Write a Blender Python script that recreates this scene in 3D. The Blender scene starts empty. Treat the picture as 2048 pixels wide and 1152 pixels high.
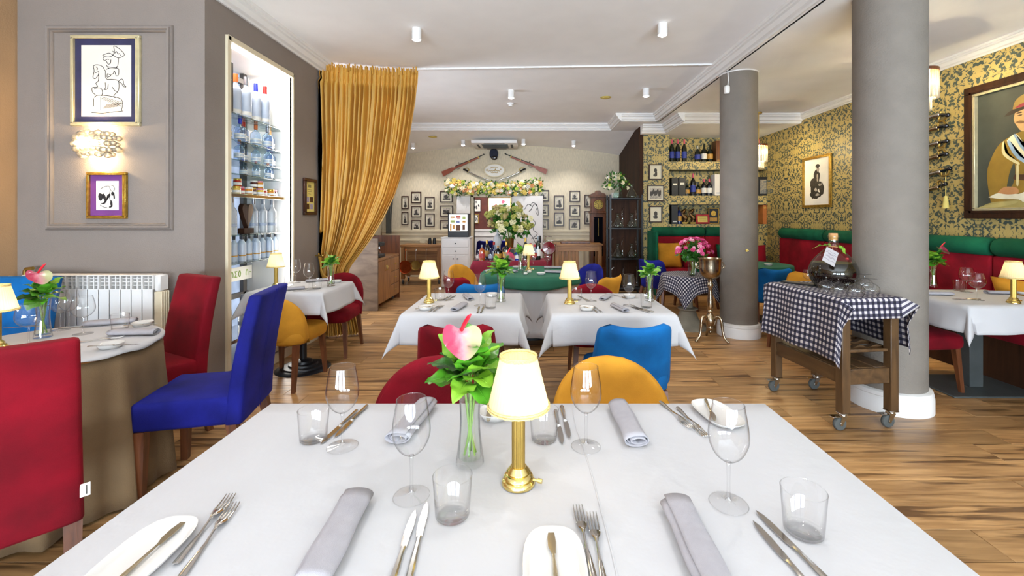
import bpy, bmesh, math, random
from math import sin, cos, pi, radians, sqrt, atan2, hypot
from mathutils import Matrix, Vector
random.seed(7)
SC = bpy.context.scene
COL = SC.collection

# ------------------------------------------------------------------ camera, sky, light, exposure
F_PX, CX, CY, EYE = 870.0, 1060.0, 432.0, 1.40
cam_d = bpy.data.cameras.new('camera')
cam = bpy.data.objects.new('camera', cam_d)
COL.objects.link(cam)
cam.location = (0, 0, EYE)
cam.rotation_euler = (pi/2, 0, 0)
cam_d.sensor_width = 36.0
cam_d.lens = 36.0*F_PX/2048.0
cam_d.shift_x = -(CX-1024.0)/2048.0
cam_d.shift_y = -(576.0-CY)/2048.0
cam_d.clip_start = 0.02
SC.camera = cam

w = bpy.data.worlds.new('sky')
SC.world = w
w.use_nodes = True
w.node_tree.nodes['Background'].inputs[0].default_value = (0.86, 0.93, 1.0, 1)
w.node_tree.nodes['Background'].inputs[1].default_value = 0.9

def area(name, loc, rot, sx, sy, power, col):
    d = bpy.data.lights.new(name, 'AREA')
    d.shape = 'RECTANGLE'; d.size = sx; d.size_y = sy
    d.energy = power; d.color = col
    o = bpy.data.objects.new(name, d); COL.objects.link(o)
    o.location = loc; o.rotation_euler = rot
    return o
# daylight lamps for unseen windows behind the camera, tilted up to brighten the ceiling
DAY = (0.72, 0.86, 1.0)
for i, x in enumerate((-2.35, 0.35, 3.05)):
    area('daylight_window_%d' % i, (x, -4.45, 1.05), (pi/2+.75, 0, 0), 2.2, 1.7, 300, DAY)
# daylight through the side window of the back room, hidden by the curtain
area('daylight_side_window', (-3.3, 5.75, 1.5), (0, -pi/2, 0), 2.0, 0.9, 45, (0.8, 0.88, 1.0))

SC.view_settings.view_transform = 'Standard'
SC.view_settings.look = 'None'
SC.view_settings.exposure = 0.6
SC.view_settings.gamma = 1.0
SC.view_settings.use_curve_mapping = False
try:
    SC.cycles.use_denoising = True
    SC.cycles.transparent_max_bounces = 32
    SC.cycles.max_bounces = 10
    SC.cycles.diffuse_bounces = 7
    SC.cycles.sample_clamp_indirect = 6.0
    SC.cycles.caustics_reflective = False
    SC.cycles.caustics_refractive = False
except Exception:
    pass

# ------------------------------------------------------------------ measuring: a photo pixel at a known depth / height
def at(px, py, y):
    return Vector(((px-CX)*y/F_PX, y, EYE-(py-CY)*y/F_PX))
def onz(px, py, z):
    y = F_PX*(EYE-z)/(py-CY)
    return Vector(((px-CX)*y/F_PX, y, z))

# ------------------------------------------------------------------ mesh helper
class MB:
    def __init__(s):
        s.v = []; s.f = []; s.mi = []; s.uv = None; s.cm = 0; s.M = None
    def add(s, vs, fs, uv=None):
        o = len(s.v)
        if s.M is not None:
            vs = [tuple(s.M @ Vector(p)) for p in vs]
        s.v += [tuple(p) for p in vs]
        s.f += [tuple(o+i for i in f) for f in fs]
        s.mi += [s.cm]*len(fs)
        if uv is not None:
            if s.uv is None: s.uv = {}
            for i, t in enumerate(uv): s.uv[o+i] = t
        return s
    def box(s, x0, x1, y0, y1, z0, z1):
        v = [(x0,y0,z0),(x1,y0,z0),(x1,y1,z0),(x0,y1,z0),(x0,y0,z1),(x1,y0,z1),(x1,y1,z1),(x0,y1,z1)]
        return s.add(v, [(0,3,2,1),(4,5,6,7),(0,1,5,4),(1,2,6,5),(2,3,7,6),(3,0,4,7)])
    def cbox(s, x0, x1, y0, y1, z0, z1, b=0.004, seg=1):
        b = min(b, (x1-x0)*.45, (y1-y0)*.45, (z1-z0)*.45)
        bm = bmesh.new()
        vs = [bm.verts.new(p) for p in [(x0,y0,z0),(x1,y0,z0),(x1,y1,z0),(x0,y1,z0),(x0,y0,z1),(x1,y0,z1),(x1,y1,z1),(x0,y1,z1)]]
        for f in [(0,3,2,1),(4,5,6,7),(0,1,5,4),(1,2,6,5),(2,3,7,6),(3,0,4,7)]:
            bm.faces.new([vs[i] for i in f])
        bmesh.ops.bevel(bm, geom=bm.edges[:], offset=b, segments=seg, affect='EDGES', profile=0.5)
        bm.verts.index_update()
        s.add([tuple(v.co) for v in bm.verts], [tuple(v.index for v in f.verts) for f in bm.faces])
        bm.free()
        return s
    def lathe(s, prof, n=24, c=(0,0,0), a0=0.0, wob=None):
        vs = []; fs = []
        m = len(prof)
        for i in range(n):
            a = a0+2*pi*i/n
            for (r, z) in prof:
                rr = r if wob is None else wob(r, z, a)
                vs.append((c[0]+rr*cos(a), c[1]+rr*sin(a), c[2]+z))
        for i in range(n):
            j = (i+1) % n
            for k in range(m-1):
                a, b, d, e = i*m+k, j*m+k, j*m+k+1, i*m+k+1
                if prof[k][0] < 1e-6: fs.append((a, d, e))
                elif prof[k+1][0] < 1e-6: fs.append((a, b, e))
                else: fs.append((a, b, d, e))
        return s.add(vs, fs)
    def tube(s, pts, r, n=8, caps=True):
        pts = [Vector(p) for p in pts]
        rs = r if isinstance(r, (list, tuple)) else [r]*len(pts)
        vs = []; fs = []
        up = None
        for i, p in enumerate(pts):
            t = (pts[min(i+1, len(pts)-1)]-pts[max(i-1, 0)])
            t = t.normalized() if t.length > 1e-9 else Vector((0,0,1))
            if up is None:
                up = Vector((0,0,1)) if abs(t.z) < .9 else Vector((0,1,0))
            a = t.cross(up)
            if a.length < 1e-6: a = t.cross(Vector((1,0,0)))
            a.normalize(); b = a.cross(t); b.normalize(); up = b
            for k in range(n):
                g = 2*pi*k/n
                vs.append(p+(a*cos(g)+b*sin(g))*rs[i])
        for i in range(len(pts)-1):
            for k in range(n):
                l = (k+1) % n
                fs.append((i*n+k, i*n+l, (i+1)*n+l, (i+1)*n+k))
        if caps:
            fs.append(tuple(range(n-1, -1, -1)))
            fs.append(tuple((len(pts)-1)*n+k for k in range(n)))
        return s.add(vs, fs)
    def prism(s, poly, h0, h1, ax='z'):
        n = len(poly)
        def mk(p, h):
            return (p[0], p[1], h) if ax == 'z' else ((p[0], h, p[1]) if ax == 'y' else (h, p[0], p[1]))
        vs = [mk(p, h0) for p in poly]+[mk(p, h1) for p in poly]
        fs = [tuple(range(n-1, -1, -1)), tuple(range(n, 2*n))]
        for i in range(n):
            j = (i+1) % n
            fs.append((i, j, n+j, n+i))
        return s.add(vs, fs)
    def sup(s, c, r, e1=1.0, e2=1.0, nu=20, nv=12):
        # superellipsoid: small exponents give a boxy cushion
        def P(x, e): return math.copysign(abs(x)**e, x)
        vs = []; fs = []
        for j in range(nv+1):
            ph = -pi/2+pi*j/nv
            for i in range(nu):
                th = 2*pi*i/nu
                vs.append((c[0]+r[0]*P(cos(ph), e1)*P(cos(th), e2), c[1]+r[1]*P(cos(ph), e1)*P(sin(th), e2), c[2]+r[2]*P(sin(ph), e1)))
        for j in range(nv):
            for i in range(nu):
                k = (i+1) % nu
                fs.append((j*nu+i, j*nu+k, (j+1)*nu+k, (j+1)*nu+i))
        return s.add(vs, fs)
    def grid(s, fn, nu, nv, wrap=False, uv=None):
        vs = []; fs = []; uvs = []
        W = nu if wrap else nu+1
        for j in range(nv+1):
            for i in range(W):
                u, v = i/nu, j/nv
                vs.append(fn(u, v))
                if uv: uvs.append(uv(u, v))
        for j in range(nv):
            for i in range(nu):
                k = (i+1) % W if wrap else i+1
                fs.append((j*W+i, j*W+k, (j+1)*W+k, (j+1)*W+i))
        return s.add(vs, fs, uvs if uv else None)
    def obj(s, name, mat, parent=None, ang=38, smooth=True):
        me = bpy.data.meshes.new(name)
        me.from_pydata(s.v, [], s.f)
        bm = bmesh.new(); bm.from_mesh(me)
        bmesh.ops.recalc_face_normals(bm, faces=bm.faces)
        bm.to_mesh(me); bm.free()
        if s.uv is not None:
            L = me.uv_layers.new(name='cloth')
            for lp in me.loops:
                L.data[lp.index].uv = s.uv.get(lp.vertex_index, (0, 0))
        ms = mat if isinstance(mat, (list, tuple)) else [mat]
        for m in ms: me.materials.append(m)
        if len(ms) > 1:
            for p, i in zip(me.polygons, s.mi): p.material_index = i
        if smooth:
            me.shade_smooth()
            if ang < 180: me.set_sharp_from_angle(angle=radians(ang))
        me.update()
        o = bpy.data.objects.new(name, me)
        COL.objects.link(o)
        if parent is not None: o.parent = parent
        return o

def Rz(a): return Matrix.Rotation(a, 4, 'Z')
def Tr(x, y, z): return Matrix.Translation((x, y, z))

def tag(o, label, cat, group=None, kind=None):
    o['label'] = label; o['category'] = cat
    if group: o['group'] = group
    if kind: o['kind'] = kind
    return o
def thing(name, label, cat, loc=(0,0,0), rz=0.0, group=None):
    o = bpy.data.objects.new(name, None)
    o.empty_display_size = 0.05
    COL.objects.link(o)
    o.location = loc; o.rotation_euler = (0, 0, rz)
    return tag(o, label, cat, group)
def solo(name, mb, mat, label, cat, loc=(0,0,0), rz=0.0, group=None, ang=38):
    o = mb.obj(name, mat, None, ang)
    o.location = loc; o.rotation_euler = (0, 0, rz)
    return tag(o, label, cat, group)
def struct(name, mb, mat, parent=None, ang=38):
    o = mb.obj(name, mat, parent, ang)
    if parent is None: o['kind'] = 'structure'
    return o
KIDS = {}
def kids(o):
    return [c for c in bpy.data.objects if c.parent == o]
def dup(root, loc=None, rz=None, label=None, group=None, scale=None):
    if root.name not in KIDS:
        KIDS[root.name] = [(c, kids(c)) for c in kids(root)]
    r = root.copy(); COL.objects.link(r)
    if loc is not None: r.location = loc
    if rz is not None: r.rotation_euler = (root.rotation_euler.x, root.rotation_euler.y, rz)
    if scale is not None: r.scale = (scale,)*3 if not isinstance(scale, tuple) else scale
    if label: r['label'] = label
    if group: r['group'] = group
    for c, gs in KIDS[root.name]:
        d = c.copy(); COL.objects.link(d); d.parent = r
        for g in gs:
            h = g.copy(); COL.objects.link(h); h.parent = d
    return r
ORD = ['first','second','third','fourth','fifth','sixth','seventh','eighth','ninth','tenth','eleventh','twelfth','thirteenth','fourteenth','fifteenth','sixteenth']

# ------------------------------------------------------------------ materials
def lin(h):
    h = h.lstrip('#')
    r = []
    for i in (0, 2, 4):
        c = int(h[i:i+2], 16)/255.0
        r.append(c/12.92 if c <= 0.04045 else ((c+0.055)/1.055)**2.4)
    return tuple(r)
def NT(name):
    m = bpy.data.materials.new(name)
    m.use_nodes = True
    t = m.node_tree
    return m, t, t.nodes, t.links, t.nodes['Principled BSDF']
def mat(name, base, rough=.5, metal=0.0, var=.1, scale=8.0, bump=0.0, bscale=80.0, sheen=0.0, coat=0.0, spec=.5, trans=0.0, emit=0.0, stretch=None, tex='Object', detail=4.0, alpha=1.0):
    m, t, N, L, P = NT(name)
    c = lin(base) if isinstance(base, str) else base
    tc = N.new('ShaderNodeTexCoord')
    src = tc.outputs[tex]
    if stretch:
        mp = N.new('ShaderNodeMapping'); mp.inputs['Scale'].default_value = stretch
        L.new(src, mp.inputs['Vector']); src = mp.outputs['Vector']
    nz = N.new('ShaderNodeTexNoise'); nz.inputs['Scale'].default_value = scale; nz.inputs['Detail'].default_value = detail
    L.new(src, nz.inputs['Vector'])
    rp = N.new('ShaderNodeValToRGB')
    rp.color_ramp.elements[0].position = .3; rp.color_ramp.elements[1].position = .7
    rp.color_ramp.elements[0].color = tuple(max(0, k*(1-var)) for k in c)+(1,)
    rp.color_ramp.elements[1].color = tuple(min(1, k*(1+var)) for k in c)+(1,)
    L.new(nz.outputs['Fac'], rp.inputs['Fac'])
    L.new(rp.outputs['Color'], P.inputs['Base Color'])
    P.inputs['Roughness'].default_value = rough
    P.inputs['Metallic'].default_value = metal
    P.inputs['Specular IOR Level'].default_value = spec
    if sheen:
        P.inputs['Sheen Weight'].default_value = sheen
        P.inputs['Sheen Roughness'].default_value = .35
        P.inputs['Sheen Tint'].default_value = tuple(min(1, k*1.5+.03) for k in c)+(1,)
    if coat: P.inputs['Coat Weight'].default_value = coat
    if trans: P.inputs['Transmission Weight'].default_value = trans
    if emit:
        P.inputs['Emission Color'].default_value = c+(1,)
        P.inputs['Emission Strength'].default_value = emit
    if bump:
        b = N.new('ShaderNodeTexNoise'); b.inputs['Scale'].default_value = bscale; b.inputs['Detail'].default_value = 3
        L.new(src, b.inputs['Vector'])
        bp = N.new('ShaderNodeBump'); bp.inputs['Strength'].default_value = bump; bp.inputs['Distance'].default_value = .01
        L.new(b.outputs['Fac'], bp.inputs['Height']); L.new(bp.outputs['Normal'], P.inputs['Normal'])
    return m
def velvet(name, base, var=.35):
    return mat(name, base, rough=.85, var=min(.6, var*1.35), scale=4.0, sheen=.4, bump=.15, bscale=300, spec=.2, detail=6)
def emitter(name, col, strength, var=0.0, scale=5.0):
    m = bpy.data.materials.new(name); m.use_nodes = True
    t = m.node_tree; N = t.nodes; L = t.links
    N.remove(N['Principled BSDF'])
    e = N.new('ShaderNodeEmission'); e.inputs[1].default_value = strength
    e.inputs[0].default_value = col+(1,)
    if var:
        tc = N.new('ShaderNodeTexCoord'); nz = N.new('ShaderNodeTexNoise'); nz.inputs['Scale'].default_value = scale
        L.new(tc.outputs['Object'], nz.inputs['Vector'])
        rp = N.new('ShaderNodeValToRGB')
        rp.color_ramp.elements[0].position = .35; rp.color_ramp.elements[1].position = .65
        rp.color_ramp.elements[0].color = tuple(k*(1-var) for k in col)+(1,)
        rp.color_ramp.elements[1].color = col+(1,)
        L.new(nz.outputs['Fac'], rp.inputs['Fac']); L.new(rp.outputs['Color'], e.inputs[0])
    L.new(e.outputs[0], N['Material Output'].inputs[0])
    return m
def thin_glass(name, tint=(1,1,1), ior=1.5, edge_dark=0.0):
    # a thin clear wall: Fresnel mirror over a see-through tint that thickens at glancing view
    m = bpy.data.materials.new(name); m.use_nodes = True
    t = m.node_tree; N = t.nodes; L = t.links
    N.remove(N['Principled BSDF'])
    # Schlick's curve on the symmetric facing value, so inner and outer faces behave alike
    lw = N.new('ShaderNodeLayerWeight'); lw.inputs['Blend'].default_value = .5
    pw = N.new('ShaderNodeMath'); pw.operation = 'POWER'; pw.inputs[1].default_value = 4.0
    L.new(lw.outputs['Facing'], pw.inputs[0])
    fr = N.new('ShaderNodeMath'); fr.operation = 'MULTIPLY_ADD'; fr.inputs[1].default_value = .8; fr.inputs[2].default_value = .065
    L.new(pw.outputs[0], fr.inputs[0])
    rp = N.new('ShaderNodeValToRGB')
    rp.color_ramp.elements[0].position = .55; rp.color_ramp.elements[1].position = 1.0
    rp.color_ramp.elements[0].color = tint+(1,); rp.color_ramp.elements[1].color = tuple(k*(.45-edge_dark) for k in tint)+(1,)  # edge darkening put into the tint so the glass outline shows
    L.new(lw.outputs['Facing'], rp.inputs['Fac'])
    tr = N.new('ShaderNodeBsdfTransparent'); L.new(rp.outputs['Color'], tr.inputs[0])
    gl = N.new('ShaderNodeBsdfGlossy'); gl.inputs['Roughness'].default_value = .02
    mx = N.new('ShaderNodeMixShader')
    L.new(fr.outputs[0], mx.inputs[0]); L.new(tr.outputs[0], mx.inputs[1]); L.new(gl.outputs[0], mx.inputs[2])
    L.new(mx.outputs[0], N['Material Output'].inputs[0])
    return m
def wood(name, a, b, rough=.45, sc=(1.2, 14, 14), dark=.5, obj_random=False, bump=.12):
    m, t, N, L, P = NT(name)
    tc = N.new('ShaderNodeTexCoord')
    mp = N.new('ShaderNodeMapping'); mp.inputs['Scale'].default_value = sc
    src = tc.outputs['Object']
    if obj_random:
        oi = N.new('ShaderNodeObjectInfo')
        mu = N.new('ShaderNodeVectorMath'); mu.operation = 'SCALE'; mu.inputs[0].default_value = (37, 91, 53)
        L.new(oi.outputs['Random'], mu.inputs['Scale'])
        ad = N.new('ShaderNodeVectorMath'); ad.operation = 'ADD'
        L.new(src, ad.inputs[0]); L.new(mu.outputs[0], ad.inputs[1]); src = ad.outputs[0]
    L.new(src, mp.inputs['Vector'])
    nz = N.new('ShaderNodeTexNoise'); nz.inputs['Scale'].default_value = 1.6; nz.inputs['Detail'].default_value = 7; nz.inputs['Distortion'].default_value = .8
    L.new(mp.outputs[0], nz.inputs['Vector'])
    rp = N.new('ShaderNodeValToRGB')
    ca, cb = lin(a), lin(b)
    rp.color_ramp.elements[0].position = .3; rp.color_ramp.elements[1].position = .68
    rp.color_ramp.elements[0].color = cb+(1,); rp.color_ramp.elements[1].color = ca+(1,)
    e = rp.color_ramp.elements.new(.22); e.color = tuple(k*dark for k in cb)+(1,)
    L.new(nz.outputs['Fac'], rp.inputs['Fac'])
    out = rp.outputs['Color']
    if obj_random:
        hs = N.new('ShaderNodeHueSaturation')
        mr = N.new('ShaderNodeMapRange'); mr.inputs['To Min'].default_value = .68; mr.inputs['To Max'].default_value = 1.18
        L.new(oi.outputs['Random'], mr.inputs['Value']); L.new(mr.outputs[0], hs.inputs['Value'])
        L.new(out, hs.inputs['Color']); out = hs.outputs['Color']
        # dark drying cracks along the grain
        wv = N.new('ShaderNodeTexNoise'); wv.inputs['Scale'].default_value = 1.1; wv.inputs['Detail'].default_value = 3
        mp2 = N.new('ShaderNodeMapping'); mp2.inputs['Scale'].default_value = (1.3, 16, 1)
        L.new(src, mp2.inputs['Vector']); L.new(mp2.outputs[0], wv.inputs['Vector'])
        r2 = N.new('ShaderNodeValToRGB'); r2.color_ramp.elements[0].position = .36; r2.color_ramp.elements[1].position = .42
        r2.color_ramp.elements[0].color = (.22, .17, .13, 1); r2.color_ramp.elements[1].color = (1, 1, 1, 1)
        L.new(wv.outputs['Fac'], r2.inputs['Fac'])
        mm = N.new('ShaderNodeMix'); mm.data_type = 'RGBA'; mm.blend_type = 'MULTIPLY'; mm.inputs['Factor'].default_value = .85
        L.new(out, mm.inputs['A']); L.new(r2.outputs['Color'], mm.inputs['B']); out = mm.outputs['Result']
    L.new(out, P.inputs['Base Color'])
    P.inputs['Roughness'].default_value = rough
    bp = N.new('ShaderNodeBump'); bp.inputs['Strength'].default_value = bump; bp.inputs['Distance'].default_value = .004
    L.new(nz.outputs['Fac'], bp.inputs['Height']); L.new(bp.outputs['Normal'], P.inputs['Normal'])
    return m
def damask(name, axis):
    # mirrored noise thresholds: a large symmetric leaf pattern in old gold on dark teal
    m, t, N, L, P = NT(name)
    geo = N.new('ShaderNodeNewGeometry')
    sp = N.new('ShaderNodeSeparateXYZ'); L.new(geo.outputs['Position'], sp.inputs[0])
    pu = N.new('ShaderNodeMath'); pu.operation = 'PINGPONG'; pu.inputs[1].default_value = .27
    L.new(sp.outputs[axis], pu.inputs[0])
    mv = N.new('ShaderNodeMath'); mv.operation = 'PINGPONG'; mv.inputs[1].default_value = .62
    L.new(sp.outputs['Z'], mv.inputs[0])
    cb = N.new('ShaderNodeCombineXYZ'); L.new(pu.outputs[0], cb.inputs[0]); L.new(mv.outputs[0], cb.inputs[1])
    n1 = N.new('ShaderNodeTexNoise'); n1.inputs['Scale'].default_value = 21; n1.inputs['Detail'].default_value = 3.2; n1.inputs['Distortion'].default_value = 1.3; n1.inputs['Roughness'].default_value = .5
    L.new(cb.outputs[0], n1.inputs['Vector'])
    rp = N.new('ShaderNodeValToRGB'); rp.color_ramp.elements[0].position = .455; rp.color_ramp.elements[1].position = .475
    rp.color_ramp.elements[0].color = lin('#46544c')+(1,); rp.color_ramp.elements[1].color = lin('#c8b06c')+(1,)
    L.new(n1.outputs['Fac'], rp.inputs['Fac'])
    n2 = N.new('ShaderNodeTexNoise'); n2.inputs['Scale'].default_value = 160; n2.inputs['Detail'].default_value = 2
    L.new(geo.outputs['Position'], n2.inputs['Vector'])
    mm = N.new('ShaderNodeMix'); mm.data_type = 'RGBA'; mm.blend_type = 'MULTIPLY'; mm.inputs['Factor'].default_value = .35
    L.new(rp.outputs['Color'], mm.inputs['A']); L.new(n2.outputs['Fac'], mm.inputs['B'])
    L.new(mm.outputs['Result'], P.inputs['Base Color'])
    P.inputs['Roughness'].default_value = .5
    bp = N.new('ShaderNodeBump'); bp.inputs['Strength'].default_value = .2; bp.inputs['Distance'].default_value = .003
    L.new(n1.outputs['Fac'], bp.inputs['Height']); L.new(bp.outputs['Normal'], P.inputs['Normal'])
    return m
def gingham(name, size=.024):
    m, t, N, L, P = NT(name)
    tc = N.new('ShaderNodeTexCoord'); sp = N.new('ShaderNodeSeparateXYZ'); L.new(tc.outputs['UV'], sp.inputs[0])
    outs = []
    for ax in ('X', 'Y'):
        a = N.new('ShaderNodeMath'); a.operation = 'DIVIDE'; a.inputs[1].default_value = size
        L.new(sp.outputs[ax], a.inputs[0])
        b = N.new('ShaderNodeMath'); b.operation = 'PINGPONG'; b.inputs[1].default_value = 1.0
        L.new(a.outputs[0], b.inputs[0])
        g = N.new('ShaderNodeMath'); g.operation = 'GREATER_THAN'; g.inputs[1].default_value = .5
        L.new(b.outputs[0], g.inputs[0]); outs.append(g)
    s = N.new('ShaderNodeMath'); s.operation = 'ADD'; L.new(outs[0].outputs[0], s.inputs[0]); L.new(outs[1].outputs[0], s.inputs[1])
    h = N.new('ShaderNodeMath'); h.operation = 'MULTIPLY'; h.inputs[1].default_value = .5; L.new(s.outputs[0], h.inputs[0])
    rp = N.new('ShaderNodeValToRGB'); rp.color_ramp.interpolation = 'CONSTANT'
    rp.color_ramp.elements[0].position = 0; rp.color_ramp.elements[0].color = lin('#bcb5b2')+(1,)
    rp.color_ramp.elements[1].position = .75; rp.color_ramp.elements[1].color = lin('#0d0d1e')+(1,)
    e = rp.color_ramp.elements.new(.25); e.color = lin('#3f3b4c')+(1,)
    L.new(h.outputs[0], rp.inputs['Fac']); L.new(rp.outputs['Color'], P.inputs['Base Color'])
    P.inputs['Roughness'].default_value = .9
    return m
def shade_mat(name, col=(.95, .88, .68)):
    m = bpy.data.materials.new(name); m.use_nodes = True
    t = m.node_tree; N = t.nodes; L = t.links
    N.remove(N['Principled BSDF'])
    tc = N.new('ShaderNodeTexCoord'); nz = N.new('ShaderNodeTexNoise'); nz.inputs['Scale'].default_value = 60
    L.new(tc.outputs['Object'], nz.inputs['Vector'])
    mx0 = N.new('ShaderNodeMix'); mx0.data_type = 'RGBA'
    mx0.inputs['A'].default_value = tuple(k*.9 for k in col)+(1,); mx0.inputs['B'].default_value = col+(1,)
    L.new(nz.outputs['Fac'], mx0.inputs['Factor'])
    d = N.new('ShaderNodeBsdfDiffuse'); tr = N.new('ShaderNodeBsdfTranslucent')
    L.new(mx0.outputs['Result'], d.inputs[0]); L.new(mx0.outputs['Result'], tr.inputs[0])
    mx = N.new('ShaderNodeMixShader'); mx.inputs[0].default_value = .55
    L.new(d.outputs[0], mx.inputs[1]); L.new(tr.outputs[0], mx.inputs[2])
    L.new(mx.outputs[0], N['Material Output'].inputs[0])
    return m

M = {}
M['ceil'] = mat('ceiling_paint', '#f6f4f2', .85, var=.025, scale=3, bump=.04, bscale=40)
M['white'] = mat('white_paint', '#e2dfdc', .5, var=.02, scale=6)
M['wall'] = mat('greige_paint', '#80756d', .75, var=.04, scale=4, bump=.25, bscale=120)
M['wallbrown'] = mat('brown_paint', '#9a7c5c', .75, var=.05, scale=4, bump=.2, bscale=120)
M['paper'] = mat('textured_wallpaper', '#cabda4', .7, var=.13, scale=9, bump=.3, bscale=50, stretch=(6, 6, 1.2), detail=6)
M['wains'] = mat('cream_wainscot', '#d5c7aa', .55, var=.04, scale=6)
M['column'] = mat('column_plaster', '#787067', .8, var=.07, scale=7, bump=.35, bscale=90)
M['damX'] = damask('gold_damask_back', 'X')
M['damY'] = damask('gold_damask_side', 'Y')
M['floor'] = wood('oak_planks', '#c29663', '#8c643b', .36, (1.6, 16, 3), .55, True)
M['oak'] = wood('oak', '#b07d47', '#7c5029', .45, (14, 14, 1.4))
M['oakh'] = wood('oak_flat_grain', '#b07d47', '#7c5029', .45, (1.4, 14, 14))
M['mahog'] = wood('mahogany', '#7a4522', '#4b2812', .35, (12, 12, 1.2))
M['darkwood'] = wood('dark_wood', '#3d2415', '#24140b', .4, (12, 12, 1.0))
for _n in M['darkwood'].node_tree.nodes:
    if _n.type == 'BSDF_PRINCIPLED': _n.inputs['Specular IOR Level'].default_value = .15; _n.inputs['Roughness'].default_value = .6
M['walnut'] = wood('walnut_trolley', '#5f4428', '#3d2a18', .45, (9, 9, 1.5))
M['walnuth'] = wood('walnut_flat', '#5f4428', '#3d2a18', .45, (9, 1.5, 9))
M['greyply'] = wood('grey_brown_plywood', '#85705c', '#5f4d3e', .55, (2.5, 8, 6), .7)
M['red'] = velvet('red_velvet', '#6c0313'); M['blue'] = velvet('royal_blue_velvet', '#121668', .4)
M['teal'] = velvet('teal_blue_velvet', '#0c5a96', .3); M['gold'] = velvet('gold_velvet', '#bb8226', .2)
M['green'] = velvet('green_velvet', '#0d5238', .3); M['deepred'] = velvet('deep_red_velvet', '#7d0a1c', .3)
M['leg'] = wood('chair_leg_wood', '#6b3c20', '#472512', .4, (20, 20, 2))
M['linen'] = mat('white_linen', '#b4b2b3', .85, var=.015, scale=4, bump=.12, bscale=25, sheen=.1)
M['beige'] = mat('beige_cloth', '#6e573b', .9, var=.08, scale=6, bump=.2, bscale=200, sheen=.2)
M['greencloth'] = mat('green_cloth', '#12573f', .85, var=.12, scale=6, bump=.2, bscale=30, sheen=.3)
M['burg'] = mat('burgundy_cloth', '#7a1029', .85, var=.12, scale=6, bump=.2, bscale=30, sheen=.3)
M['napkin'] = mat('grey_napkin', '#9b979b', .9, var=.05, scale=40, bump=.25, bscale=700)
M['gingham'] = gingham('gingham_check', .0195)
M['gingham2'] = gingham('gingham_check_small', .017)
M['curtain'] = mat('gold_curtain', '#c4923c', .55, var=.12, scale=3, sheen=.6, bump=.08, bscale=200)
M['steel'] = mat('stainless_steel', '#c9c5c0', .16, 1.0, var=.05, scale=10)
M['chrome'] = mat('chrome', '#d5d5d5', .1, 1.0, var=.02)
M['brass'] = mat('polished_brass', '#e8d188', .14, 1.0, var=.05, scale=20)
M['brassm'] = mat('satin_brass', '#b3954f', .35, 1.0, var=.08, scale=40)
M['warmsteel'] = mat('warm_steel', '#c4b79c', .2, 1.0, var=.06, scale=10)
M['silverold'] = mat('aged_silver', '#b3a38a', .22, 1.0, var=.3, scale=14, bump=.1, bscale=30)
M['copper'] = mat('copper', '#c8683c', .25, 1.0, var=.2, scale=12)
M['porc'] = mat('white_porcelain', '#cdc9c4', .12, var=.01, coat=.3)
M['black'] = mat('black_metal', '#17181c', .4, .3, var=.1)
M['blackp'] = mat('black_plastic', '#141416', .45, var=.1)
M['rubber'] = mat('grey_rubber', '#4a4c4a', .7, var=.1)
M['concrete'] = mat('concrete', '#807868', .8, var=.12, scale=9, bump=.2, bscale=60)
M['slate'] = mat('dark_steel_plate', '#4d5150', .45, .4, var=.12)
M['glass'] = thin_glass('clear_glass')
M['glassg'] = thin_glass('green_tinted_glass', (.82, .92, .88))
M['bglass'] = mat('bottle_green_glass', '#10180f', .08, var=.2, coat=.5)
M['bblack'] = mat('dark_bottle_glass', '#0c0d14', .08, var=.2, coat=.5)
M['frost'] = mat('frosted_bottle_glass', '#eef3f8', .35, var=.03, trans=.6)
M['liq'] = mat('dark_cherry_liquor', '#0e0304', .25, var=.2, spec=.2)
M['amber'] = mat('amber_liquor', '#a04a12', .1, var=.2, coat=.5)
M['leaf'] = mat('leaf_green', '#4f9422', .35, var=.4, scale=14, spec=.5, coat=.2)
M['leaf2'] = mat('leaf_light_green', '#7fae32', .35, var=.3, scale=14, coat=.2)
M['leafd'] = mat('leaf_dark_green', '#2b6118', .4, var=.35, scale=14)
M['djglass'] = thin_glass('demijohn_glass', (.93, .95, .82))
M['stem'] = mat('stem_green', '#76993a', .45, var=.2, scale=30)
def spathe_mat():
    m, t, N, L, P = NT('pink_cream_spathe')
    tc = N.new('ShaderNodeTexCoord'); sp = N.new('ShaderNodeSeparateXYZ'); L.new(tc.outputs['Object'], sp.inputs[0])
    nz = N.new('ShaderNodeTexNoise'); nz.inputs['Scale'].default_value = 45; nz.inputs['Detail'].default_value = 4; L.new(tc.outputs['Object'], nz.inputs['Vector'])
    ma = N.new('ShaderNodeMath'); ma.operation = 'MULTIPLY_ADD'; ma.inputs[1].default_value = .05; L.new(nz.outputs['Fac'], ma.inputs[0]); L.new(sp.outputs['X'], ma.inputs[2])
    rp = N.new('ShaderNodeValToRGB'); L.new(ma.outputs[0], rp.inputs['Fac'])
    rp.color_ramp.elements[0].position = 0.0; rp.color_ramp.elements[0].color = lin('#b03a55')+(1,)
    rp.color_ramp.elements[1].position = .055; rp.color_ramp.elements[1].color = lin('#a3a172')+(1,)
    e = rp.color_ramp.elements.new(.03); e.color = lin('#c4858c')+(1,)
    L.new(rp.outputs['Color'], P.inputs['Base Color']); P.inputs['Roughness'].default_value = .3; P.inputs['Coat Weight'].default_value = .4
    return m
M['spathe'] = spathe_mat()
M['spadix'] = mat('red_spadix', '#c8102a', .4, var=.1)
M['shade'] = shade_mat('pleated_shade', (.74, .64, .42))
M['cork'] = mat('cork', '#b98a5a', .8, var=.2, scale=60)
M['paperw'] = mat('white_paper', '#e8e3da', .8, var=.03)
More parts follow.
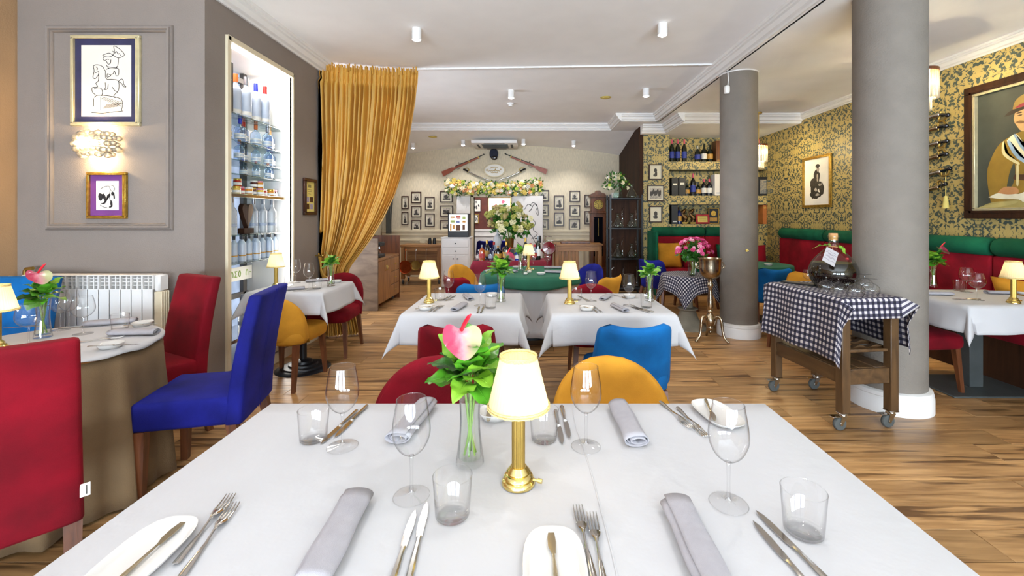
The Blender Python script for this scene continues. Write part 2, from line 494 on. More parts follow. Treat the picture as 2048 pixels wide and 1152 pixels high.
M['tagpaper'] = mat('tag_paper', '#aaa5a6', .8, var=.05)
M['papery'] = mat('yellow_paper', '#d3bf6a', .8, var=.05)
M['ink'] = mat('black_ink', '#15151c', .6, var=.05)
M['sepia'] = mat('photo_grey_dark', '#3b352f', .5, var=.5, scale=30)
M['photo'] = mat('photo_grey_light', '#b5ab9c', .5, var=.4, scale=26)
M['matb'] = mat('cream_mount', '#e0d6bc', .8, var=.02)
M['framed'] = wood('dark_frame_wood', '#43200f', '#2a130a', .35, (8, 8, 8))
M['framegold'] = mat('gilt_frame', '#c29a45', .3, .85, var=.25, scale=30, bump=.3, bscale=90)
M['framepale'] = mat('pale_gold_frame', '#d8cca4', .3, .5, var=.1, scale=20)
# ------------------------------------------------------------------ room shell
ZC, ZL, ZS = 3.2, 3.07, 2.92          # tray ceiling, lower ceiling, soffit by the gold wall
XL, XR, YB = -2.43, 4.45, 10.0
YG = 8.15                             # gold back wall
def slab(name, x0, x1, y0, y1, z0, z1, m, parent=None):
    return struct(name, MB().box(x0, x1, y0, y1, z0, z1), m, parent)
M['floord'] = wood('sub_floor', '#5a3f26', '#3a2817', .6)
# floor: sub-floor and single planks laid along the room's width
fl = slab('floor', -4.0, 4.7, -4.8, 13.0, -0.1, -0.005, M['floord'])
pl = MB().cbox(0, 1.2860, 0, .1790, -.0045, 0, .0012)
plank0 = None
rnd = random.Random(3)
PW = .1827
row = 0
y = 1.395
while y < 9.95:
    x = -1.22*(y+PW)-.45
    if y > 3.3: x = max(x, -2.75)
    if y > 5.2: x = max(x, -3.4)
    xe = min(1.14*(y+PW)+.35, 4.2)
    if y > 8.1: xe = min(xe, 2.1)
    if y > 7.0: xe = min(xe, 4.0)
    x -= rnd.random()*1.0
    while x < xe-.05:
        if plank0 is None:
            o = pl.obj('plank', M['floor'], fl); plank0 = o
        else:
            o = plank0.copy(); COL.objects.link(o); o.parent = fl
        o.location = (x, y, 0)
        x += 1.289
    y += PW; row += 1

# walls
slab('wall_side', -3.98, -3.83, -4.6, 3.3, 0, ZC, M['wallbrown'])
wl = MB()
wl.box(-3.98, XL, 3.25, 3.48, 0, ZC)
wl.box(-3.98, XL, 4.43, 5.15, 0, ZC)
wl.box(-3.98, XL, 3.48, 4.43, 0, .14)
wl.box(-3.98, XL, 3.48, 4.43, 2.83, ZC)
wl.box(-3.98, -3.2, 3.48, 4.43, .14, 2.83)
struct('wall_left', wl, M['wall'])
slab('wall_back_left', -3.55, -3.4, 5.15, 10.0, 0, ZC, M['paper'])
wb = MB()
wb.box(-3.55, -1.29, YB, YB+.15, 0, ZC)
wb.box(-.44, 2.25, YB, YB+.15, 0, ZC)
wb.box(-1.29, -.44, YB, YB+.15, 1.83, ZC)
struct('wall_back', wb, M['paper'])
slab('wall_partition', 2.05, 2.12, 8.14, YB, 0, 3.19, M['darkwood'])
wg = MB()
wg.box(2.115, 2.61, YG, 8.6, 0, 2.95)
wg.box(2.61, XR, YG, 8.6, 2.27, 2.42)
wg.box(2.61, XR, YG, 8.6, 1.615, 1.78)
wg.box(2.61, XR, YG, 8.6, 0, 1.245)
wg.box(2.61, XR, 8.45, 8.6, 0, 2.95)
struct('wall_gold_back', wg, M['damX'])
# thin black sheets on the niche floors and under the niche tops
nb = MB()
for z in (2.42, 1.78, 1.245):
    nb.box(2.615, 4.44, YG+.004, 8.44, z, z+.004)
for z in (2.27, 1.615):
    nb.box(2.615, 4.44, YG+.004, 8.44, z-.006, z)
struct('trim_1', nb, M['blackp'])
slab('wall_right', XR, XR+.15, -4.6, 8.6, 0, ZC, M['damY'])
wf = MB()
for a, b in ((-3.98, -3.5), (-1.2, -.8), (1.5, 1.9), (4.2, 4.6)):
    wf.box(a, b, -4.75, -4.6, 0, ZC)
wf.box(-3.98, 4.6, -4.75, -4.6, 0, .3); wf.box(-3.98, 4.6, -4.75, -4.6, 2.85, ZC)
struct('wall_front', wf, M['wall'])
for i, xc in enumerate((-2.35, .35, 3.05)):
    f = MB()
    for sx in (-1.15, 1.09): f.cbox(xc+sx, xc+sx+.06, -4.72, -4.64, .3, 2.85)
    f.cbox(xc-1.15, xc+1.15, -4.72, -4.64, .3, .36); f.cbox(xc-1.15, xc+1.15, -4.72, -4.64, 2.79, 2.85)
    fo = struct('window_%d' % (i+2), f, M['white'])
    struct('pane', MB().box(xc-1.09, xc+1.09, -4.69, -4.685, .36, 2.79), M['glass'], fo)

# ceilings
slab('ceiling', XL-1.6, 2.35, -4.6, 8.6, ZC, ZC+.1, M['ceil'])
slab('ceiling_right', 2.27, XR+.1, -4.6, 7.15, ZL, ZC-.002, M['ceil'])
cs = MB()
cs.prism([(2.50, 7.15), (XR+.1, 7.15), (XR+.1, 8.6), (2.065, 8.6), (2.065, 8.0), (2.50, 8.0)], ZS, ZC-.004)
cs.box(2.27, 2.5, 7.15, 8.0, ZL, ZC-.004)
struct('ceiling_soffit', cs, M['ceil'])
cb = MB()
def zarch(x, y):
    t = max(0, min(1, (y-8.5)/1.5))
    return ZL-t*(.055+.2*min(1.6, ((x+.45)/2.35)**2))
cb.grid(lambda u, v: (-3.5+5.75*u, 8.5+1.55*v, zarch(-3.5+5.75*u, 8.5+1.55*v)), 28, 8)
cb.box(-3.5, 1.6, 8.5, 8.52, ZL, ZC)
cb.box(1.6, 1.62, 7.7, 8.5, ZL, ZC); cb.box(1.6, 2.27, 7.7, 7.72, ZL, ZC)
cb.box(1.6, 2.27, 7.72, 8.55, ZL-.001, ZL+.02)
cb.box(2.25, 2.29, -4.6, 7.72, ZL, ZC)
struct('ceiling_back', cb, M['ceil'], ang=60)

# cornices: one profile swept along straight runs
CP = [(0, 0), (.018, 0), (.026, .018), (.05, .03), (.066, .07), (.085, .078), (.085, .095), (.1, .102), (.1, .13), (0, .13)]
def mould(mb, p0, p1, n, zb, prof=CP, ks=1.0):
    vs = []
    for p in (p0, p1):
        for d, z in prof:
            vs.append((p[0]+n[0]*d*ks, p[1]+n[1]*d*ks, zb+z*ks))
    k = len(prof)
    fs = [tuple(range(k-1, -1, -1)), tuple(range(k, 2*k))]
    for i in range(k):
        j = (i+1) % k
        fs.append((i, j, k+j, k+i))
    mb.add(vs, fs)
c1 = MB(); mould(c1, (XL, 3.25), (XL, 5.15), (1, 0), ZL); struct('trim_2', c1, M['white'], ang=20)
c2 = MB()
mould(c2, (2.25, -4.6), (2.25, 7.72), (-1, 0), ZL)
mould(c2, (1.6, 7.7), (2.25, 7.7), (0, -1), ZL)
mould(c2, (1.6, 7.6), (1.6, 8.5), (-1, 0), ZL)
mould(c2, (-3.5, 8.5), (1.6, 8.5), (0, -1), ZL)
struct('trim_3', c2, M['white'], ang=20)
c3 = MB()
mould(c3, (XR, -4.6), (XR, 7.15), (-1, 0), ZL-.1, ks=.75)
mould(c3, (2.5, 7.15), (XR, 7.15), (0, -1), ZS+.01, ks=1.1)
mould(c3, (2.5, 7.02), (2.5, 8.0), (-1, 0), ZS+.01, ks=1.1)
mould(c3, (2.05, 8.0), (2.5, 8.0), (0, -1), ZS+.01, ks=1.1)
struct('trim_4', c3, M['white'], ang=20)
rl = MB()
rl.M = Tr(-1.45, 5.31, 0) @ Rz(-atan2(.17, 3.65))
rl.cbox(0, 3.62, -.012, .012, ZC-.018, ZC, .003)
for i in range(12): rl.cbox(.15+i*.3, .19+i*.3, -.016, .016, ZC-.021, ZC-.001, .003)
struct('trim_5', rl, M['white'])
# wall panel moulding on the left wall, chair rail and panels on the back wall
def rect_mould(mb, x0, x1, z0, z1, y, wd=.05, th=.022):
    # mitred picture-rail moulding: one profile swept round the rectangle
    prof = [(0, 0), (.0, th*.6), (.12, th), (.3, th*.75), (.36, th*1.35), (.62, th*1.35), (.68, th*.75), (.88, th), (1, th*.5), (1, 0)]
    vs = []
    for d, h in prof:
        q = d*wd
        vs += [(x0+q, y-h, z0+q), (x1-q, y-h, z0+q), (x1-q, y-h, z1-q), (x0+q, y-h, z1-q)]
    fs = []
    for i in range(len(prof)-1):
        for k in range(4):
            l = (k+1) % 4
            fs.append((i*4+k, i*4+l, (i+1)*4+l, (i+1)*4+k))
    mb.add(vs, fs)
pm = MB(); rect_mould(pm, -3.605, -2.66, 1.295, 2.82, 3.25); struct('trim_6', pm, M['wall'])
for k, (xa, xb, hs) in enumerate(((-3.4, -1.66, ((-3.3, -2.5), (-2.4, -1.75))), (-.1, 2.15, ((.35, .75), (.85, 1.25), (1.32, 1.7))))):
    q = MB()
    q.box(xa, xb, YB-.012, YB, 0, .95)
    q.cbox(xa, xb, YB-.055, YB, 1.03, 1.085, .01); q.cbox(xa, xb, YB-.035, YB, .95, 1.03, .01); q.cbox(xa, xb, YB-.03, YB, .0, .12, .008)
    for a, b in hs:
        rect_mould(q, a, b, .2, .86, YB-.012, .04, .018)
    struct('trim_%d' % (7+k), q, M['wains'])
bb = MB()
bb.box(XL, XL+.012, 3.25, 5.15, 0, .09)
bb.box(-3.83, XL, 3.238, 3.25, 0, .09)
struct('baseboard_left', bb, M['wains'])

# doorway in the back wall, its two open white leaves and the room behind
df = MB()
for a, b in ((-1.36, -1.29), (-.44, -.37)):
    df.cbox(a, b, YB-.04, YB+.16, 0, 1.88, .008)
df.cbox(-1.36, -.37, YB-.04, YB+.16, 1.83, 1.9, .008)
struct('trim_9', df, M['wains'])
def ribbon(mb, pts, wdt, y, th=.0015):
    # pts (x, z): a flat ink line of width wdt on a plane facing -Y
    n = len(pts); vs = []
    for i, p in enumerate(pts):
        a = pts[max(i-1, 0)]; b = pts[min(i+1, n-1)]
        dx, dz = b[0]-a[0], b[1]-a[1]; l = hypot(dx, dz) or 1
        nx, nz = -dz/l*wdt/2, dx/l*wdt/2
        vs += [(p[0]+nx, y, p[1]+nz), (p[0]-nx, y, p[1]-nz)]
    mb.add(vs, [(2*i, 2*i+1, 2*i+3, 2*i+2) for i in range(n-1)])
def spline(pts, k=6):
    out = []
    P = [pts[0]]+list(pts)+[pts[-1]]
    for i in range(1, len(P)-2):
        for j in range(k):
            t = j/k
            out.append(tuple(.5*((2*P[i][a])+(-P[i-1][a]+P[i+1][a])*t+(2*P[i-1][a]-5*P[i][a]+4*P[i+1][a]-P[i+2][a])*t*t+(-P[i-1][a]+3*P[i][a]-3*P[i+1][a]+P[i+2][a])*t**3) for a in range(len(pts[0]))))
    out.append(tuple(pts[-1]))
    return out
dl = MB(); dl.cbox(0, .72, -.02, .02, .01, 1.85, .004)
d1 = struct('door_1', dl, M['white']); d1.location = (-.40, 9.93, 0); d1.rotation_euler = (0, 0, -atan2(.22, .69))
hk = MB(); hk.tube([(.665, -.02, .9), (.665, -.07, .9), (.56, -.07, .9)], .011); hk.cbox(.645, .685, -.026, -.018, .8, .96, .003)
struct('door_handle', hk, M['black'], d1)
dr = MB()
for s in ([(.42, 1.62), (.5, 1.7), (.6, 1.62), (.56, 1.5), (.62, 1.42), (.6, 1.6), (.52, 1.66), (.44, 1.52)],
          [(.3, 1.55), (.38, 1.66), (.48, 1.6), (.4, 1.5)], [(.45, 1.35), (.55, 1.25), (.5, 1.1), (.6, 1.0), (.46, .88)],
          [(.2, .95), (.34, 1.02), (.46, .96), (.55, .8), (.62, .72)], [(.12, .8), (.25, .72), (.36, .78), (.44, .68)]):
    ribbon(dr, spline(s), .012, -.0213)
struct('door_drawing', dr, M['ink'], d1)
dl2 = MB(); dl2.cbox(-.30, 0, -.02, .02, .01, 1.85, .004)
d2 = struct('door_2', dl2, M['white']); d2.location = (-1.37, 9.93, 0); d2.rotation_euler = (0, 0, atan2(.08, .3))
q = MB(); q.box(-2.6, 1.2, 12.6, 12.75, 0, 2.6); q.box(-2.75, -2.6, 10.15, 12.75, 0, 2.6); q.box(1.2, 1.35, 10.15, 12.75, 0, 2.6)
struct('wall_far_room', q, mat('red_brown_wallpaper', '#5a2a20', .7, var=.3, scale=9))
slab('ceiling_far_room', -2.75, 1.35, 10.15, 12.75, 2.6, 2.7, M['ceil'])
q = MB(); q.box(-2.6, 1.2, 12.57, 12.6, 0, .95); q.cbox(-2.6, 1.2, 12.54, 12.6, .95, 1.02, .01)
rect_mould(q, -1.7, -1.0, .2, .85, 12.57, .05); rect_mould(q, -.9, -.2, .2, .85, 12.57, .05)
struct('trim_10', q, M['white'])
ld = bpy.data.lights.new('far_room_ceiling_light', 'POINT'); ld.energy = 60; ld.shadow_soft_size = .15
lo = bpy.data.objects.new('far_room_ceiling_light', ld); COL.objects.link(lo); lo.location = (-.7, 11.4, 2.3)

# the two plaster columns
def column(x, y, r, zt):
    mb = MB(); mb.lathe([(r, 0), (r, zt)], 48, (x, y, 0))
    o = struct('column', mb, M['column'])
    b = MB(); b.lathe([(r+.0, .001), (r+.034, .001), (r+.034, .1), (r+.028, .112), (r+.024, .118), (r+.03, .124), (r+.024, .15), (r+.008, .156), (r, .158)], 48, (x, y, 0))
    struct('base_ring', b, M['white'], o)
    t = MB(); t.lathe([(r, zt-.012), (r+.006, zt-.012), (r+.006, zt-.001), (r, zt-.001)], 48, (x, y, 0))
    struct('top_ring', t, M['white'], o)
    return o
co = column(2.465, 5.14, .205, ZL); co['label'] = 'round grey plaster column beside the tall silver wine cooler'
co = column(2.68, 3.25, .222, ZL); co['label'] = 'round grey plaster column standing right behind the gingham covered trolley'

# ------------------------------------------------------------------ ceiling fittings
SPOTS = [(-1.09, 4.18, 0), (1.24, 4.07, 0), (-.27, 6.24, 0), (1.64, 6.15, 0), (-2.5, 9.3, 1), (-1.43, 9.3, 1), (-.14, 9.3, 1), (.93, 9.3, 1),
         (-1.1, 1.9, 0), (1.2, 1.9, 0), (-1.1, -.4, 0), (1.2, -.4, 0), (-1.1, -2.8, 0), (1.2, -2.8, 0)]
SL = ['over the cloth covered window table', 'above the blue chair at the table by the column', 'beside the smoke detector in the middle of the tray ceiling', 'near the corner of the moulded cornice',
      'at the curtain end of the row of four over the rifles', 'second from the curtain in the row of four', 'third from the curtain in the row of four', 'at the dark partition end of the row of four']
spd = bpy.data.lights.new('spot_light', 'SPOT'); spd.energy = 30; spd.spot_size = radians(125); spd.spot_blend = .6; spd.shadow_soft_size = .035; spd.color = (1, .99, .98)
M['spotlamp'] = emitter('spot_lamp_glow', (1, .95, .86), 30)
sp0 = None
for i, (x, y, bk) in enumerate(SPOTS):
    z = zarch(x, y) if bk else ZC
    lab = 'white cylinder ceiling spot '+(SL[i] if i < len(SL) else 'over or behind the big white table, %s of four' % ORD[i-8])
    if sp0 is None:
        sp0 = thing('ceiling_spotlight', lab, 'spotlight', (x, y, z), 0, 'ceiling spotlights')
        b = MB(); b.lathe([(0, 0), (.043, 0), (.045, -.004), (.045, -.108), (.04, -.108), (.038, -.095), (0, -.095)], 20); b.obj('housing', M['white'], sp0)
        l = MB(); l.lathe([(0, -.124), (.018, -.121), (.03, -.112), (.034, -.1), (0, -.0965)], 16); l.obj('lamp', M['spotlamp'], sp0)
        so = bpy.data.objects.new('spot_light', spd); COL.objects.link(so); so.parent = sp0; so.location = (0, 0, -.14)
        sp0.location = (x, y, z)
    else:
        dup(sp0, (x, y, z), 0, lab)
# opal globes added unseen behind the camera to brighten the ceiling
gl0 = None
for i, (x, y) in enumerate(((-1.4, -1.7), (1.4, -1.7), (-1.4, -3.5), (1.4, -3.5))):
    lb = 'added opal glass globe pendant unseen behind the camera, %s of four' % ORD[i]
    if gl0 is None:
        gl0 = thing('fill_globe', lb, 'pendant lamp', (x, y, 2.72), 0, 'added fill globes')
        q_ = MB(); q_.sup((0, 0, 0), (.15, .15, .15), 1, 1, 24, 14); q_.obj('globe', shade_mat('opal_glass', (.95, .94, .9)), gl0, 180)
        q_ = MB(); q_.tube([(0, 0, .15), (0, 0, ZC-2.72-.02)], .006); q_.lathe([(0, ZC-2.75), (.05, ZC-2.75), (.05, ZC-2.722), (0, ZC-2.722)], 18); q_.obj('rod', M['brassm'], gl0)
        q_ = MB(); q_.sup((0, 0, .02), (.035, .035, .05), 1, 1, 14, 10); q_.obj('bulb', M['spotlamp'], gl0, 180)
        gd = bpy.data.lights.new('fill_globe_light', 'POINT'); gd.energy = 90; gd.shadow_soft_size = .05; gd.color = (.86, .93, 1.0)
        go = bpy.data.objects.new('fill_globe_light', gd); COL.objects.link(go); go.parent = gl0; go.location = (0, 0, -.07)
    else: dup(gl0, (x, y, 2.72), 0, lb)
for n, (p, r, lb, m) in enumerate((((1.15, 6.6, ZC), .085, 'flat beige round ceiling vent near the cornice corner', M['brassm']), ((-2.0, 8.95, zarch(-2, 8.95)), .09, 'flat beige round ceiling vent above the curtain end of the garland wall', M['brassm']))):
    mb = MB(); mb.lathe([(0, -.012), (r*.6, -.014), (r*.62, -.006), (r*.9, -.006), (r, -.001), (r, 0)], 24)
    solo('ceiling_vent', mb, M['papery'], lb, 'vent', p)
mb = MB(); mb.lathe([(0, -.05), (.03, -.05), (.035, -.03), (.052, -.022), (.055, 0), (0, 0)], 20)
solo('smoke_detector', mb, M['white'], 'small white smoke detector on the tray ceiling', 'detector', (-.31, 6.95, ZC))
ac = thing('air_conditioner', 'white ceiling cassette air conditioner above the rifles', 'air conditioner', (-.75, 9.45, zarch(-.75, 9.45)-.075))
mb = MB(); mb.cbox(-.48, .48, -.42, .42, -.045, .03, .02, 2); mb.obj('panel', M['white'], ac)
mb = MB()
for i in range(9): mb.cbox(-.26, .26, -.24+i*.055, -.215+i*.055, -.056, -.044, .002)
mb.cbox(-.28, .28, -.27, .27, -.048, -.044, .001)
mb.obj('grille', M['slate'], ac)
for a in range(4):
    mb = MB(); mb.M = Rz(a*pi/2); mb.cbox(-.22, .22, -.385, -.335, -.05, -.043, .003); mb.obj('louvre', M['blackp'], ac)
cw = thing('motion_sensor', 'small white motion sensor at the top of the far column', 'sensor', (2.245, 4.96, 2.84))
mb = MB(); mb.sup((0, 0, 0), (.028, .028, .048), .5, .5); mb.obj('body', M['white'], cw)
mb = MB(); mb.tube([(.015, .015, .03), (.03, .03, .12), (.02, .03, .28)], .006); mb.obj('bracket', M['white'], cw)
hk = thing('wall_hook', 'small brass hook screwed to the far column', 'hook', (2.455, 4.925, 1.01))
mb = MB(); mb.lathe([(0, 0), (.018, 0), (.016, .006), (0, .006)], 14); mb.tube([(0, 0, .003), (0, 0, .03)], .004); mb.sup((0, 0, .035), (.009, .009, .009), 1, 1, 10, 8)
for v in range(len(mb.v)): x_, y_, z_ = mb.v[v]; mb.v[v] = (x_, -z_, y_)
mb.obj('hook', M['brass'], hk)
# ------------------------------------------------------------------ chairs
def sqleg(mb, x, y, z1, x0, y0, w1, w0):
    vs = []
    for (cx, cy, z, q) in ((x0, y0, 0, w0), (x, y, z1, w1)):
        vs += [(cx-q, cy-q, z), (cx+q, cy-q, z), (cx+q, cy+q, z), (cx-q, cy+q, z)]
    mb.add(vs, [(3, 2, 1, 0), (4, 5, 6, 7), (0, 1, 5, 4), (1, 2, 6, 5), (2, 3, 7, 6), (3, 0, 4, 7)])
def shell_back(style, w=.5, zb=.36, zt=.78, T=.05, wrap=.1):
    """upholstered bucket back; the chair faces +Y, so the back stands at -Y"""
    mb = MB()
    H = zt-zb
    def hw(v):
        if style == 'round':
            base = w/2*(1.0+.02*sin(v*pi))
            return base*(1-max(0, (v-.25)/.75)**3.2)**.5 if v < 1 else .0
        base = w/2*(1.04-.17*v)
        k = .86
        if v > k: base -= (1-sqrt(max(0, 1-((v-k)/(1-k))**2)))*.06
        if v < .1: base -= (1-sqrt(max(0, 1-((.1-v)/.1)**2)))*.03
        return base
    def pos(u, v, side):
        # v runs denser towards the top
        vv = 1-(1-v)**1.35 if style == 'round' else v
        h = hw(vv)
        x = u*h
        z = zb+H*vv
        if style != 'round': z -= .018*(1-u*u)*max(0, vv-.6)/.4
        lean = -.09*vv
        yc = -.2+lean+wrap*(abs(x)/(w/2))**2.2*(1-.25*vv)
        t = T*.5*max(.0, 1-abs(u)**6)**.5*(max(0., 1-max(0, (vv-.8)/.2)**3)**.5)*(max(.0, 1-max(0, (.12-vv)/.12)**3)**.5)
        return (x, yc+(t if side else -t), z)
    nu, nv = 22, 16
    for s in (0, 1):
        mb.grid(lambda u, v: pos(2*u-1, v, s), nu, nv)
    bm = None
    return mb
def weld(o, d=.0006):
    bm = bmesh.new(); bm.from_mesh(o.data)
    bmesh.ops.remove_doubles(bm, verts=bm.verts[:], dist=d)
    bmesh.ops.recalc_face_normals(bm, faces=bm.faces[:])
    bm.to_mesh(o.data); bm.free(); o.data.shade_smooth(); o.data.update()
CH = {}
def low_chair(color, style, loc, rz, label, group='low velvet dining chairs'):
    key = (color, style)
    if key in CH:
        return dup(CH[key], loc, rz, label)
    t = thing('velvet_dining_chair', label, 'chair', loc, rz, group)
    m = M[color]
    o = shell_back(style).obj('backrest', m, t, 180); weld(o)
    s = MB(); s.sup((0, .03, .405), (.235, .25, .068), .45, .38, 28, 12)
    for i, p in enumerate(s.v):
        if p[2] > .42: s.v[i] = (p[0], p[1], p[2]+.012*(1-min(1, (p[0]/.23)**2))*(1-min(1, (p[1]/.26)**2)))
    s.obj('seat', m, t, 180)
    for sx in (-1, 1):
        for yy, y0 in ((.2, .23), (-.18, -.25)):
            q = MB(); sqleg(q, sx*.185, yy, .36, sx*.205, y0, .021, .013); q.obj('leg', M['leg'], t)
    CH[key] = t
    return t
def high_chair(color, loc, rz, label):
    key = (color, 'high')
    if key in CH: return dup(CH[key], loc, rz, label)
    t = thing('high_back_dining_chair', label, 'chair', loc, rz, 'high backed velvet chairs')
    m = M[color]
    b = MB()
    def fn(side):
        def f(u, v):
            z = .345+.65*v
            ln = -.21-.10*v**1.6
            x = (2*u-1)*(.228-.012*v)
            e = .012*(1-(2*u-1)**8)
            return (x, ln+side*(.037-.008*v)+side*e*.6, z)
        return f
    nu, nv = 12, 14
    b.grid(fn(1), nu, nv); b.grid(fn(-1), nu, nv)
    def strip(ed):
        vs = []; n = len(ed)
        for a, c in ed: vs += [a, c]
        b.add(vs, [(2*i, 2*i+1, 2*i+3, 2*i+2) for i in range(n-1)])
    f1, f0 = fn(1), fn(-1)
    strip([(f1(0, j/nv), f0(0, j/nv)) for j in range(nv+1)]); strip([(f1(1, j/nv), f0(1, j/nv)) for j in range(nv+1)])
    strip([(f1(i/nu, 1), f0(i/nu, 1)) for i in range(nu+1)]); strip([(f1(i/nu, 0), f0(i/nu, 0)) for i in range(nu+1)])
    o = b.obj('backrest', m, t, 40); weld(o)
    bv = o.modifiers.new('soft', 'BEVEL'); bv.width = .014; bv.segments = 2; bv.limit_method = 'ANGLE'; bv.angle_limit = radians(50)
    s = MB(); s.cbox(-.224, .224, -.215, .24, .345, .475, .025, 3)
    for i, p in enumerate(s.v):
        if p[2] > .45: s.v[i] = (p[0], p[1], p[2]+.012)
    o = s.obj('seat', m, t, 50)
    sm = MB()
    for x in (-.235, .235):
        pass
    for xx in (-.012, .012):
        sm.tube([(xx, -.21-.10*(k/10)**1.6-(.037-.008*k/10)-.0068, .345+.65*k/10) for k in range(0, 11)], .0014, 6)
    sm.obj('seam', m, t)
    for sx in (-1, 1):
        for yy, y0 in ((.195, .2), (-.2, -.27)):
            q = MB(); sqleg(q, sx*.2, yy, .35, sx*.2, y0, .024, .017); q.obj('leg', M['leg'], t)
    CH[key] = t
    return t

# ------------------------------------------------------------------ tables and cloths
def drape(w, d, ov, zt, seed=0, ripple=.012, sag=None):
    """square cloth over a w x d top (origin at the middle of the floor under it); ov = overhang, corners hang as folded points"""
    rr = random.Random(seed)
    ph = [rr.random()*6.28 for _ in range(8)]
    mb = MB()
    n_in, n_ov = 12, 9
    def axis(L):
        a = [-L/2-ov+ov*i/n_ov for i in range(n_ov)]
        a += [-L/2+.0+L*i/n_in for i in range(n_in+1)]
        a += [L/2+ov*(i+1)/n_ov for i in range(n_ov)]
        return a
    ax, ay = axis(w), axis(d)
    R = .012
    def pos(s, t):
        cx = max(-w/2, min(w/2, s)); cy = max(-d/2, min(d/2, t))
        ex, ey = s-cx, t-cy
        e = hypot(ex, ey)
        if e < 1e-9: return (s, t, zt)
        if abs(ex) < 1e-9 or abs(ey) < 1e-9:
            # straight hang with a rounded edge and shallow ripples
            along = t if abs(ex) > 0 else s
            k = 0 if abs(ex) > 0 else 4
            f = min(1, e/.03)
            dz = e if e > R*1.57 else R*(1-cos(e/R)) if e < R*1.57 else e
            dz = R*(1-cos(min(e/R, pi/2)))+max(0, e-R*pi/2)
            out = R*sin(min(e/R, pi/2))+max(0, e-R*pi/2)*.10
            rip = ripple*f*(e/ov)*(sin(along*9+ph[k])+.6*sin(along*17+ph[k+1]))
            out += rip+ripple*1.2*(e/ov)
            return (cx+(math.copysign(out, ex) if abs(ex) > 0 else 0), cy+(math.copysign(out, ey) if abs(ey) > 0 else 0), zt-dz)
        a = atan2(abs(ey), abs(ex))
        dz = R*(1-cos(min(e/R, pi/2)))+max(0, e-R*pi/2)*.97
        out = R*sin(min(e/R, pi/2))+max(0, e-R*pi/2)*(.10+.38*sin(2*a)**2)
        g = a
        # fold: squeeze the middle of the corner into one outward cone
        g = pi/4+(a-pi/4)*(1.0 if abs(a-pi/4) > .6 else .35+.65*abs(a-pi/4)/.6)
        return (cx+math.copysign(out*cos(g), ex), cy+math.copysign(out*sin(g), ey), zt-dz)
    nx, ny = len(ax), len(ay)
    vs = [pos(s, t) for t in ay for s in ax]
    uv = [(s, t) for t in ay for s in ax]
    fs = [(j*nx+i, j*nx+i+1, (j+1)*nx+i+1, (j+1)*nx+i) for j in range(ny-1) for i in range(nx-1)]
    mb.add(vs, fs, uv)
    return mb
def round_cloth(r, zt, zb, folds, amp, seed=0, flare=.05, nv=14):
    rr = random.Random(seed); p1, p2 = rr.random()*6.28, rr.random()*6.28
    mb = MB()
    def fn(u, v):
        a = 2*pi*u
        if v < .3:
            q = v/.3
            return (r*q*cos(a), r*q*sin(a), zt)
        q = (v-.3)/.7
        d = q*(zt-zb)
        rad = r+.008*min(1, d/.02)+flare*q+amp*(q**.7)*(1-1.9*abs(sin(.5*(folds*a+p1+.5*sin(2*a))))**.7+.3*sin((folds*2+1)*a+p2))
        return (rad*cos(a), rad*sin(a), zt-d)
    mb.grid(fn, max(96, folds*14), nv, wrap=True)
    return mb
def cloth(name, mb, m, label, cat='tablecloth', loc=(0,0,0), rz=0, group=None, thick=.0025, ang=60):
    o = solo(name, mb, m, label, cat, loc, rz, group, ang)
    md = o.modifiers.new('thickness', 'SOLIDIFY'); md.thickness = thick; md.offset = 1.0
    return o
def square_table(label, loc, w, d, base='post', rz=0):
    t = thing('dining_table', label, 'table', loc, rz)
    b = MB(); b.cbox(-w/2+.004, w/2-.004, -d/2+.004, d/2-.004, .722, .7475, .004); b.obj('tabletop', M['oakh'], t)
    if base == 'none':
        for sx in (-1, 1):
            b = MB(); b.cbox(-.3 if sx < 0 else .1, -.1 if sx < 0 else .3, -.03, .03, .7215, .723, .001); b.obj('bracket', M['slate'], t)
    elif base == 'post':
        b = MB(); b.cbox(-.05, .05, -.05, .05, .012, .722, .004); b.obj('post', M['slate'], t)
        b = MB(); b.cbox(-.28, .28, -.24, .24, 0, .012, .003); b.obj('base_plate', M['slate'], t)
    elif base == 'disc':
        b = MB(); b.lathe([(0, .72), (.03, .72), (.03, .09), (.075, .075), (.08, .055), (.12, .05), (.125, .035), (.17, .032), (.175, .02), (.215, .018), (.235, .004), (.235, 0), (0, 0)], 40); b.obj('pedestal', M['black'], t)
    elif base == 'legs':
        for sx in (-1, 1):
            for sy in (-1, 1):
                b = MB(); b.cbox(sx*(w/2-.06)-.03, sx*(w/2-.06)+.03, sy*(d/2-.06)-.03, sy*(d/2-.06)+.03, 0, .722, .004); b.obj('leg', M['oak'], t)
    return t

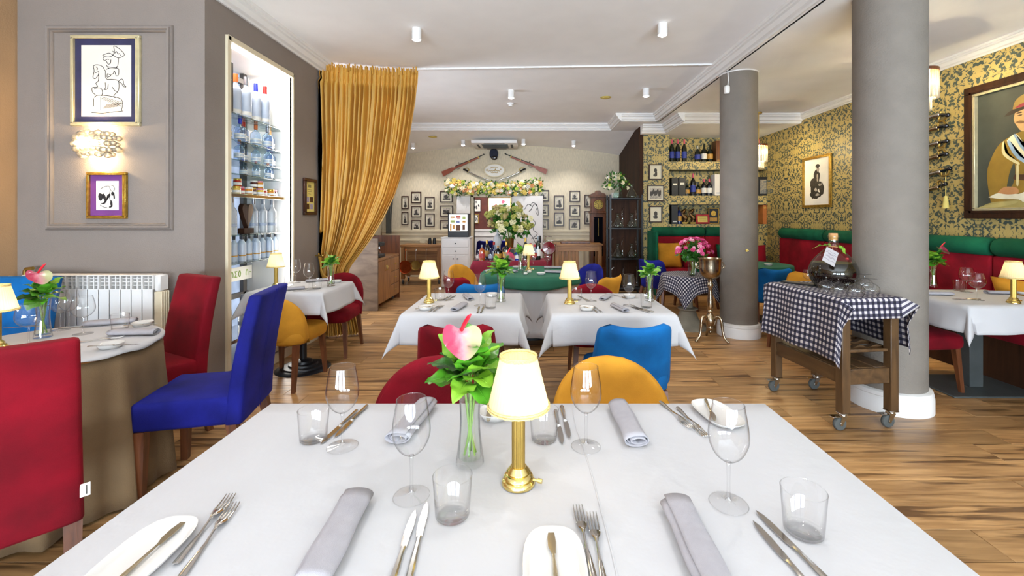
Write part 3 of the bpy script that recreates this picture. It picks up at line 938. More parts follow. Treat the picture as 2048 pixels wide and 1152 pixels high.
# ------------------------------------------------------------------ things on the tables
PRO = {}
def proto(key, fn, loc, rz, label, group=None, scale=None):
    if key in PRO:
        return dup(PRO[key], loc, rz, label, group, scale)
    t = fn(label)
    t.location = loc; t.rotation_euler = (0, 0, rz)
    if group: t['group'] = group
    if scale: t.scale = (scale,)*3
    PRO[key] = t
    return t
def mk_wineglass(label, big=False):
    t = thing('wine_glass', label, 'wine glass')
    s = MB()
    if big:
        pr = [(.004, .088), (.02, .094), (.038, .108), (.049, .13), (.05, .15), (.046, .175), (.04, .2), (.0385, .205)]
    else:
        pr = [(.004, .094), (.016, .099), (.03, .112), (.04, .132), (.0435, .15), (.042, .172), (.038, .198), (.0335, .224)]
    s.lathe(spline(pr, 4), 32)
    s.tube([(pr[-1][0]*cos(2*pi*k/32), pr[-1][0]*sin(2*pi*k/32), pr[-1][1]) for k in range(33)], .0008, 5, False)
    s.obj('bowl', M['glass'], t, 180)
    s = MB(); s.lathe([(.0, .096), (.006, .094), (.0042, .085), (.0034, .06), (.0034, .03), (.0045, .012), (.008, .006)], 14); s.obj('stem', M['glass'], t, 180)
    s = MB(); s.lathe([(.006, .007), (.016, .004), (.036, .0015), (.041, .0008)], 36); s.tube([(.0412*cos(2*pi*k/36), .0412*sin(2*pi*k/36), .001) for k in range(37)], .0009, 5, False); s.obj('foot', M['glass'], t, 180)
    return t
def mk_tumbler(label):
    s = MB()
    s.lathe([(0, .0005), (.033, .0005), (.0365, .004), (.0425, .088)], 36)
    s.lathe([(0, .007), (.034, .007), (.0368, .010)], 36)
    s.tube([(.0418*cos(2*pi*k/36), .0418*sin(2*pi*k/36), .088) for k in range(37)], .0008, 5, False)
    return solo('tumbler', s, M['glass'], label, 'glass', ang=60)
def mk_napkin(label):
    s = MB()
    # rolled cloth: a flattened spiral of three turns swept along Y
    pts = []
    for k in range(64):
        a = -pi/2+2*pi*2.6*k/63
        q = .45+.55*k/63
        pts.append((.038*q*cos(a)*(1+.0), .0165*q*sin(a)+.0175))
    L = .245
    def fn(u, v):
        p = pts[min(63, int(round(u*63)))]
        yy = (v-.5)*L
        sag = 1-.04*cos(v*9)
        return (p[0]*sag, yy+.006*sin(u*9)*(1 if v in (0, 1) else 0), p[1])
    s.grid(fn, 63, 10)
    o = solo('napkin', s, M['napkin'], label, 'napkin', ang=180)
    md = o.modifiers.new('thickness', 'SOLIDIFY'); md.thickness = .002; md.offset = 0
    return o
def flat_metal(outline, zfun, th):
    # outline: [(y, halfwidth)] ; zfun(y) gives the mid height
    vs = []; fs = []
    for (y, h) in outline:
        z = zfun(y)
        vs += [(-h, y, z), (-h*.5, y, z+th), (h*.5, y, z+th), (h, y, z), (h*.5, y, z-th*.4), (-h*.5, y, z-th*.4)]
    n = len(outline)
    for i in range(n-1):
        for k in range(6):
            l = (k+1) % 6
            fs.append((i*6+k, i*6+l, (i+1)*6+l, (i+1)*6+k))
    fs.append(tuple(range(5, -1, -1))); fs.append(tuple((n-1)*6+k for k in range(6)))
    return vs, fs
def mk_knife(label):
    t = thing('table_knife', label, 'knife')
    s = MB(); s.add(*flat_metal([(-.105, .0055), (-.1, .0068), (-.06, .0062), (-.02, .0045), (-.004, .0042), (.0, .0055)], lambda y: .0042, .003)); s.obj('handle', M['steel'], t, 30)
    s = MB()
    top = [(-.006, 0), (-.0085, .02), (-.009, .06), (-.007, .09), (-.002, .108)]
    rt = [(.004, .09), (.0062, .06), (.006, .0)]
    poly = top+rt
    s.prism([(p[0], p[1]) for p in poly], .0022, .0036); s.obj('blade', M['steel'], t, 20)
    return t
def mk_fork(label):
    s = MB()
    zf = lambda y: .004+.006*max(0, 1-abs(y-.02)/.03)
    s.add(*flat_metal([(-.1, .0055), (-.095, .0072), (-.06, .0058), (-.02, .0032), (.01, .0026), (.022, .004), (.034, .0095), (.046, .0115), (.05, .0118)], zf, .0018))
    for x in (-.0102, -.0034, .0034, .0102):
        s.tube([(x, .048, .0045), (x, .07, .0035), (x*.97, .09, .0055), (x*.95, .1, .008)], [.0018, .0016, .0014, .0009], 6)
    return solo('table_fork', s, M['steel'], label, 'fork', ang=30)
def mk_butter(label):
    t = thing('butter_knife', label, 'knife')
    s = MB(); s.add(*flat_metal([(-.09, .0052), (-.085, .0062), (-.05, .0045), (-.01, .0026), (0, .003)], lambda y: .003, .002)); s.obj('handle', M['warmsteel'], t, 30)
    s = MB(); s.prism([(-.003, 0), (-.009, .018), (-.0095, .04), (-.006, .062), (.0, .072), (.005, .06), (.0065, .03), (.004, 0)], .0018, .003); s.obj('blade', M['warmsteel'], t, 20)
    return t
def mk_plate(label, a=.058, b=.1, e=.7, name='bread_plate', h=.016):
    s = MB()
    def P(x): return math.copysign(abs(x)**e, x)
    prof = [(0, .004), (.72, .004), (.82, .006), (.96, h), (1.0, h), (.985, h-.003), (.8, 0), (0, 0)]
    n = 44; vs = []; fs = []; m = len(prof)
    for i in range(n):
        th = 2*pi*i/n
        for r, z in prof: vs.append((a*r*P(cos(th)), b*r*P(sin(th)), z))
    for i in range(n):
        j = (i+1) % n
        for k in range(m-1): fs.append((i*m+k, j*m+k, j*m+k+1, i*m+k+1))
    s.add(vs, fs)
    o = solo(name, s, M['porc'], label, 'plate', ang=70); weld(o, 1e-5)
    return o
def mk_lamp(label):
    t = thing('table_lamp', label, 'lamp')
    b = MB(); b.lathe([(0, 0), (.04, 0), (.041, .004), (.039, .009), (.034, .012), (.036, .017), (.033, .022), (.027, .025), (.029, .03), (.024, .036), (.019, .042), (.0, .044)], 36); b.obj('base', M['brass'], t, 40)
    b = MB(); b.lathe([(.0165, .04), (.0165, .2)], 72, wob=lambda r, z, a: r-.0011*(0.5+.5*cos(24*a))); b.lathe([(0, .205), (.012, .205), (.017, .2), (.0165, .197)], 24); b.obj('column', M['brassm'], t, 50)
    b = MB(); b.tube([(.038, .0, .016), (.052, .0, .016)], .0035, 10); b.tube([(.05, 0, .016), (.06, 0, .016)], .0055, 12); b.obj('switch', M['brass'], t)
    zb, zt, rb, rt = .185, .31, .0735, .043
    b = MB(); b.lathe([(rb, zb), (rb*.75+rt*.25, zb+.25*(zt-zb)), (rb*.5+rt*.5, zb+.5*(zt-zb)), (rb*.25+rt*.75, zb+.75*(zt-zb)), (rt, zt)], 132, wob=lambda r, z, a: r*(1+.017*sin(44*a)+.008*sin(66*a+1)))
    sh = b.obj('shade', M['shade'], t, 180)
    for r, z in ((rb+.001, zb), (rt+.001, zt)):
        b = MB()
        for dz in (.001, .007):
            b.tube([((r+.0006*sin(k*2.1))*cos(2*pi*k/90), (r+.0006*sin(k*2.1))*sin(2*pi*k/90), z+(dz if z < .25 else -dz)+.0006*cos(k*2.1)) for k in range(91)], .0022, 6, False)
        b.obj('braid_trim', M['braid'], sh, 180)
    b = MB(); b.lathe([(0, .205), (.006, .205), (.008, .22), (.017, .24), (.018, .255), (.011, .27), (0, .274)], 16); b.obj('bulb', M['bulb'], t, 180)
    d = bpy.data.lights.new('lamp_light', 'POINT'); d.energy = .12; d.color = (1, .84, .58); d.shadow_soft_size = .02
    lo = bpy.data.objects.new('lamp_light', d); COL.objects.link(lo); lo.parent = t; lo.location = (0, 0, .284)
    d2 = bpy.data.lights.new('lamp_light_low', 'POINT'); d2.energy = .27; d2.color = (1, .84, .58); d2.shadow_soft_size = .02
    lo = bpy.data.objects.new('lamp_light_low', d2); COL.objects.link(lo); lo.parent = t; lo.location = (.028, 0, .2)
    for o2 in (): pass
    return t
M['braid'] = mat('braid_trim', '#cdb878', .7, var=.2, scale=200)
M['bulb'] = emitter('bulb_glow', (1, .86, .62), 5)
def mk_vase(label):
    t = thing('glass_vase', label, 'vase')
    s = MB()
    s.lathe(spline([(.0, .002), (.033, .002), (.036, .006), (.033, .03), (.0285, .07), (.026, .11), (.027, .15), (.031, .2)], 3), 30)
    s.lathe([(0, .016), (.03, .017), (.031, .024), (.0265, .07), (.0242, .11), (.0252, .15), (.0292, .2)], 30)
    s.tube([(.0301*cos(2*pi*k/30), .0301*sin(2*pi*k/30), .2) for k in range(31)], .001, 5, False)
    s.obj('vase_wall', M['glass'], t, 60)
    s = MB(); s.lathe([(0, .018), (.0295, .019), (.0262, .07), (.024, .11), (.025, .15), (.0262, .168), (0, .168)], 26); s.obj('water', M['water'], t, 40)
    return t
M['water'] = thin_glass('water', (.93, .97, .93), 1.33)
def leaf_mb(L=.1, W=.036, bend=.25, fold=.35, seed=0):
    s = MB()
    def fn(u, v):
        uu = 2*u-1
        wd = W*sin(pi*min(1, v*.92+.06))**.75*(1-.35*v)
        if v > .985: wd = 0
        x = uu*wd
        y = L*v
        z = -bend*L*v*v+fold*abs(x)+.006*sin(v*14+seed)*abs(uu)
        return (x, y, z)
    s.grid(fn, 8, 10)
    # raised midrib
    s.tube([(0, L*k/8, -bend*L*(k/8)**2+.0008) for k in range(8)], [.0016-.00015*k for k in range(8)], 5)
    return s
def leaf_obj(name, L, W, bend, fold, m, parent, p, az, el, roll=0, seed=0):
    o = leaf_mb(L, W, bend, fold, seed).obj(name, m, parent, 180)
    o.matrix_local = Tr(*p) @ Matrix.Rotation(az, 4, 'Z') @ Matrix.Rotation(el, 4, 'X') @ Matrix.Rotation(roll, 4, 'Y')
    return o
def mk_bouquet(label, seed=1, flower=True, n=26, L=.108, hgt=.2):
    rr = random.Random(seed)
    t = thing('anthurium_bouquet' if flower else 'leaf_bouquet', label, 'flowers')
    for k in range(6):
        a = 2*pi*k/6+.3; b = a+2.4
        q = MB(); q.tube([(.016*cos(a), .016*sin(a), .024), (.004*cos(b), .004*sin(b), .1), (.012*cos(b), .012*sin(b), .17), (.022*cos(b), .022*sin(b), hgt+.04)], .0028, 7); q.obj('stem', M['stem'], t, 180)
    ms = [M['leaf'], M['leaf2'], M['leaf'], M['leafd'], M['leaf2']]
    for k in range(n):
        ring = k/n
        az = k*2.4+rr.random()*.4
        el = radians(66-62*ring+rr.uniform(-8, 8))
        z = hgt+.06-.05*ring
        rad = .004+.018*ring
        l = L*(.74+.3*rr.random())
        leaf_obj('leaf', l, l*(.45+.08*rr.random()), .18+.3*ring, .22, ms[(k*3) % 5], t, (rad*cos(az+pi/2), rad*sin(az+pi/2), z), az, el, rr.uniform(-.4, .4), k)
    if flower:
        s = MB()
        def fn(u, v):
            a = 2*pi*u; r = .047*v
            hx = r*1.05*cos(a)*(1+.1*max(0, sin(a)))
            hy = r*(1.0-.45*max(0, cos(a-pi/2))**8+.35*max(0, cos(a+pi/2))**5)*sin(a)-.012*v
            return (hx, hy, .012*v*v*2*(.4-sin(a)*.3)+.004*sin(3*a)*v)
        s.grid(fn, 32, 7, wrap=True)
        sp = s.obj('spathe', M['spathe'], t, 180)
        X = Tr(-.024, -.045, hgt+.15) @ Matrix.Rotation(radians(52), 4, 'X') @ Matrix.Rotation(radians(12), 4, 'Y')
        sp.matrix_local = X
        s = MB(); s.tube([(0, .01, .002), (.002, .016, .03), (.004, .02, .055), (.006, .02, .07)], [.005, .0055, .0048, .002], 8); sd = s.obj('spadix', M['spadix'], t, 180); sd.matrix_local = X
    return t

TZ = .7545
def place_setting_item(kind, fn, px, py, label, rz=0, z=TZ, group=None, scale=None):
    return proto(kind, fn, tuple(onz(px, py, z)), rz, label, group, scale)
# ------------------------------------------------------------------ the big white table in front
square_table('long table under the large white cloth nearest the camera', (-.042, 1.06, 0), 1.66, .84, 'legs')
o = cloth('tablecloth', drape(1.70, .87, .22, .7505, 4), M['linen'], 'large white cloth of the table with the four place settings in front', loc=(-.042, 1.065, 0), group='white tablecloths')
s = MB()
def seam(u, v):
    p = (.150+.008*sin(u*5)+.0015*sin(u*13), .66+.80*u)
    return (p[0]+(v-.5)*.004, p[1], .7540+.0012*sin(pi*v))
s.grid(seam, 30, 4)
s.obj('hem', M['linen'], o, 180).location = (.042, -1.065, 0)
FT = 'big front table'
G = lambda px, py, z=TZ: tuple(onz(px, py, z))
for i, (px, py, lb) in enumerate(((685, 893, 'wine glass by the back left corner of the big front table'), (823, 992, 'tall wine glass beside the near grey napkin and left of the flower vase'),
                                  (1172, 893, 'wine glass between the brass lamp and the back right napkin'), (1457, 1007, 'wine glass nearest the right edge of the big front table'))):
    proto('glass', mk_wineglass, G(px, py), i*.4, lb, 'wine glasses on the big front table', 1.0)
for i, (px, py, lb) in enumerate(((627, 879, 'tumbler by the back left corner of the big front table'), (905, 1031, 'tumbler standing in front of the flower vase on the big front table'),
                                  (1088, 879, 'tumbler just behind the brass lamp on the big front table'), (1607, 1064, 'tumbler at the right edge of the big front table'))):
    proto('tumbler', mk_tumbler, G(px, py), i*.3, lb, 'tumblers on the big front table')
for x, y, rz, lb in ((-.385, .855, .05, 'rolled grey napkin lying near the front forks, largest in view'), (.3165, .835, -.02, 'rolled grey napkin between the front forks and the front right knives'),
                     (-.36, 1.355, pi-.12, 'rolled grey napkin seen through the tall wine glass'), (.299, 1.34, pi+.02, 'rolled grey napkin at the back between the wine glass and the forks')):
    proto('napkin', mk_napkin, (x, y, TZ-.001), rz, lb, 'rolled napkins on the big front table')
for x0, y0, x1, y1, lb in ((-.2435, .78, -.249, .951, 'dinner knife in front left of the tumbler, the one next to the napkin'), (-.2155, .781, -.2296, .979, 'dinner knife in front left of the tumbler, the one next to the glass foot'),
                           (.5235, .779, .495, .951, 'dinner knife at the front right, the one beside the tumbler'), (.4835, .779, .472, .918, 'dinner knife at the front right, the one farther from the tumbler'),
                           (-.55, 1.504, -.569, 1.262, 'dinner knife at the back left beside the wine glass, outer one'), (-.572, 1.44, -.592, 1.225, 'dinner knife at the back left beside the wine glass, inner one'),
                           (.107, 1.484, .113, 1.258, 'dinner knife behind the lamp tumbler, the one next to the wine glass'), (.084, 1.465, .09, 1.225, 'dinner knife behind the lamp tumbler, seen through that tumbler')):
    a = atan2(-(x1-x0), y1-y0); L = .21
    d = Vector((x1-x0, y1-y0, 0)).normalized()
    c = Vector((x1, y1, TZ))-d*.108
    proto('knife', mk_knife, tuple(c), a, lb, 'dinner knives on the big front table')
for x0, y0, x1, y1, lb in ((.112, .779, .105, .962, 'dinner fork right of the front bread plate, the one next to it'), (.13, .779, .1326, .938, 'dinner fork right of the front bread plate, the outer one'),
                           (-.651, .781, -.687, 1.0, 'dinner fork at the front left, the upper one beside the oval plate'), (-.622, .779, -.658, .97, 'dinner fork at the front left, the lower one of the pair'),
                           (.46, 1.465, .49, 1.311, 'dinner fork at the back right, the one next to the napkin'), (.498, 1.43, .513, 1.262, 'dinner fork at the back right, the one next to the small plate')):
    a = atan2(-(x1-x0), y1-y0)
    d = Vector((x1-x0, y1-y0, 0)).normalized()
    c = Vector((x1, y1, TZ))-d*.1
    proto('fork', mk_fork, tuple(c), a, lb, 'dinner forks on the big front table')
proto('plate', mk_plate, (-.7265, .815, TZ), .02, 'white oval bread plate at the front left of the big table', 'bread plates on the big front table')
proto('plate', mk_plate, (.045, .785, TZ), 0, 'white oval bread plate in front of the brass lamp', 'bread plates on the big front table')
proto('plate', mk_plate, (.602, 1.40, TZ), .15, 'white oval bread plate behind the right wine glass', 'bread plates on the big front table')
proto('plates', lambda l: mk_plate(l, .05, .05, .8, 'small_bowl', .022), (-.113, 1.40, TZ), 0, 'small white square dish partly behind the brass lamp shade', 'bread plates on the big front table')
for p, rz, lb in (((-.719, .842, TZ+.0075), .0, 'brass toned butter knife lying on the front left oval plate'), ((.0445, .818, TZ+.0075), .02, 'brass toned butter knife on the bread plate before the lamp'),
                  ((.585, 1.41, TZ+.012), pi-.22, 'butter knife resting on the plate behind the right wine glass'), ((-.135, 1.40, TZ+.014), pi+.1, 'butter knife resting in the small white square dish')):
    proto('butter', mk_butter, p, rz, lb, 'butter knives on the big front table')
proto('lamp', mk_lamp, (-.028, 1.052, TZ), -.35, 'brass table lamp with pleated shade on the big front table', 'brass table lamps')
proto('vase', mk_vase, (-.157, 1.138, TZ), 0, 'tall clear glass vase on the big front table', 'glass vases')
proto('bouquet', mk_bouquet, (-.157, 1.138, TZ), .2, 'pink anthurium and big green leaves in the front table vase', 'anthurium bouquets')

low_chair('red', 'round', (-.40, 1.65, 0), pi+.03, 'red velvet chair with rounded back across the big front table, left of two')
low_chair('gold', 'round', (.337, 1.65, 0), pi-.02, 'gold velvet chair with rounded back across the big front table')
low_chair('red', 'square', (-.435, 2.76, 0), .02, 'red velvet chair with its back to the camera at the middle left table')
low_chair('teal', 'square', (.60, 2.77, 0), .06, 'teal blue velvet chair with its back to the camera at the middle right table')

# ------------------------------------------------------------------ the two middle tables
def table_set(nm, c, w, d, items, base, seed, ov=.2, rz=0):
    square_table('%s under a white cloth' % nm, (c[0], c[1], 0), w, d, base)
    cloth('tablecloth', drape(w+.01, d+.01, ov, .7505, seed, .016), M['linen'], 'white linen cloth hanging in points from the %s' % nm, loc=(c[0], c[1], 0), group='white tablecloths')
    it = ITEM[nm] = {}
    for k, n, px, py, rz, lb in items:
        p = G(px, py)
        if k == 'glass': proto('glass', mk_wineglass, p, 0, lb, 'wine glasses on the smaller tables', 1.0)
        elif k == 'bigglass': proto('bigglass', lambda l: mk_wineglass(l, True), p, 0, lb, 'wine glasses on the smaller tables')
        elif k == 'tumbler': proto('tumbler', mk_tumbler, p, 0, lb, 'tumblers on the smaller tables')
        elif k == 'napkin': proto('napkin', mk_napkin, p, rz, lb, 'rolled napkins on the smaller tables', .8 if n else 1)
        elif k == 'plate': proto('plates', mk_plate, (p[0], p[1], p[2]+.001), rz, lb, 'bread plates on the smaller tables')
        elif k == 'knife': proto('knife', mk_knife, p, rz, lb, 'knives on the smaller tables')
        elif k == 'fork': proto('fork', mk_fork, p, rz, lb, 'forks on the smaller tables')
        elif k == 'lamp': proto('lamp', mk_lamp, p, 0, lb, 'brass table lamps')
        elif k == 'vase':
            proto('vase', mk_vase, p, 0, 'clear glass vase on the %s' % nm, 'glass vases')
            if n: proto('bouquet', mk_bouquet, p, rz, lb, 'anthurium bouquets')
            else: proto('bouquet2', lambda l: mk_bouquet(l, 5, False, 14, .1), p, rz, lb, 'leaf bouquets', .9)
        elif k == 'butter': proto('butter', mk_butter, (p[0], p[1], p[2]+.012), rz, lb, 'butter knives on the smaller tables')
ITEM = {}
ML, MR = 'middle left table', 'middle right table'
table_set(ML, (-.465, 3.265), .76, .76, [
    ('lamp', 0, 858, 605, 0, 'brass table lamp with pleated shade on the middle left table'),
    ('glass', 0, 897, 600, 0, 'wine glass beside the lamp on the middle left table'),
    ('glass', 0, 960, 611, 0, 'wine glass next to the vase on the middle left table'),
    ('tumbler', 0, 880, 600, 0, 'tumbler beside the lamp on the middle left table'),
    ('tumbler', 0, 981, 616, 0, 'tumbler next to the vase on the middle left table'),
    ('napkin', 1, 936, 597, .35, 'rolled grey napkin at the far side of the middle left table'),
    ('napkin', 1, 918, 617, -.2, 'rolled grey napkin at the near side of the middle left table'),
    ('plate', 0, 851, 619, .2, 'white bread plate in front of the lamp on the middle left table'),
    ('butter', 0, 853, 618, -.7, 'butter knife on the plate of the middle left table'),
    ('plate', 0, 983, 592, .1, 'white bread plate behind the vase on the middle left table'),
    ('fork', 0, 869, 618, -.2, 'fork next to the bread plate on the middle left table'),
    ('fork', 0, 876, 618, -.15, 'fork next to the napkin on the middle left table'),
    ('knife', 0, 957, 620, .05, 'knife left of the pair before the middle left table glass'),
    ('knife', 0, 965, 620, 0, 'knife right of the pair before the middle left table glass'),
    ('knife', 0, 892, 597, pi-.2, 'knife by the far wine glass on the middle left table'),
    ('knife', 0, 901, 597, pi-.2, 'second knife by the far wine glass on the middle left table'),
    ('vase', 1, 1002, 603, 2.2, 'pink anthurium and dark leaves on the middle left table')], 'post', 11)
table_set(MR, (.555, 3.25), .80, .76, [
    ('lamp', 0, 1139, 607, 0, 'brass table lamp with pleated shade on the middle right table'),
    ('glass', 0, 1182, 602, 0, 'wine glass beside the lamp on the middle right table'),
    ('glass', 0, 1258, 611, 0, 'wine glass between napkin and vase on the middle right table'),
    ('tumbler', 0, 1153, 600, 0, 'tumbler beside the lamp on the middle right table'),
    ('tumbler', 0, 1293, 615, 0, 'tumbler in front of the vase on the middle right table'),
    ('napkin', 1, 1211, 597, -.45, 'rolled grey napkin at the far side of the middle right table'),
    ('napkin', 1, 1239, 619, .25, 'rolled grey napkin at the near side of the middle right table'),
    ('plate', 0, 1173, 620, -.1, 'white bread plate in front of the lamp on the middle right table'),
    ('butter', 0, 1171, 618, .5, 'butter knife on the near plate of the middle right table'),
    ('plate', 0, 1259, 595, .1, 'white bread plate at the far side of the middle right table'),
    ('fork', 0, 1187, 619, .12, 'fork next to the near plate on the middle right table'),
    ('fork', 0, 1194, 619, .2, 'fork farther from the near plate on the middle right table'),
    ('knife', 0, 1280, 620, .4, 'knife left of the pair on the middle right table'),
    ('knife', 0, 1287, 619, .45, 'knife right of the pair on the middle right table'),
    ('knife', 0, 1167, 597, pi+.3, 'knife by the lamp tumbler of the middle right table'),
    ('fork', 0, 1240, 594, pi+.4, 'fork at the far side of the middle right table'),
    ('vase', 0, 1299, 602, .5, 'round bunch of light green leaves on the middle right table')], 'post', 12)
low_chair('teal', 'square', (-.45, 3.74, 0), pi, 'teal blue velvet chair facing the camera behind the middle left table')
low_chair('red', 'round', (.56, 3.72, 0), pi, 'red velvet chair facing the camera behind the middle right table')

# ------------------------------------------------------------------ window table on the left
WT = 'window table'
table_set(WT, (-2.085, 4.0), .63, .62, [
    ('lamp', 0, 552, 575, 0, 'brass table lamp with smooth cream shade at the bottle display window'),
    ('glass', 0, 592, 565, 0, 'wine glass at the wall side of the window table'),
    ('glass', 0, 618, 577, 0, 'wine glass in the middle of the window table'),
    ('tumbler', 0, 634, 577, 0, 'tumbler next to the middle glass of the window table'),
    ('tumbler', 0, 578, 571, 0, 'tumbler beside the lamp of the window table'),
    ('napkin', 1, 583, 580, -1.0, 'rolled grey napkin at the near side of the window table'),
    ('napkin', 1, 634, 563, -1.0, 'rolled grey napkin behind the tumbler of the window table'),
    ('knife', 0, 613, 581, -1.0, 'knife in front of the middle glass of the window table'),
    ('plate', 0, 672, 565, -1.2, 'white bread plate behind the vase of the window table'),
    ('fork', 0, 563, 577, -1.0, 'fork between lamp and napkin of the window table'),
    ('vase', 0, 662, 572, 1.5, 'bunch of dark green leaves on the window table')], 'disc', 13, .19)
low_chair('gold', 'round', (-2.06, 3.70, 0), -.06, 'gold velvet chair with its back to the camera at the window table')
low_chair('red', 'round', (-2.03, 4.50, 0), pi+.05, 'red velvet chair between the window table and the curtain')

# ------------------------------------------------------------------ round table on the left with high chairs
rt = thing('round_table', 'round table under floor length beige cloth at the radiator', 'table', (-2.42, 2.15, 0))
b = MB(); b.lathe([(0, .725), (.445, .725), (.45, .735), (.445, .745), (0, .745)], 48); b.obj('tabletop', M['oakh'], rt)
b = MB(); b.lathe([(.04, .725), (.04, .05), (.2, .03), (.2, 0), (0, 0)], 24); b.obj('pedestal', M['black'], rt)
cloth('tablecloth', round_cloth(.46, .7475, .015, 10, .045, 3, .03), M['beige'], 'beige cloth hanging in folds to the floor from the round table', loc=(-2.42, 2.15, 0), ang=180)
rr = random.Random(5)
tp = MB()
def topper(u, v):
    a = 2*pi*u
    if v < .86: r = .462*v/.86; z = .7535
    else:
        q = (v-.86)/.14; r = .462+.009*q; z = .7535-(.008+.012*(.5+.5*sin(4*a+1))+.004*sin(15*a))*q
    return (r*cos(a), r*sin(a), z)
tp.grid(topper, 96, 14, wrap=True)
cloth('table_topper', tp, M['linen'], 'thin white top cloth with wavy edge on the round table', 'tablecloth', (-2.42, 2.15, 0), ang=180)
RT = .757
P_ = lambda px, py: tuple(onz(px, py, RT))
proto('bigglass', lambda l: mk_wineglass(l, True), P_(166, 668), 0, 'rounded wine glass nearest the red chair edge on the round table', 'glasses on the round table')
proto('bigglass', None, (-2.50, 2.17, RT), 0, 'rounded wine glass in front of the vase on the round table', 'glasses on the round table')
proto('glass', mk_wineglass, P_(121, 660), 0, 'narrow wine glass behind the others on the round table', 'glasses on the round table')
proto('glass', mk_wineglass, P_(138, 655), 0, 'narrow wine glass nearest the radiator on the round table', 'glasses on the round table')
proto('tumbler', mk_tumbler, P_(240, 659), 0, 'tumbler between the two napkins of the round table', 'glasses on the round table')
proto('napkin', mk_napkin, P_(268, 670), -1.5, 'rolled grey napkin at the right edge of the round table', 'napkins on the round table', .95)
proto('napkin', mk_napkin, P_(222, 649), -1.15, 'rolled grey napkin in front of the radiator on the round table', 'napkins on the round table', .95)
proto('plates', mk_plate, P_(285, 651), -1.2, 'white bread plate by the far napkin of the round table', 'plates on the round table')
proto('plates', mk_plate, P_(222, 695), -1.25, 'white bread plate by the near napkin of the round table', 'plates on the round table')
proto('butter', mk_butter, tuple(onz(286, 650, RT+.02)), -1.3, 'butter knife on the far plate of the round table', 'cutlery on the round table')
proto('knife', mk_knife, tuple(onz(228, 692, RT+.02)), -1.35, 'knife lying across the near plate of the round table', 'cutlery on the round table')
proto('fork', mk_fork, P_(196, 681), -1.0, 'fork next to the near napkin of the round table', 'cutlery on the round table')
proto('fork', mk_fork, P_(52, 655), -1.3, 'fork behind the vase of the round table', 'cutlery on the round table')
proto('knife', mk_knife, P_(165, 654), -1.2, 'knife behind the wine glass on the round table', 'cutlery on the round table')
proto('vase', mk_vase, (-2.575, 2.30, RT), 0, 'clear glass vase on the round table', 'glass vases')
proto('bouquet3', lambda l: mk_bouquet(l, 9, True, 15, .1, .19), (-2.575, 2.30, RT), 1.0, 'pink anthurium and dark leaves on the round table', 'anthurium bouquets')
proto('lamp', mk_lamp, (-2.575, 2.10, RT), 0, 'brass table lamp with pleated shade on the round table, cut by the frame', 'brass table lamps')
high_chair('blue', (-1.75, 2.36, 0), pi/2+.22, 'royal blue high back chair at the round table seen from its side')
high_chair('red', (-2.40, 2.70, 0), pi-.47, 'red high back chair between the round table and the display window')
nearred = high_chair('red', (-1.88, 1.51, 0), radians(47), 'red high back chair with its back to the camera nearest the camera')
high_chair('teal', (-3.36, 2.60, 0), pi, 'teal blue high back chair behind the round table lamp')
q = MB(); q.cbox(.216, .242, -.252, -.250, .43, .475, .0005)
q.obj('care_tag', M['paperw'], nearred, 30)
q = MB(); q.box(.231, .234, -.2526, -.2518, .437, .468); q.obj('tag_print', M['sepia'], nearred)
# ------------------------------------------------------------------ pictures and frames
def frame_mb(w, h, fw=.03, th=.025, step=True):
    """frame around the origin in the XZ plane, facing -Y, back on y=0"""
    s = MB()
    for a, b, c, d in ((-w/2, w/2, h/2-fw, h/2), (-w/2, w/2, -h/2, -h/2+fw), (-w/2, -w/2+fw, -h/2+fw, h/2-fw), (w/2-fw, w/2, -h/2+fw, h/2-fw)):
        s.cbox(a, b, -th, 0, c, d, min(.004, fw*.2))
    if step:
        i = fw*.72
        for a, b, c, d in ((-w/2+i, w/2-i, h/2-fw-.003, h/2-i), (-w/2+i, w/2-i, -h/2+i, -h/2+fw+.003), (-w/2+i, -w/2+fw+.003, -h/2+i, h/2-i), (w/2-fw-.003, w/2-i, -h/2+i, h/2-i)):
            s.cbox(a, b, -th-.004, -th+.004, c, d, .002)
    return s
def picture(name, label, cat, loc, w, h, fm, fw=.03, mount=None, mw=.05, sheet=None, rz=0.0, group=None, th=.025):
    t = thing(name, label, cat, loc, rz, group)
    frame_mb(w, h, fw, th, fw > .012).obj('frame', fm, t)
    iw, ih = w-2*fw, h-2*fw
    if mount:
        s = MB(); s.box(-iw/2, iw/2, -.008, -.002, -ih/2, ih/2); s.obj('mount', mount, t)
        iw -= 2*mw; ih -= 2*mw
    s = MB(); s.box(-iw/2, iw/2, -.0095 if mount else -.008, -.0015, -ih/2, ih/2); sh = s.obj('print', sheet or M['paperw'], t)
    return t, sh, iw, ih
def blob(mb, cx, cz, rx, rz_, y, n=14, jag=0.0, rr=random, rot=0):
    vs = [(cx, y, cz)]
    for k in range(n):
        a = 2*pi*k/n; q = 1+jag*(rr.random()-.5)
        x, z = rx*q*cos(a), rz_*q*sin(a)
        vs.append((cx+x*cos(rot)-z*sin(rot), y, cz+x*sin(rot)+z*cos(rot)))
    mb.add(vs, [(0, 1+(k+1) % n, 1+k) for k in range(n)])

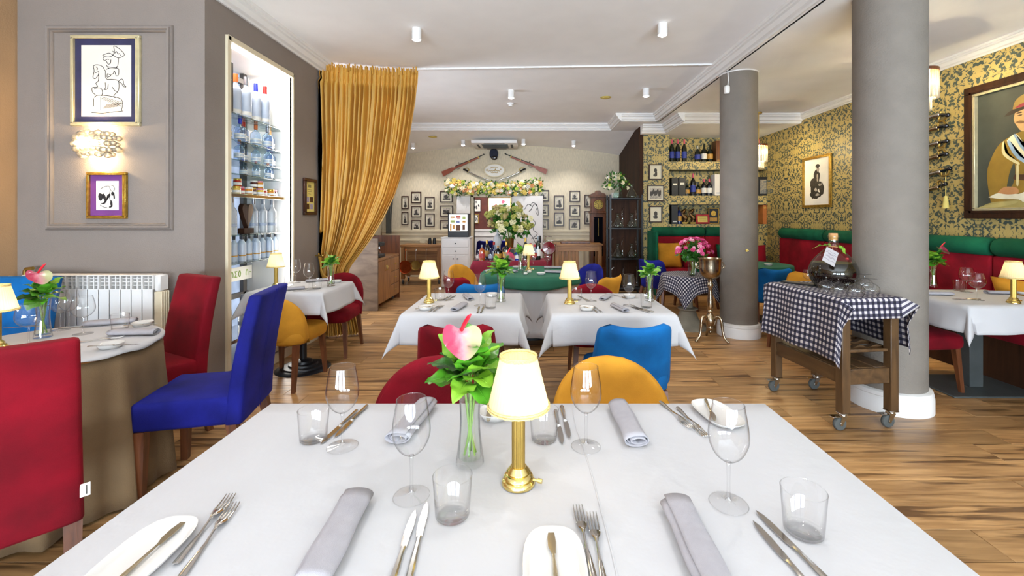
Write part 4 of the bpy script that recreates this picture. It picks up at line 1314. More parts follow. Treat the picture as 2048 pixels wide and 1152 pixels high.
# large cartoon drawing and small print either side of the bubble wall lamp
t, sh, iw, ih = picture('framed_drawing', 'ink sketch of a rider in a big peaked cap on a horse, pale frame', 'picture', (-3.157, 3.25, 2.407), .515, .675, M['framepale'], .024, mat('blue_black_mount', '#2b2a4a', .6, var=.25, scale=6), .048, mat('cream_drawing_paper', '#d8cfc2', .7, var=.05, scale=3))
s = MB()
def D(pts):  # pixels of the drawing sheet crop: x 185..748, y 155..968
    return [((p[0]-466)/563*iw, -(p[1]-561)/813*ih) for p in pts]
for st in ([(425,270),(450,285),(500,290),(540,270),(560,225),(555,165),(620,200),(672,265),(610,300),(560,280),(500,245),(425,270)],
           [(440,290),(430,310),(450,330),(480,315),(500,320)], [(470,340),(490,370),(515,360),(520,320)], [(475,380),(485,400),(580,410),(600,370),(605,300)],
           [(490,400),(495,420),(575,420),(585,395)], [(460,440),(460,520),(480,545)], [(470,430),(500,415)], [(585,415),(608,430),(605,490),(580,505),(560,450),(545,480),(520,490)],
           [(480,480),(478,520),(520,500),(480,480)], [(320,390),(330,450),(318,520),(345,535),(380,490),(380,470)], [(320,395),(350,378),(400,385),(435,410),(452,450)],
           [(350,400),(370,420),(360,440)], [(345,470),(385,455)], [(382,480),(378,560),(350,590),(370,630),(310,640),(312,690),(345,720)], [(330,660),(345,645),(405,645),(425,690),(415,735)],
           [(480,545),(540,545),(600,560),(612,620),(600,680),(560,720),(555,750),(580,750)], [(455,580),(460,640),(440,660),(480,655),(490,600)], [(535,630),(560,670),(590,685)],
           [(605,570),(640,540),(660,560),(665,600),(690,630),(660,625),(640,590),(615,580)], [(330,750),(400,725),(635,770),(638,910)], [(325,760),(325,855)], [(405,740),(405,900)], [(300,925),(440,930),(560,915),(660,905)],
           [(540,220),(565,245),(580,225),(600,255),(615,250),(630,280)]):
    ribbon(s, D(spline(st, 5)), .0045, -.0102)
for k in range(16):
    x = 410+k*14; ribbon(s, D([(x, 770+k*6), (x+35, 745+k*4)]), .003, -.0102)
    if k < 12: ribbon(s, D([(x+20, 880-k*2), (x+70, 830-k*2)]), .003, -.0102)
s.obj('ink_drawing', M['ink'], sh)
t, sh, iw, ih = picture('framed_print', 'small black and white print with purple mount in a gilt frame', 'picture', (-3.148, 3.25, 1.553), .295, .345, M['framegold'], .019, mat('purple_mount', '#6b3478', .7, var=.1), .045, M['paperw'])
s = MB()
rr = random.Random(2)
for cx, cz, rx, rz_, ro in ((-.05, -.01, .018, .03, 0), (-.022, -.015, .012, .028, .3), (.008, -.005, .012, .022, -.5), (.04, .012, .012, .014, .2), (-.012, -.04, .008, .03, -.6), (.03, -.06, .009, .026, .1), (.05, -.005, .006, .024, .1), (.022, -.085, .012, .006, .2), (-.035, -.06, .014, .005, 0)):
    blob(s, cx, cz, rx, rz_, -.0102, 12, .3, rr, ro)
for st in ([(.02, .05), (.035, .03), (.055, .045), (.045, .07), (.025, .075)], [(-.05, .05), (-.02, .065), (.01, .07), (.02, .05)], [(.02, .03), (.015, -.02), (.03, -.04)], [(-.055, -.07), (-.03, -.085), (.0, -.09)]):
    ribbon(s, spline(st), .004, -.0102)
s.obj('ink_drawing', M['ink'], sh)
# bubble wall lamp
wl_ = thing('wall_lamp', 'warm wall lamp made of clear glass bubbles between two framed drawings', 'wall lamp', (-3.194, 3.25, 1.927))
s = MB(); s.lathe([(0, 0), (.05, 0), (.05, .012), (0, .014)], 20)
for v in range(len(s.v)): x_, y_, z_ = s.v[v]; s.v[v] = (x_, -z_, y_)
s.tube([(0, -.01, 0), (0, -.07, 0)], .008); s.obj('bracket', M['chrome'], wl_)
s = MB(); s.sup((0, -.08, 0), (.095, .034, .034), 1, 1, 16, 10); s.obj('bulb', emitter('sconce_bulb', (1, .8, .5), 22), wl_)
def bubble_mat():
    m = shade_mat('glass_bubble', (1, .9, .72)); t_ = m.node_tree; N = t_.nodes; L = t_.links
    out = N['Material Output']; sh_ = out.inputs[0].links[0].from_socket
    tr_ = N.new('ShaderNodeBsdfTransparent'); tr_.inputs[0].default_value = (1, .95, .85, 1); gl = N.new('ShaderNodeBsdfGlossy'); gl.inputs['Roughness'].default_value = .05
    lw = N.new('ShaderNodeLayerWeight'); lw.inputs['Blend'].default_value = .4
    a_ = N.new('ShaderNodeMixShader'); a_.inputs[0].default_value = .45; L.new(sh_, a_.inputs[1]); L.new(tr_.outputs[0], a_.inputs[2])
    b2 = N.new('ShaderNodeMixShader'); L.new(lw.outputs['Fresnel'], b2.inputs[0]); L.new(a_.outputs[0], b2.inputs[1]); L.new(gl.outputs[0], b2.inputs[2]); L.new(b2.outputs[0], out.inputs[0])
    return m
bub = None; M['bubble'] = bubble_mat()
rr = random.Random(4)
k = 0
for ring, zz in enumerate((-.075, -.04, 0.0, .04, .075)):
    rad = .155*sqrt(max(.2, 1-(zz/.11)**2)); n = int(rad*2*pi/.052*.55)+5
    for i in range(n):
        a = pi+pi*(i+.5*(ring % 2))/n
        p = (rad*cos(a)*1.0+rr.uniform(-.004, .004), -.02+rad*.72*sin(a), zz+rr.uniform(-.006, .006))
        if bub is None:
            q = MB(); q.sup((0, 0, 0), (.026, .026, .022), 1, 1, 14, 9); bub = q.obj('glass_bubble', M['bubble'], wl_, 180); b_ = bub
        else:
            b_ = bub.copy(); COL.objects.link(b_); b_.parent = wl_
        b_.location = p; sc = rr.uniform(.75, 1.1); b_.scale = (sc, sc, sc)
for i, (p, e) in enumerate((((0, -.145, 0), 7), ((.0, -.06, .105), 5.5), ((.0, -.06, -.105), 5.5))):
    d = bpy.data.lights.new('sconce_light', 'POINT'); d.energy = e; d.color = (1, .72, .38); d.shadow_soft_size = .03
    lo = bpy.data.objects.new('sconce_light', d); COL.objects.link(lo); lo.parent = wl_; lo.location = p
# radiator
rd = thing('radiator', 'white ribbed radiator on the wall under the panel moulding', 'radiator', (-3.615, 3.135, .14))
sec = None
for i in range(12):
    if sec is None:
        q = MB(); q.cbox(.002, .0745, -.042, -.036, .05, .74, .003); q.cbox(.034, .042, -.036, .05, .06, .83, .002)
        q.cbox(.002, .0745, -.04, .05, .0, .05, .01); q.cbox(.002, .0745, .03, .05, .05, .8, .004); q.cbox(.002, .0745, -.042, .05, .832, .84, .003)
        for zz in (.765, .79, .815): q.cbox(.006, .07, -.03, .045, zz-.003, zz+.003, .001)
        for x in (.0, .0715): q.cbox(x, x+.005, -.042, .05, .735, .84, .001)
        sec = q.obj('radiator_section', M['white'], rd, 30); o = sec
    else:
        o = sec.copy(); COL.objects.link(o); o.parent = rd
    o.location = (i*.0777, 0, 0)
for k in range(4):
    q = MB(); q.cbox(.935, .99, -.03+.02*k-.004, -.03+.02*k+.004, .02, .72, .003); q.obj('end_fin', M['wains'], rd)
q = MB()
q.cbox(.935, .975, -.036, .05, .72, .84, .01)
q.obj('end_cap', M['white'], rd)
q = MB(); q.tube([(.0, 0, .79), (-.05, 0, .79)], .012); q.tube([(-.04, 0, .79), (-.06, 0, .8), (-.14, 0, .81)], [.016, .022, .02], 12); q.obj('valve', M['white'], rd)
q = MB(); q.tube([(-.06, .03, .7), (-.06, .03, .86), (-.05, .03, .875), (.0, .03, .88)], .012, 10); q.obj('pipe', M['brassm'], rd)

# ------------------------------------------------------------------ lit bottle display in the left wall
DX = XL-.2      # middle depth of the niche
y0, y1, zb, zt = 3.48, 4.43, .14, 2.83
q = MB()
for a, b, c, d in ((y0-.012, y0+.035, zb-.02, zt+.02), (y1-.0, y1+.02, zb-.02, zt+.02)):
    q.cbox(XL-.02, XL+.02, a, b, c, d, .004)
q.cbox(XL-.02, XL+.02, y0, y1+.02, zt-.02, zt+.025, .004); q.cbox(XL-.02, XL+.02, y0, y1+.02, zb-.03, zb+.02, .004)
win = struct('window_1', q, M['wains'])
M['daypane'] = emitter('daylight_pane', (.6, .74, 1.0), .68, .5, 4.0)
struct('pane', MB().box(XL-.52, XL-.5, y0, y1, zb, zt), M['daypane'], win)
q = MB()
for y in (3.76, 4.1, 4.37): q.cbox(XL-.47, XL-.43, y-.028, y+.028, zb, zt, .003)
for z in (.62, 2.74): q.cbox(XL-.47, XL-.43, y0, y1, z-.025, z+.025, .003)
struct('mullion', q, mat('grey_window_bar', '#55504d', .6), win)
q = MB(); q.cbox(XL-.04, XL-.015, y1-.028, y1-.003, zb+.05, zt-.02, .003); q.cbox(XL-.04, XL-.015, y0+.04, y1, zt-.045, zt-.025, .003)
struct('light_strip', q, emitter('led_strip', (1, .96, .9), 9), win)
for nm, loc, rot, sx, sy, e in (('display_strip_light', (XL-.06, y1-.04, 1.5), (pi/2, 0, pi), .05, 2.5, 5), ('display_top_light', (XL-.2, 3.95, zt-.03), (0, 0, 0), .3, .9, 9)):
    area(nm, loc, rot, sx, sy, e, (1, .95, .88))
q = MB(); q.box(XL-.5, XL-.02, y1-.004, y1-.001, zb, zt); q.box(XL-.5, XL-.02, y0+.001, y0+.004, zb, zt); q.box(XL-.5, XL-.02, y0, y1, zb+.001, zb+.006); q.box(XL-.5, XL-.02, y0, y1, zt-.006, zt-.001)
struct('lining', q, M['white'], win)
SHZ = [2.30, 2.075, 1.85, 1.62, 1.36, 1.0, .66]   # top face of each shelf (measured at the wall plane)
shz = []
def dz(py, px): # height at wall plane from a pixel
    y = (XL)*F_PX/(px-CX); return EYE-(py-CY)*y/F_PX
SHELF = [dz(233, 500), dz(287, 510), dz(324, 510), dz(351, 510), dz(389, 510), dz(468, 510), dz(522, 510), dz(668, 505)]
sh0 = None
sn = ['top', 'second', 'third', 'fourth', 'fifth', 'sixth', 'seventh', 'lowest']
for i, z in enumerate(SHELF):
    q = MB(); q.cbox(XL-.36, XL-.03, y0+.02, y1-.02, z-(.03 if i in (4, 7) else .012), z, .002)
    o = solo('display_shelf', q, M['glassg'] if i not in (4, 7) else M['steel'], ('clear glass shelf' if i not in (4, 7) else 'brushed metal shelf')+' of the bottle display, %s from the top' % ORD[i], 'shelf', group='display shelves')
def mk_bottle(key, prof, gm, capm, label, lab=None, capz=None, n=18, liq=None):
    t = thing('bottle', label, 'bottle')
    s = MB(); s.lathe(prof, n); s.obj('glass_body', gm, t, 60)
    if capz:
        s = MB(); s.lathe([(0, capz[1]), (capz[2], capz[1]), (capz[2], capz[0]), (0, capz[0])], 14); s.obj('cap', capm, t)
    if lab:
        r, a, b, m = lab
        s = MB(); s.lathe([(r, a), (r, b)], n); s.obj('label', m, t, 180)
    return t
tallp = spline([(0, .001), (.036, .001), (.039, .008), (.039, .2), (.036, .225), (.018, .255), (.0145, .28), (.0145, .335)], 2)
medp = spline([(0, .001), (.044, .001), (.047, .008), (.047, .12), (.04, .145), (.018, .165), (.0145, .18), (.0145, .21)], 2)
capcols = [mat('cap_red', '#b3261e', .4), mat('cap_grey', '#8f8f95', .3, .6), mat('cap_blue', '#2a36b8', .4), mat('cap_orange', '#d06a2a', .5), M['cork']]
M['clearb'] = thin_glass('clear_bottle_glass', (.8, .88, 1.0), 1.5, .2); M['labw'] = mat('bottle_label_white', '#e6e2da', .7, var=.08, scale=60); M['labblue'] = mat('bottle_label_bluegrey', '#9aa3b5', .7, var=.2, scale=40)
M['labgold'] = mat('bottle_label_gold', '#b98a3c', .5, var=.3, scale=60); M['labred'] = mat('bottle_label_red', '#b03030', .5, var=.2)
M['frostb'] = mat('frosted_blue_bottle', '#cfd9ea', .35, var=.04, trans=.3)
def display_row(shelf, n, kind, txt, ya=3.53, yb=4.39, h=1.0, skip=()):
    z = SHELF[shelf]+.001
    for i in range(n):
        if i in skip: continue
        y = ya+(yb-ya)*i/(n-1)
        ci = (i*3+shelf) % 5
        lb = txt % ORD[i]
        x = XL-.15+.03*((i*7) % 3-1)
        if kind == 'tall':
            key = ('tall', ci); fn = lambda l: mk_bottle(key, tallp, M['frostb'], capcols[ci], l, (.0395, .03, .06, M['labw']), (.275, .34, .0165))
        elif kind == 'med':
            key = ('med', ci); fn = lambda l: mk_bottle(key, medp, M['clearb'], capcols[ci], l, (.0475, .04, .085, M['labw']), (.178, .225, .0165))
        elif kind == 'frost':
            key = 'frost'; fn = lambda l: mk_bottle(key, tallp, M['frost'], capcols[1], l, (.0395, .07, .1, M['labblue']), (.29, .338, .016))
        else:
            key = 'blue'; fn = lambda l: mk_bottle(key, tallp, M['frostb'], mat('cap_dark', '#25252c', .4), l, (.0395, .06, .075, M['labgold']), (.27, .338, .0165))
        proto(('disp',)+((key,) if isinstance(key, str) else key), fn, (x, y, z), i*.5, lb, 'bottles of the display, row %d' % (shelf+1), h)
display_row(0, 7, 'tall', 'tall frosted bottle on the top display shelf, %s from the black box', 3.72, 4.28, 1.12)
display_row(1, 7, 'med', 'squat clear bottle on the second display shelf, %s from the camera end', 3.56, 4.36, .95)
display_row(2, 7, 'med', 'squat clear bottle on the third display shelf, %s from the camera end', 3.53, 4.38, .85)
display_row(3, 7, 'med', 'squat clear bottle on the fourth display shelf, %s from the camera end', 3.55, 4.37, .68, (2,))
display_row(5, 10, 'frost', 'white frosted bottle beside the heart sculpture, %s from the camera end', 3.52, 4.40, .93, (4, 5))
display_row(6, 14, 'blue', 'slim bottle with gold band on the seventh display shelf, %s from the camera end', 3.52, 4.40, .7)
display_row(7, 5, 'frost', 'bottle standing low behind the window table, %s from the camera end', 3.53, 4.2, 1.0)
for y, w_, lb, m, h in ((3.555, .028, 'narrow pale box at the near end of the top display shelf', M['paperw'], .40), (3.625, .055, 'black printed box on the top display shelf', M['blackp'], .43), (4.34, .05, 'white printed box at the far end of the top display shelf', M['paperw'], .33)):
    b = thing('gift_box', lb, 'box', (XL-.15, y, SHELF[0]+.001), 0, 'boxes on the top display shelf')
    q = MB(); q.cbox(-.07, .07, -w_, w_, 0, h, .002); q.obj('carton', m, b)
    q = MB()
    if m is M['blackp']:
        for k in range(8): q.box(.0702, .0712, -w_*.6, w_*(.2+.5*((k*37) % 10)/10), h*(.3+.05*k), h*(.3+.05*k)+.006)
        q.box(.0702, .0715, -w_*.5, -w_*.1, h*.08, h*.16)
    else:
        for k in range(12): q.box(.0702, .0712, -w_*.7, w_*.7, h*(.15+.06*k), h*(.15+.06*k)+.004)
    q.obj('printing', M['labblue'] if m is not M['blackp'] else mat('faded_print', '#8d8272', .7), b)
jc = [mat('jam_red', '#a82418', .15, coat=.5), mat('jam_amber', '#c77f1d', .15, coat=.5), mat('jam_dark', '#4a1712', .15, coat=.5), mat('jam_yellow', '#d6b14a', .15, coat=.5)]
lidc = [mat('lid_gold', '#c9a548', .3, .7), mat('lid_cloth_pink', '#d88aa0', .8, var=.4, scale=60), mat('lid_white', '#ddd6cc', .5)]
j0 = {}
for i in range(15):
    y = 3.53+.83*(i % 11)/10.0; up = i >= 11
    if up: y = (3.57, 3.82, 4.1, 4.05)[i-11]
    lb = ('jam jar standing on another jar of the fifth display shelf, %s from the camera end' % ORD[i-11]) if up else ('jam jar on the metal display shelf, %s from the camera end' % ORD[i])
    k = (i % 4, i % 3)
    if k not in j0:
        j = thing('jam_jar', lb, 'jar', (0, 0, 0), 0, 'jam jars of the display')
        q = MB(); q.lathe([(0, 0), (.03, 0), (.033, .004), (.033, .048), (.027, .056), (0, .056)], 16); q.obj('jar_glass', jc[k[0]], j)
        q = MB(); q.lathe([(0, .068), (.029, .068), (.031, .064), (.03, .054), (0, .054)], 16); q.obj('lid', lidc[k[1]], j)
        q = MB(); q.lathe([(.0334, .012), (.0334, .034)], 16); q.obj('label', M['labw'], j)
        j0[k] = j
    else: j = dup(j0[k], None, 0, lb)
    j.location = (XL-.14+.02*(i % 2), y, SHELF[4]+.001+(.0695 if up else 0))
hs = thing('heart_sculpture', 'dark wood two lobed heart sculpture between frosted bottles', 'sculpture', (XL-.13, 3.92, SHELF[5]+.001))
for k, (sy, m) in enumerate(((-1, M['darkwood']), (1, M['walnut']))):
    q = MB(); 
    poly = spline([(0, .05), (sy*.02, .09), (sy*.06, .17), (sy*.075, .225), (sy*.055, .265), (sy*.025, .26), (sy*.004, .22), (0, .05)], 4)
    q.prism([(p[0], p[1]) for p in poly], -.02, .02, 'x'); q.obj('heart_half', m, hs)
q = MB(); q.cbox(-.03, .03, -.07, .07, 0, .05, .003); q.obj('plinth', M['darkwood'], hs)
# frosted band with green lettering and blue window behind
bd = MB(); bd.box(XL-.40, XL-.395, y0+.01, y1-.01, dz(586, 462)+.0, dz(586, 462)+.13)
bo = struct('lettering_band', bd, M['paperw'], win)
# letters copied as they are seen: mirrored shop lettering
GL = {'-': [[(0.1,.5),(.7,.5)]], 'Z': [[(.05,.95),(.8,.95),(.1,.05),(.85,.05)]], '>': [[(.1,.95),(.8,.5),(.1,.05)]], 'n': [[(.1,.05),(.1,.6),(.3,.95),(.6,.95),(.8,.6),(.8,.05)]],
      'S': [[(.85,.95),(.1,.95),(.5,.5),(.1,.05),(.85,.05)]], 'O': [[(.3,.05),(.1,.4),(.1,.6),(.3,.95),(.6,.95),(.8,.6),(.8,.4),(.6,.05),(.3,.05)]], ' ': []}
q = MB(); zz = dz(586, 462)+.035; hh = .06; yy = y0+.03
for ch in '-Z>nSO n-Z>nSO n-':
    for st in GL[ch]:
        for a, b in zip(st[:-1], st[1:]):
            q.tube([(XL-.394, yy+a[0]*.042, zz+a[1]*hh), (XL-.394, yy+b[0]*.042, zz+b[1]*hh)], .004, 5)
    yy += .054
struct('lettering', q, mat('green_lettering', '#8fae4a', .6), bo)
# framed certificate on the wall end
t, sh, iw, ih = picture('framed_certificate', 'small dark framed certificate beside the gold curtain', 'picture', (XL+.001, 4.78, 1.61), .27, .40, M['framed'], .034, None, 0, M['papery'], pi/2)
q = MB()
for a, b, c, d in ((-.035, .03, .1, .135), (-.05, .05, .075, .08), (-.04, .04, .055, .06), (-.03, .03, .03, .034)): q.box(a, b, -.0086, -.0079, c, d)
q.obj('printing', mat('faded_ink', '#7a6c40', .8), sh)
q = MB(); q.box(.005, .075, -.0086, -.0079, -.06, .0); q.box(-.075, -.01, -.0086, -.0079, -.135, -.075); q.obj('dark_square', M['framed'], sh)
q = MB(); q.box(-.075, -.01, -.0086, -.0079, -.06, .0); q.box(.005, .075, -.0086, -.0079, -.135, -.075); q.obj('pale_square', mat('lilac_print', '#9a8fa0', .7, var=.2, scale=40), sh)

# ------------------------------------------------------------------ gold curtain drawn to a tie-back
cp = [(137, 628, 831), (150, 627, 831), (200, 628, 827), (270, 630, 816), (340, 632, 803), (390, 634, 788), (440, 636, 765), (480, 637, 741), (510, 638, 719), (532, 640, 702), (545, 641, 698), (556, 640, 699), (580, 638, 702), (620, 634, 712), (660, 630, 722)]
def cint(py, k):
    for a, b in zip(cp[:-1], cp[1:]):
        if py <= b[0]:
            f = (py-a[0])/(b[0]-a[0]); return a[k]+(b[k]-a[k])*f
    return cp[-1][k]
cmb = MB()
NP = 24
rr = random.Random(8)
jit = [rr.uniform(-.35, .35) for _ in range(NP+2)]
def cur(u, v):
    py = 137+(668-137)*v
    pl_, pr_ = cint(py, 1), cint(py, 2)
    Y = 5.02+.22*min(1, u*1.4)*(1-.55*min(1, max(0, (py-300)/240)))
    wdt = (pr_-pl_)
    z = EYE-(py-CY)*5.15/F_PX
    q = u*NP; i = int(q)
    ph = q+jit[i]*(q-i)+jit[max(0, i-1)]*(1-(q-i))*0
    am = .06*min(1, .35+wdt/200) if py > 165 else .02+.02*abs(sin(py))
    yy = Y-am*(1.4-2.4*abs(sin(pi*ph+.4*sin(v*3+i)))**.8+.25*sin(4*pi*ph+2+v*2))*(1 if py > 150 else .6)
    x = (pl_+wdt*u-CX)*5.15/F_PX+.012*sin(2*pi*ph+1.5)
    if v > .77: yy += .02*sin(13*u*pi)
    if py > 560: yy -= .05*sin(pi*u)
    return (max(x, XL+.02) if u > .02 or True else x, yy, max(.015, z))
cmb.grid(cur, NP*9, 60)
ct = thing('curtain', 'gold velvet curtain hanging from the ceiling rail and tied back', 'curtain', (0, 0, 0))
o = cmb.obj('drape', M['curtain'], ct, 180)
q = MB()
for k in range(64):
    u = (k+.5)/64; p = cur(u, .04)
    q.cbox(p[0]-.007, p[0]+.007, p[1]-.022+.006*(k % 3), p[1]+.012, 3.085+.012*(k % 2), 3.185, .005)
q.obj('pleat_heading', M['curtain'], ct)
q = MB()
tb = [(-2.42, 4.98, .93), (-2.36, 4.9, .86), (-2.33, 4.86, .76), (-2.28, 4.84, .69), (-2.2, 4.86, .665), (-2.12, 4.93, .69), (-2.12, 5.05, .72)]
for off in (0, .02, .04): q.tube([(p[0], p[1], p[2]+off) for p in spline(tb)], .009, 8)
q.obj('tie_back_cord', mat('gold_cord', '#b0842f', .6, var=.3, scale=120), ct)
q = MB(); q.tube([(-2.43, 4.93, .95), (-2.36, 4.93, .95)], .008); q.sup((-2.35, 4.93, .95), (.02, .02, .02), 1, 1, 12, 8); q.obj('tie_back_hook', M['brassm'], ct)
# ------------------------------------------------------------------ back wall: photographs, rifles, sabres, cap, sign, garland
def wallpx(px, py, y=YB): return at(px, py, y)
PH = [(803.4, 392, 817.7, 418.4), (822.7, 383.5, 842.8, 406.5), (822.9, 412, 843.2, 435), (822.9, 440, 842.5, 462.7), (850.3, 393.7, 869.6, 420.5), (850.5, 427, 869.6, 453.8),
      (880.3, 382.5, 905.8, 405), (880.4, 411, 906.2, 433.5), (880.2, 440, 905.5, 462), (803.4, 424, 817.2, 450),
      (1072, 380, 1098, 403), (1072, 409.5, 1097.6, 432), (1072, 438, 1097.2, 460.7), (1108, 391, 1128, 419), (1108, 425, 1128, 452.5), (1139, 381.7, 1160, 404), (1139, 410, 1160, 433),
      (1137.7, 438, 1159.8, 460.7), (1168.6, 389.5, 1181, 414.7), (1168.6, 422, 1181, 448.6)]
PHL = ['narrow framed portrait nearest the curtain, upper of two', 'framed landscape photo at the top of the second column from the curtain', 'framed photo in the middle of the second column from the curtain', 'framed photo at the bottom of the second column from the curtain',
       'upright framed photo, upper of the pair in the third column', 'upright framed photo, lower of the pair in the third column', 'framed photo of a building just under the garland end', 'framed photo with small dark figures beside the door', 'framed group photo partly behind the lit display case',
       'narrow framed photo nearest the curtain, lower of two', 'framed photo at the top behind the open white door', 'framed photo in the middle behind the open white door', 'framed photo at the bottom behind the open white door',
       'upright framed photo right of the open door, upper of two', 'upright framed photo right of the open door, lower of two', 'framed photo at the top of the column left of the clock pair', 'framed photo in the middle of the column left of the clock pair', 'framed photo at the bottom of the column left of the clock pair',
       'narrow framed photo next to the grandfather clock, upper of two', 'narrow framed photo next to the grandfather clock, lower of two']
rr = random.Random(12)
for i, (a, b, c, d) in enumerate(PH):
    p0, p1 = wallpx(a, d), wallpx(c, b)
    w_, h_ = p1.x-p0.x, p1.z-p0.z
    t, sh, iw, ih = picture('framed_photograph', PHL[i], 'picture', ((p0.x+p1.x)/2, YB, (p0.z+p1.z)/2), w_, h_, M['framed'], .021, M['matb'], min(w_, h_)*.15, M['photo'], 0, 'framed photographs on the back wall')
    q = MB()
    for k in range(5):
        blob(q, rr.uniform(-.3, .3)*iw, rr.uniform(-.35, .1)*ih, iw*rr.uniform(.1, .2), ih*rr.uniform(.12, .3), -.0102-.0001*k, 9, .4, rr)
    q.box(-iw/2, iw/2, -.0102, -.0098, -ih/2, -ih*.25)
    q.obj('photo_tones', M['sepia'], sh)
def rifle(label, butt, muzzle, flip):
    L = hypot(muzzle[0]-butt[0], muzzle[1]-butt[1]); a = atan2(muzzle[1]-butt[1], muzzle[0]-butt[0])
    t = thing('rifle', label, 'rifle', (butt[0], YB-.035, butt[1]), 0, 'bolt action rifles on the back wall')
    s = -1 if flip else 1
    X = Matrix.Rotation(-a, 4, 'Y')
    def put(mb, n, m):
        o = mb.obj(n, m, t); o.matrix_local = X
    q = MB(); q.prism([(0, -.075*s), (.0, .04*s), (.25, .035*s), (.31, .01*s), (.36, .02*s), (L*.86, .012*s), (L*.86, -.018*s), (.5, -.03*s), (.37, -.022*s), (.29, -.03*s), (.2, -.06*s)][::s], -.02, .02, 'y'); put(q, 'stock', mat('rifle_stock', '#8a3d1b', .35, var=.2, scale=12))
    q = MB(); q.tube([(.34, 0, .024*s), (L, 0, .014*s)], [.016, .009], 10); q.cbox(.36, .52, -.018, .018, min(.012*s, .034*s), max(.012*s, .034*s), .004); q.cbox(L-.03, L-.015, -.004, .004, min(.014*s, .04*s), max(.014*s, .04*s), .001); put(q, 'barrel', M['black'])
    q = MB(); q.tube([(.45, -.02, .02*s), (.45, -.05, .03*s), (.45, -.055, .06*s)], .008); q.sup((.45, -.055, .065*s), (.014, .014, .014), 1, 1, 10, 8); put(q, 'bolt', M['steel'])
    q = MB(); q.tube([(.34, 0, -.02*s), (.36, 0, -.055*s), (.42, 0, -.06*s), (.44, 0, -.025*s)], .004); put(q, 'trigger_guard', M['black'])
    q = MB()
    for x in (.62*L, .84*L): q.cbox(x, x+.02, -.023, .023, -.028, .028, .003)
    put(q, 'barrel_band', M['brassm'])
b_, m_ = wallpx(885, 347), wallpx(970, 310)
rifle('bolt action rifle with brown stock, butt towards the curtain', (b_.x, b_.z), (m_.x, m_.z), False)
b_, m_ = wallpx(1094, 343), wallpx(1009, 309)
rifle('bolt action rifle with brown stock, butt towards the grandfather clock', (b_.x, b_.z), (m_.x, m_.z), True)
def sabre(label, hilt, pts, loc_y, group, flipg=1, bladem=None, bw=.018):
    """pts: (x,z) from the guard along the blade; hilt: grip end"""
    t = thing('sabre', label, 'sabre', (0, 0, 0), 0, group)
    P = [(p[0], loc_y, p[1]) for p in spline(pts, 5)]
    q = MB(); n = len(P)
    q.tube(P, [bw*(1-.75*(k/(n-1))**3) for k in range(n)], 6)
    q.obj('blade', bladem or M['steel'], t, 180)
    g = Vector((pts[0][0], loc_y, pts[0][1])); h = Vector((hilt[0], loc_y, hilt[1]))
    d = (h-g); L = d.length; d.normalize(); nrm = Vector((-d.z, 0, d.x))*flipg
    q = MB(); q.tube([g, g+d*L*.5+nrm*.004, h], [.016, .021, .02], 8); q.sup(tuple(h), (.024, .024, .024), 1, 1, 10, 8); q.obj('grip', M['bblack'], t)
    q = MB(); q.tube(spline([g-nrm*.035, g, g+nrm*.05, g+nrm*.06+d*.05, g+d*L*.7+nrm*.05, h+nrm*.01]), .009, 8); q.obj('guard', M['brassm'], t, 180)
    return t
w_ = lambda px, py: (wallpx(px, py, YB-.04).x, wallpx(px, py, YB-.04).z)
sabre('curved sabre with brass hilt at the rifle nearer the curtain', w_(928, 339), [w_(936, 343), w_(950, 350), w_(970, 358), w_(995, 363)], YB-.035, 'crossed sabres under the oval sign', -1)
sabre('curved sabre with brass hilt at the rifle nearer the clock', w_(1050, 338), [w_(1041, 343), w_(1025, 351), w_(1005, 358), w_(985, 363)], YB-.05, 'crossed sabres under the oval sign', 1)
t = thing('peaked_cap', 'dark blue peaked military cap hung above the oval sign', 'cap', (wallpx(988, 310).x, YB, wallpx(988, 310).z))
q = MB(); q.sup((0, -.045, .02), (.098, .05, .115), .8, .8, 20, 12); q.obj('crown', mat('navy_felt', '#232838', .9, var=.2, scale=20), t, 180)
q = MB(); q.sup((.012, -.06, -.07), (.072, .04, .055), .9, .9, 18, 10); q.obj('visor', mat('black_leather', '#241a14', .3, coat=.4), t, 180)
sg = thing('oval_sign', 'oval cream sign with gold script between the two rifles', 'sign', (wallpx(989, 341).x, YB, wallpx(989, 341).z))
q = MB()
n = 48
def ell(rx, rz_, y): return [(rx*cos(2*pi*k/n), y, rz_*sin(2*pi*k/n)) for k in range(n)]
rings = [ell(.25, .165, 0), ell(.25, .165, -.03), ell(.235, .152, -.04), ell(.215, .135, -.028)]
vs = [p for r in rings for p in r]
q.add(vs, [(k*n+i, k*n+(i+1) % n, (k+1)*n+(i+1) % n, (k+1)*n+i) for k in range(3) for i in range(n)]); q.obj('rim', M['wains'], sg)
q = MB(); e = ell(.216, .136, -.028); q.add([(0, -.028, 0)]+e, [(0, 1+(i+1) % n, 1+i) for i in range(n)]); q.obj('face', M['paperw'], sg)
q = MB()
for st in ([(-.1, .035), (-.06, .075), (-.05, .06), (-.02, .065), (0, .075), (.03, .062), (.05, .07), (.08, .062)], [(-.19, -.01), (-.17, .03), (-.15, -.015), (-.12, -.015), (-.1, .0), (-.08, -.02), (-.06, 0), (-.04, -.02), (-.02, .0), (0, -.02), (.02, .035), (.03, -.02), (.05, .0), (.07, -.02), (.09, .0), (.11, -.02), (.14, .03), (.15, .02), (.16, .03)], [(-.08, -.05), (-.04, -.058), (.0, -.05), (.05, -.058), (.08, -.05)]):
    q.tube([(p[0], -.03, p[1]) for p in spline(st, 5)], .006, 6)
q.obj('gold_script', M['brassm'], sg, 180)

